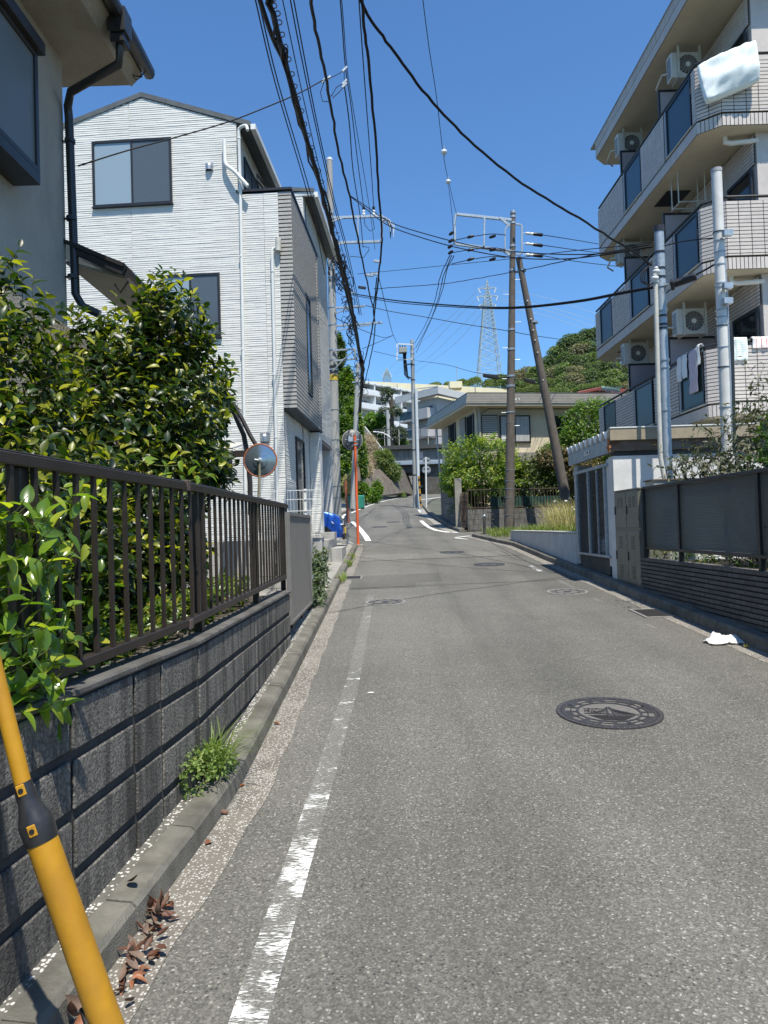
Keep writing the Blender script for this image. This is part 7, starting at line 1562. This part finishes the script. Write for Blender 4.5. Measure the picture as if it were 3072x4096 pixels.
# ---- pylons
pyl=M('pylon_steel',(.42,.50,.52),(.36,.44,.46),3,.5,metal=.3)
def pylon(utop,vtop,ub,vb,wb,Y,label,arms,th=.09):
    t=thing('power_pylon',label,'pylon',P(ub,vb,Y)); T=P(utop,vtop,Y); Bc=P(ub,vb,Y); H=T.z-Bc.z; W=wb*Y/F/4
    def leg(h,i): 
        k=h/H; hw=(W/2)*(1-k)**1.0+ (W*.11 if k<.86 else W*.11*(1-k)/.14) ; hw=min(W/2,W/2*(1-k*1.08)+W*.10) if k<.83 else W*.10*(1-k)/.17+.05
        c=Bc.lerp(T,k); sx,sy=((-1,-1),(1,-1),(1,1),(-1,1))[i]; return V((c.x+sx*hw,c.y+sy*hw,c.z))
    hs=[0]; 
    while hs[-1]<H*.97: hs.append(hs[-1]+max(H*.028,(H-hs[-1])*.105))
    hs[-1]=H
    for i in range(4): m=MB(); m.tube([leg(h,i) for h in hs],th*1.3,4); m.build('leg',pyl,t)
    m=MB()
    for h0,h1 in zip(hs,hs[1:]):
        for i in range(4):
            j=(i+1)%4; m.tube([leg(h0,i),leg(h1,j)],th*.7,3,False); m.tube([leg(h0,j),leg(h1,i)],th*.7,3,False); m.tube([leg(h1,i),leg(h1,j)],th*.6,3,False)
    m.build('lattice',pyl,t,kind='stuff')
    for (v,w) in arms:
        z=P(utop,v,Y).z; c=Bc.lerp(T,(z-Bc.z)/H); wd=w*Y/F/4
        for s_ in (-1,1):
            m=MB(); tip=V((c.x+s_*wd,c.y,z+.2)); m.tube([V((c.x,c.y-.4,z+.9)),tip],th*.8,4); m.tube([V((c.x,c.y-.4,z)),tip],th*.8,4); m.tube([V((c.x,c.y+.4,z)),tip],th*.8,4)
            for k in (.3,.6): m.tube([V((c.x,c.y,z+.9)).lerp(tip,k),V((c.x,c.y,z)).lerp(tip,k)],th*.6,3)
            a_=m.build('crossarm',pyl,t); m=MB(); m.tube([tip,tip+V((s_*-.6,0,-1.5))],.16,6); m.build('insulator_string',porcelain,a_)
    return t
pylon(1948,1118,1957,1556,84,225,'tall pale steel lattice pylon on the skyline left of the brown pole',[(1155,36),(1188,42),(1222,34)],.11)
pylon(1547,1470,1548,1530,34,420,'small far-off lattice pylon above the cream roof',[(1492,14),(1500,20)],.09)
for i,(u0,v0,pts) in enumerate(((1908,1165,[(1800,1270),(1660,1390),(1560,1470)]),(1903,1200,[(1800,1300),(1680,1420),(1575,1490)]),(1915,1232,[(1810,1340),(1700,1440),(1575,1500)]),(1930,1250,[(1830,1365),(1720,1450),(1600,1530)]))):
    cable([(u0,v0,224)]+[(u,v,224+(k+1)*60) for k,(u,v) in enumerate(pts)],.055,['first','second','third','fourth'][i]+' from top of four faint lines between the two pylons',cat='power line',group='high-voltage lines',mat=pyl)
for i,(v0,v1,v2) in enumerate(((1158,1190,1270),(1190,1225,1300),(1200,1240,1325),(1226,1262,1350))):
    cable([(1980,v0,224),(2180,v1,215),(2430,v2,200)],.05,['first','second','third','fourth'][i]+' from top of four faint lines right of the big pylon',cat='power line',group='high-voltage lines',mat=pyl)
t=thing('roof_aerial','thin aerial mast standing on the cream roof','aerial',P(1826,1545,188)); m=MB(); m.tube([P(1826,1545,188),P(1826,1466,188)],.09,4); m.build('mast',pyl,t)

# ================================================================ NEAR GROUND: weeds, leaves, litter
def lp_(u,v,dz=.0): return G(u,v,dz)
b=G(900,3130,.10)
shrub('kerb_weed','small clump of heart-leaved weeds growing where the block wall meets the kerb','weeds',(-.99,3.75,rz(3.75)+.1),[((-.98,3.62,rz(3.6)+.19),(.07,.16,.08)),((-.94,3.82,rz(3.8)+.17),(.10,.14,.07)),((-.97,3.7,rz(3.7)+.22),(.06,.1,.06))],230,mat_leaf('clover',(.08,.14,.03),(.15,.23,.05),(.28,.33,.10),.6,.35,.6),L=.022,W=.02,per=5,twig=.03,stem=.01,seed=81,n=2,stems=False)
blades('kerb_grass','tuft of thin green grass blades arching from the wall foot over the kerb','grass',[(-.99,-.93,3.75,4.0,rz(3.8)+.09)],mat_leaf('blade',(.07,.13,.02),(.13,.20,.03),(.22,.28,.06),.5,.35,.5),220,.26,.006,82,lean=1.0)
blades('joint_grass','small weeds in the kerb joint by the drain grate at left','grass',[(-.84,-.74,12.6,13.4,rz(13)+.02),(-.85,-.75,15.3,15.9,rz(15.5)+.02),(-.86,-.76,17,17.4,rz(17.2)+.02)],gr1,260,.16,.012,83,lean=.9)
shrub('tall_weed','bushy grey-green weed with drooping tips growing past the end of the ribbed gate','weeds',(-1.05,10.1,.5),[((-1.03,10.0,.70),(.12,.35,.18)),((-1.0,9.8,.58),(.12,.3,.12)),((-1.05,10.2,.88),(.12,.25,.2)),((-.97,10.25,1.0),(.12,.2,.16))],280,mat_leaf('nettle',(.035,.06,.03),(.08,.12,.05),(.16,.19,.08),.6,.3,.6),L=.07,W=.04,per=6,twig=.09,stem=.02,seed=84,n=3,upb=.1,stems=True)
shrub('ferns','low ferns and yellow-green leaves on the soil under the brown railing','plant',(-1.45,4.5,.88),[((-1.4,3.2,.98),(.15,.6,.12)),((-1.35,4.7,.96),(.12,.6,.10)),((-1.4,6.0,.98),(.15,.6,.10))],320,mat_leaf('under_leaf',(.04,.08,.015),(.10,.17,.02),(.28,.28,.04),.35,.35,.7),L=.07,W=.035,per=6,twig=.06,stem=0,seed=85,n=3,stems=False)
# fallen leaves
litm=[M('leaf_brown',(.12,.048,.024),(.07,.03,.018),30,.6,.2,90),M('leaf_rust',(.26,.10,.04),(.17,.065,.03),30,.55,.2,90),M('leaf_dull',(.18,.12,.085),(.13,.085,.06),30,.7,.2,90)]
mes=[]
for k in range(6):
    vs,fs=leaf_data(.062,.034,.9 if k%2 else .5,[-.5,.5,-.9][k%3],5); me=bpy.data.meshes.new('fallen_leaf'); me.from_pydata(vs,[],fs); me.materials.append(litm[k%3]); me.polygons.foreach_set('use_smooth',[True]*len(fs)); mes.append(me)
r=random.Random(15)
def fallen(u,v,dz,k,lab,grp=None,scl=1.0,tilt=.5):
    p=G(u,v,dz); o=bpy.data.objects.new('fallen_leaf',mes[k]); link(o); o.location=p; o.rotation_euler=(r.uniform(-tilt,tilt),r.uniform(-tilt,tilt),r.uniform(0,6.3)); o.scale=(scl,)*3; props(o,lab,'fallen leaf',grp)
for i in range(60):
    k=r.random()**.8; u=470+k*190+r.uniform(-45,45); v=3960-k*330+r.uniform(-22,22); fallen(u,v,.010+r.random()*.028,r.randint(0,5),'curled brown dead leaf in the heap lying in the gutter at lower left','dead leaves heaped in the gutter',r.uniform(.5,.85),.5)
for i in range(12): fallen(628+r.uniform(-22,22),3640+r.uniform(-26,26),.012+r.random()*.03,r.choice([0,2,3]),'dark brown curled leaf in the small cluster above the main heap','dead leaves in the small gutter cluster',.8,.9)
for i in range(9): fallen(330+r.uniform(-40,40),4040+r.uniform(-50,30),.012+r.random()*.04,r.randint(0,5),'dead leaf at the foot of the yellow guy-wire guard','dead leaves by the guy-wire guard',1,.8)
fallen(515,3528,.118,0,'single dark wine-red leaf lying on top of the kerb','',1.25,.15); fallen(637,3835,.012,1,'single orange leaf lying flat to the right of the leaf heap',None,1.15,.2)
for i,(u,v,lab) in enumerate(((820,3380,'lone rust-red leaf in the gutter halfway along the kerb'),(915,3255,'small reddish leaf in the gutter near the weed clump'),(980,3140,'small brown leaf just beyond the weed clump'),(535,4000,'rust leaf near the bottom edge of the photo'),(1095,2895,'tiny red leaf at the kerb beyond the weeds'))): fallen(u,v,.012,1 if i%2==0 else 0,lab,None,.85,.5)
shard=M('pebble',(.7,.7,.66),(.6,.6,.56),8,.6)
o=MB(); q=G(1483,2770,.004); o.ball(q,.022,8,4,(1.3,.8,.2)); o=o.build('pebble',shard,None,loc=q); props(o,'small flat white pebble on the asphalt beside the faded line','pebble')
# plastic bag in the right gutter
def crumple(name,label,cat,u,v,L,W,H,mat,seed):
    c=G(u,v,.01); m=MB(); 
    def fn(i,j):
        a=(i-.5)*2; b=(j-.5)*2; rr_=math.sqrt(a*a+b*b); x=a*L/2*(1-.25*abs(b)); y=b*W/2; n_=mnoise.noise(V((i*4,j*4,seed)))+.5*mnoise.noise(V((i*9,j*9,seed+3))); z=H*max(0,(1-rr_**2*.8))*(.75+.9*n_)+.012*abs(n_)
        return c+V((x+.05*n_*L,y+.03*n_,max(0.002,z)))
    m.grid(fn,26,18); o=m.build(name,mat,None,smooth=False,loc=c,solid=.002,auto=60); return props(o,label,cat)
pb_,tb1,bb1,ob1=newmat('thin_plastic'); bb1.inputs['Base Color'].default_value=(.82,.83,.82,1); bb1.inputs['Roughness'].default_value=.3; trp=nn(tb1,'BsdfTransparent'); mx=nn(tb1,'MixShader'); mx.inputs[0].default_value=.3; tb1.links.new(bb1.outputs[0],mx.inputs[1]); tb1.links.new(trp.outputs[0],mx.inputs[2]); tb1.links.new(mx.outputs[0],ob1.inputs[0])
crumple('plastic_bag','crumpled white translucent plastic bag lying in the right gutter','litter',2895,2568,.40,.24,.085,pb_,2)
crumple('yellow_scrap','small yellow scrap beside the crumpled plastic bag','litter',2987,2590,.05,.035,.02,M('scrap_yellow',(.7,.5,.08),rough=.6),5)
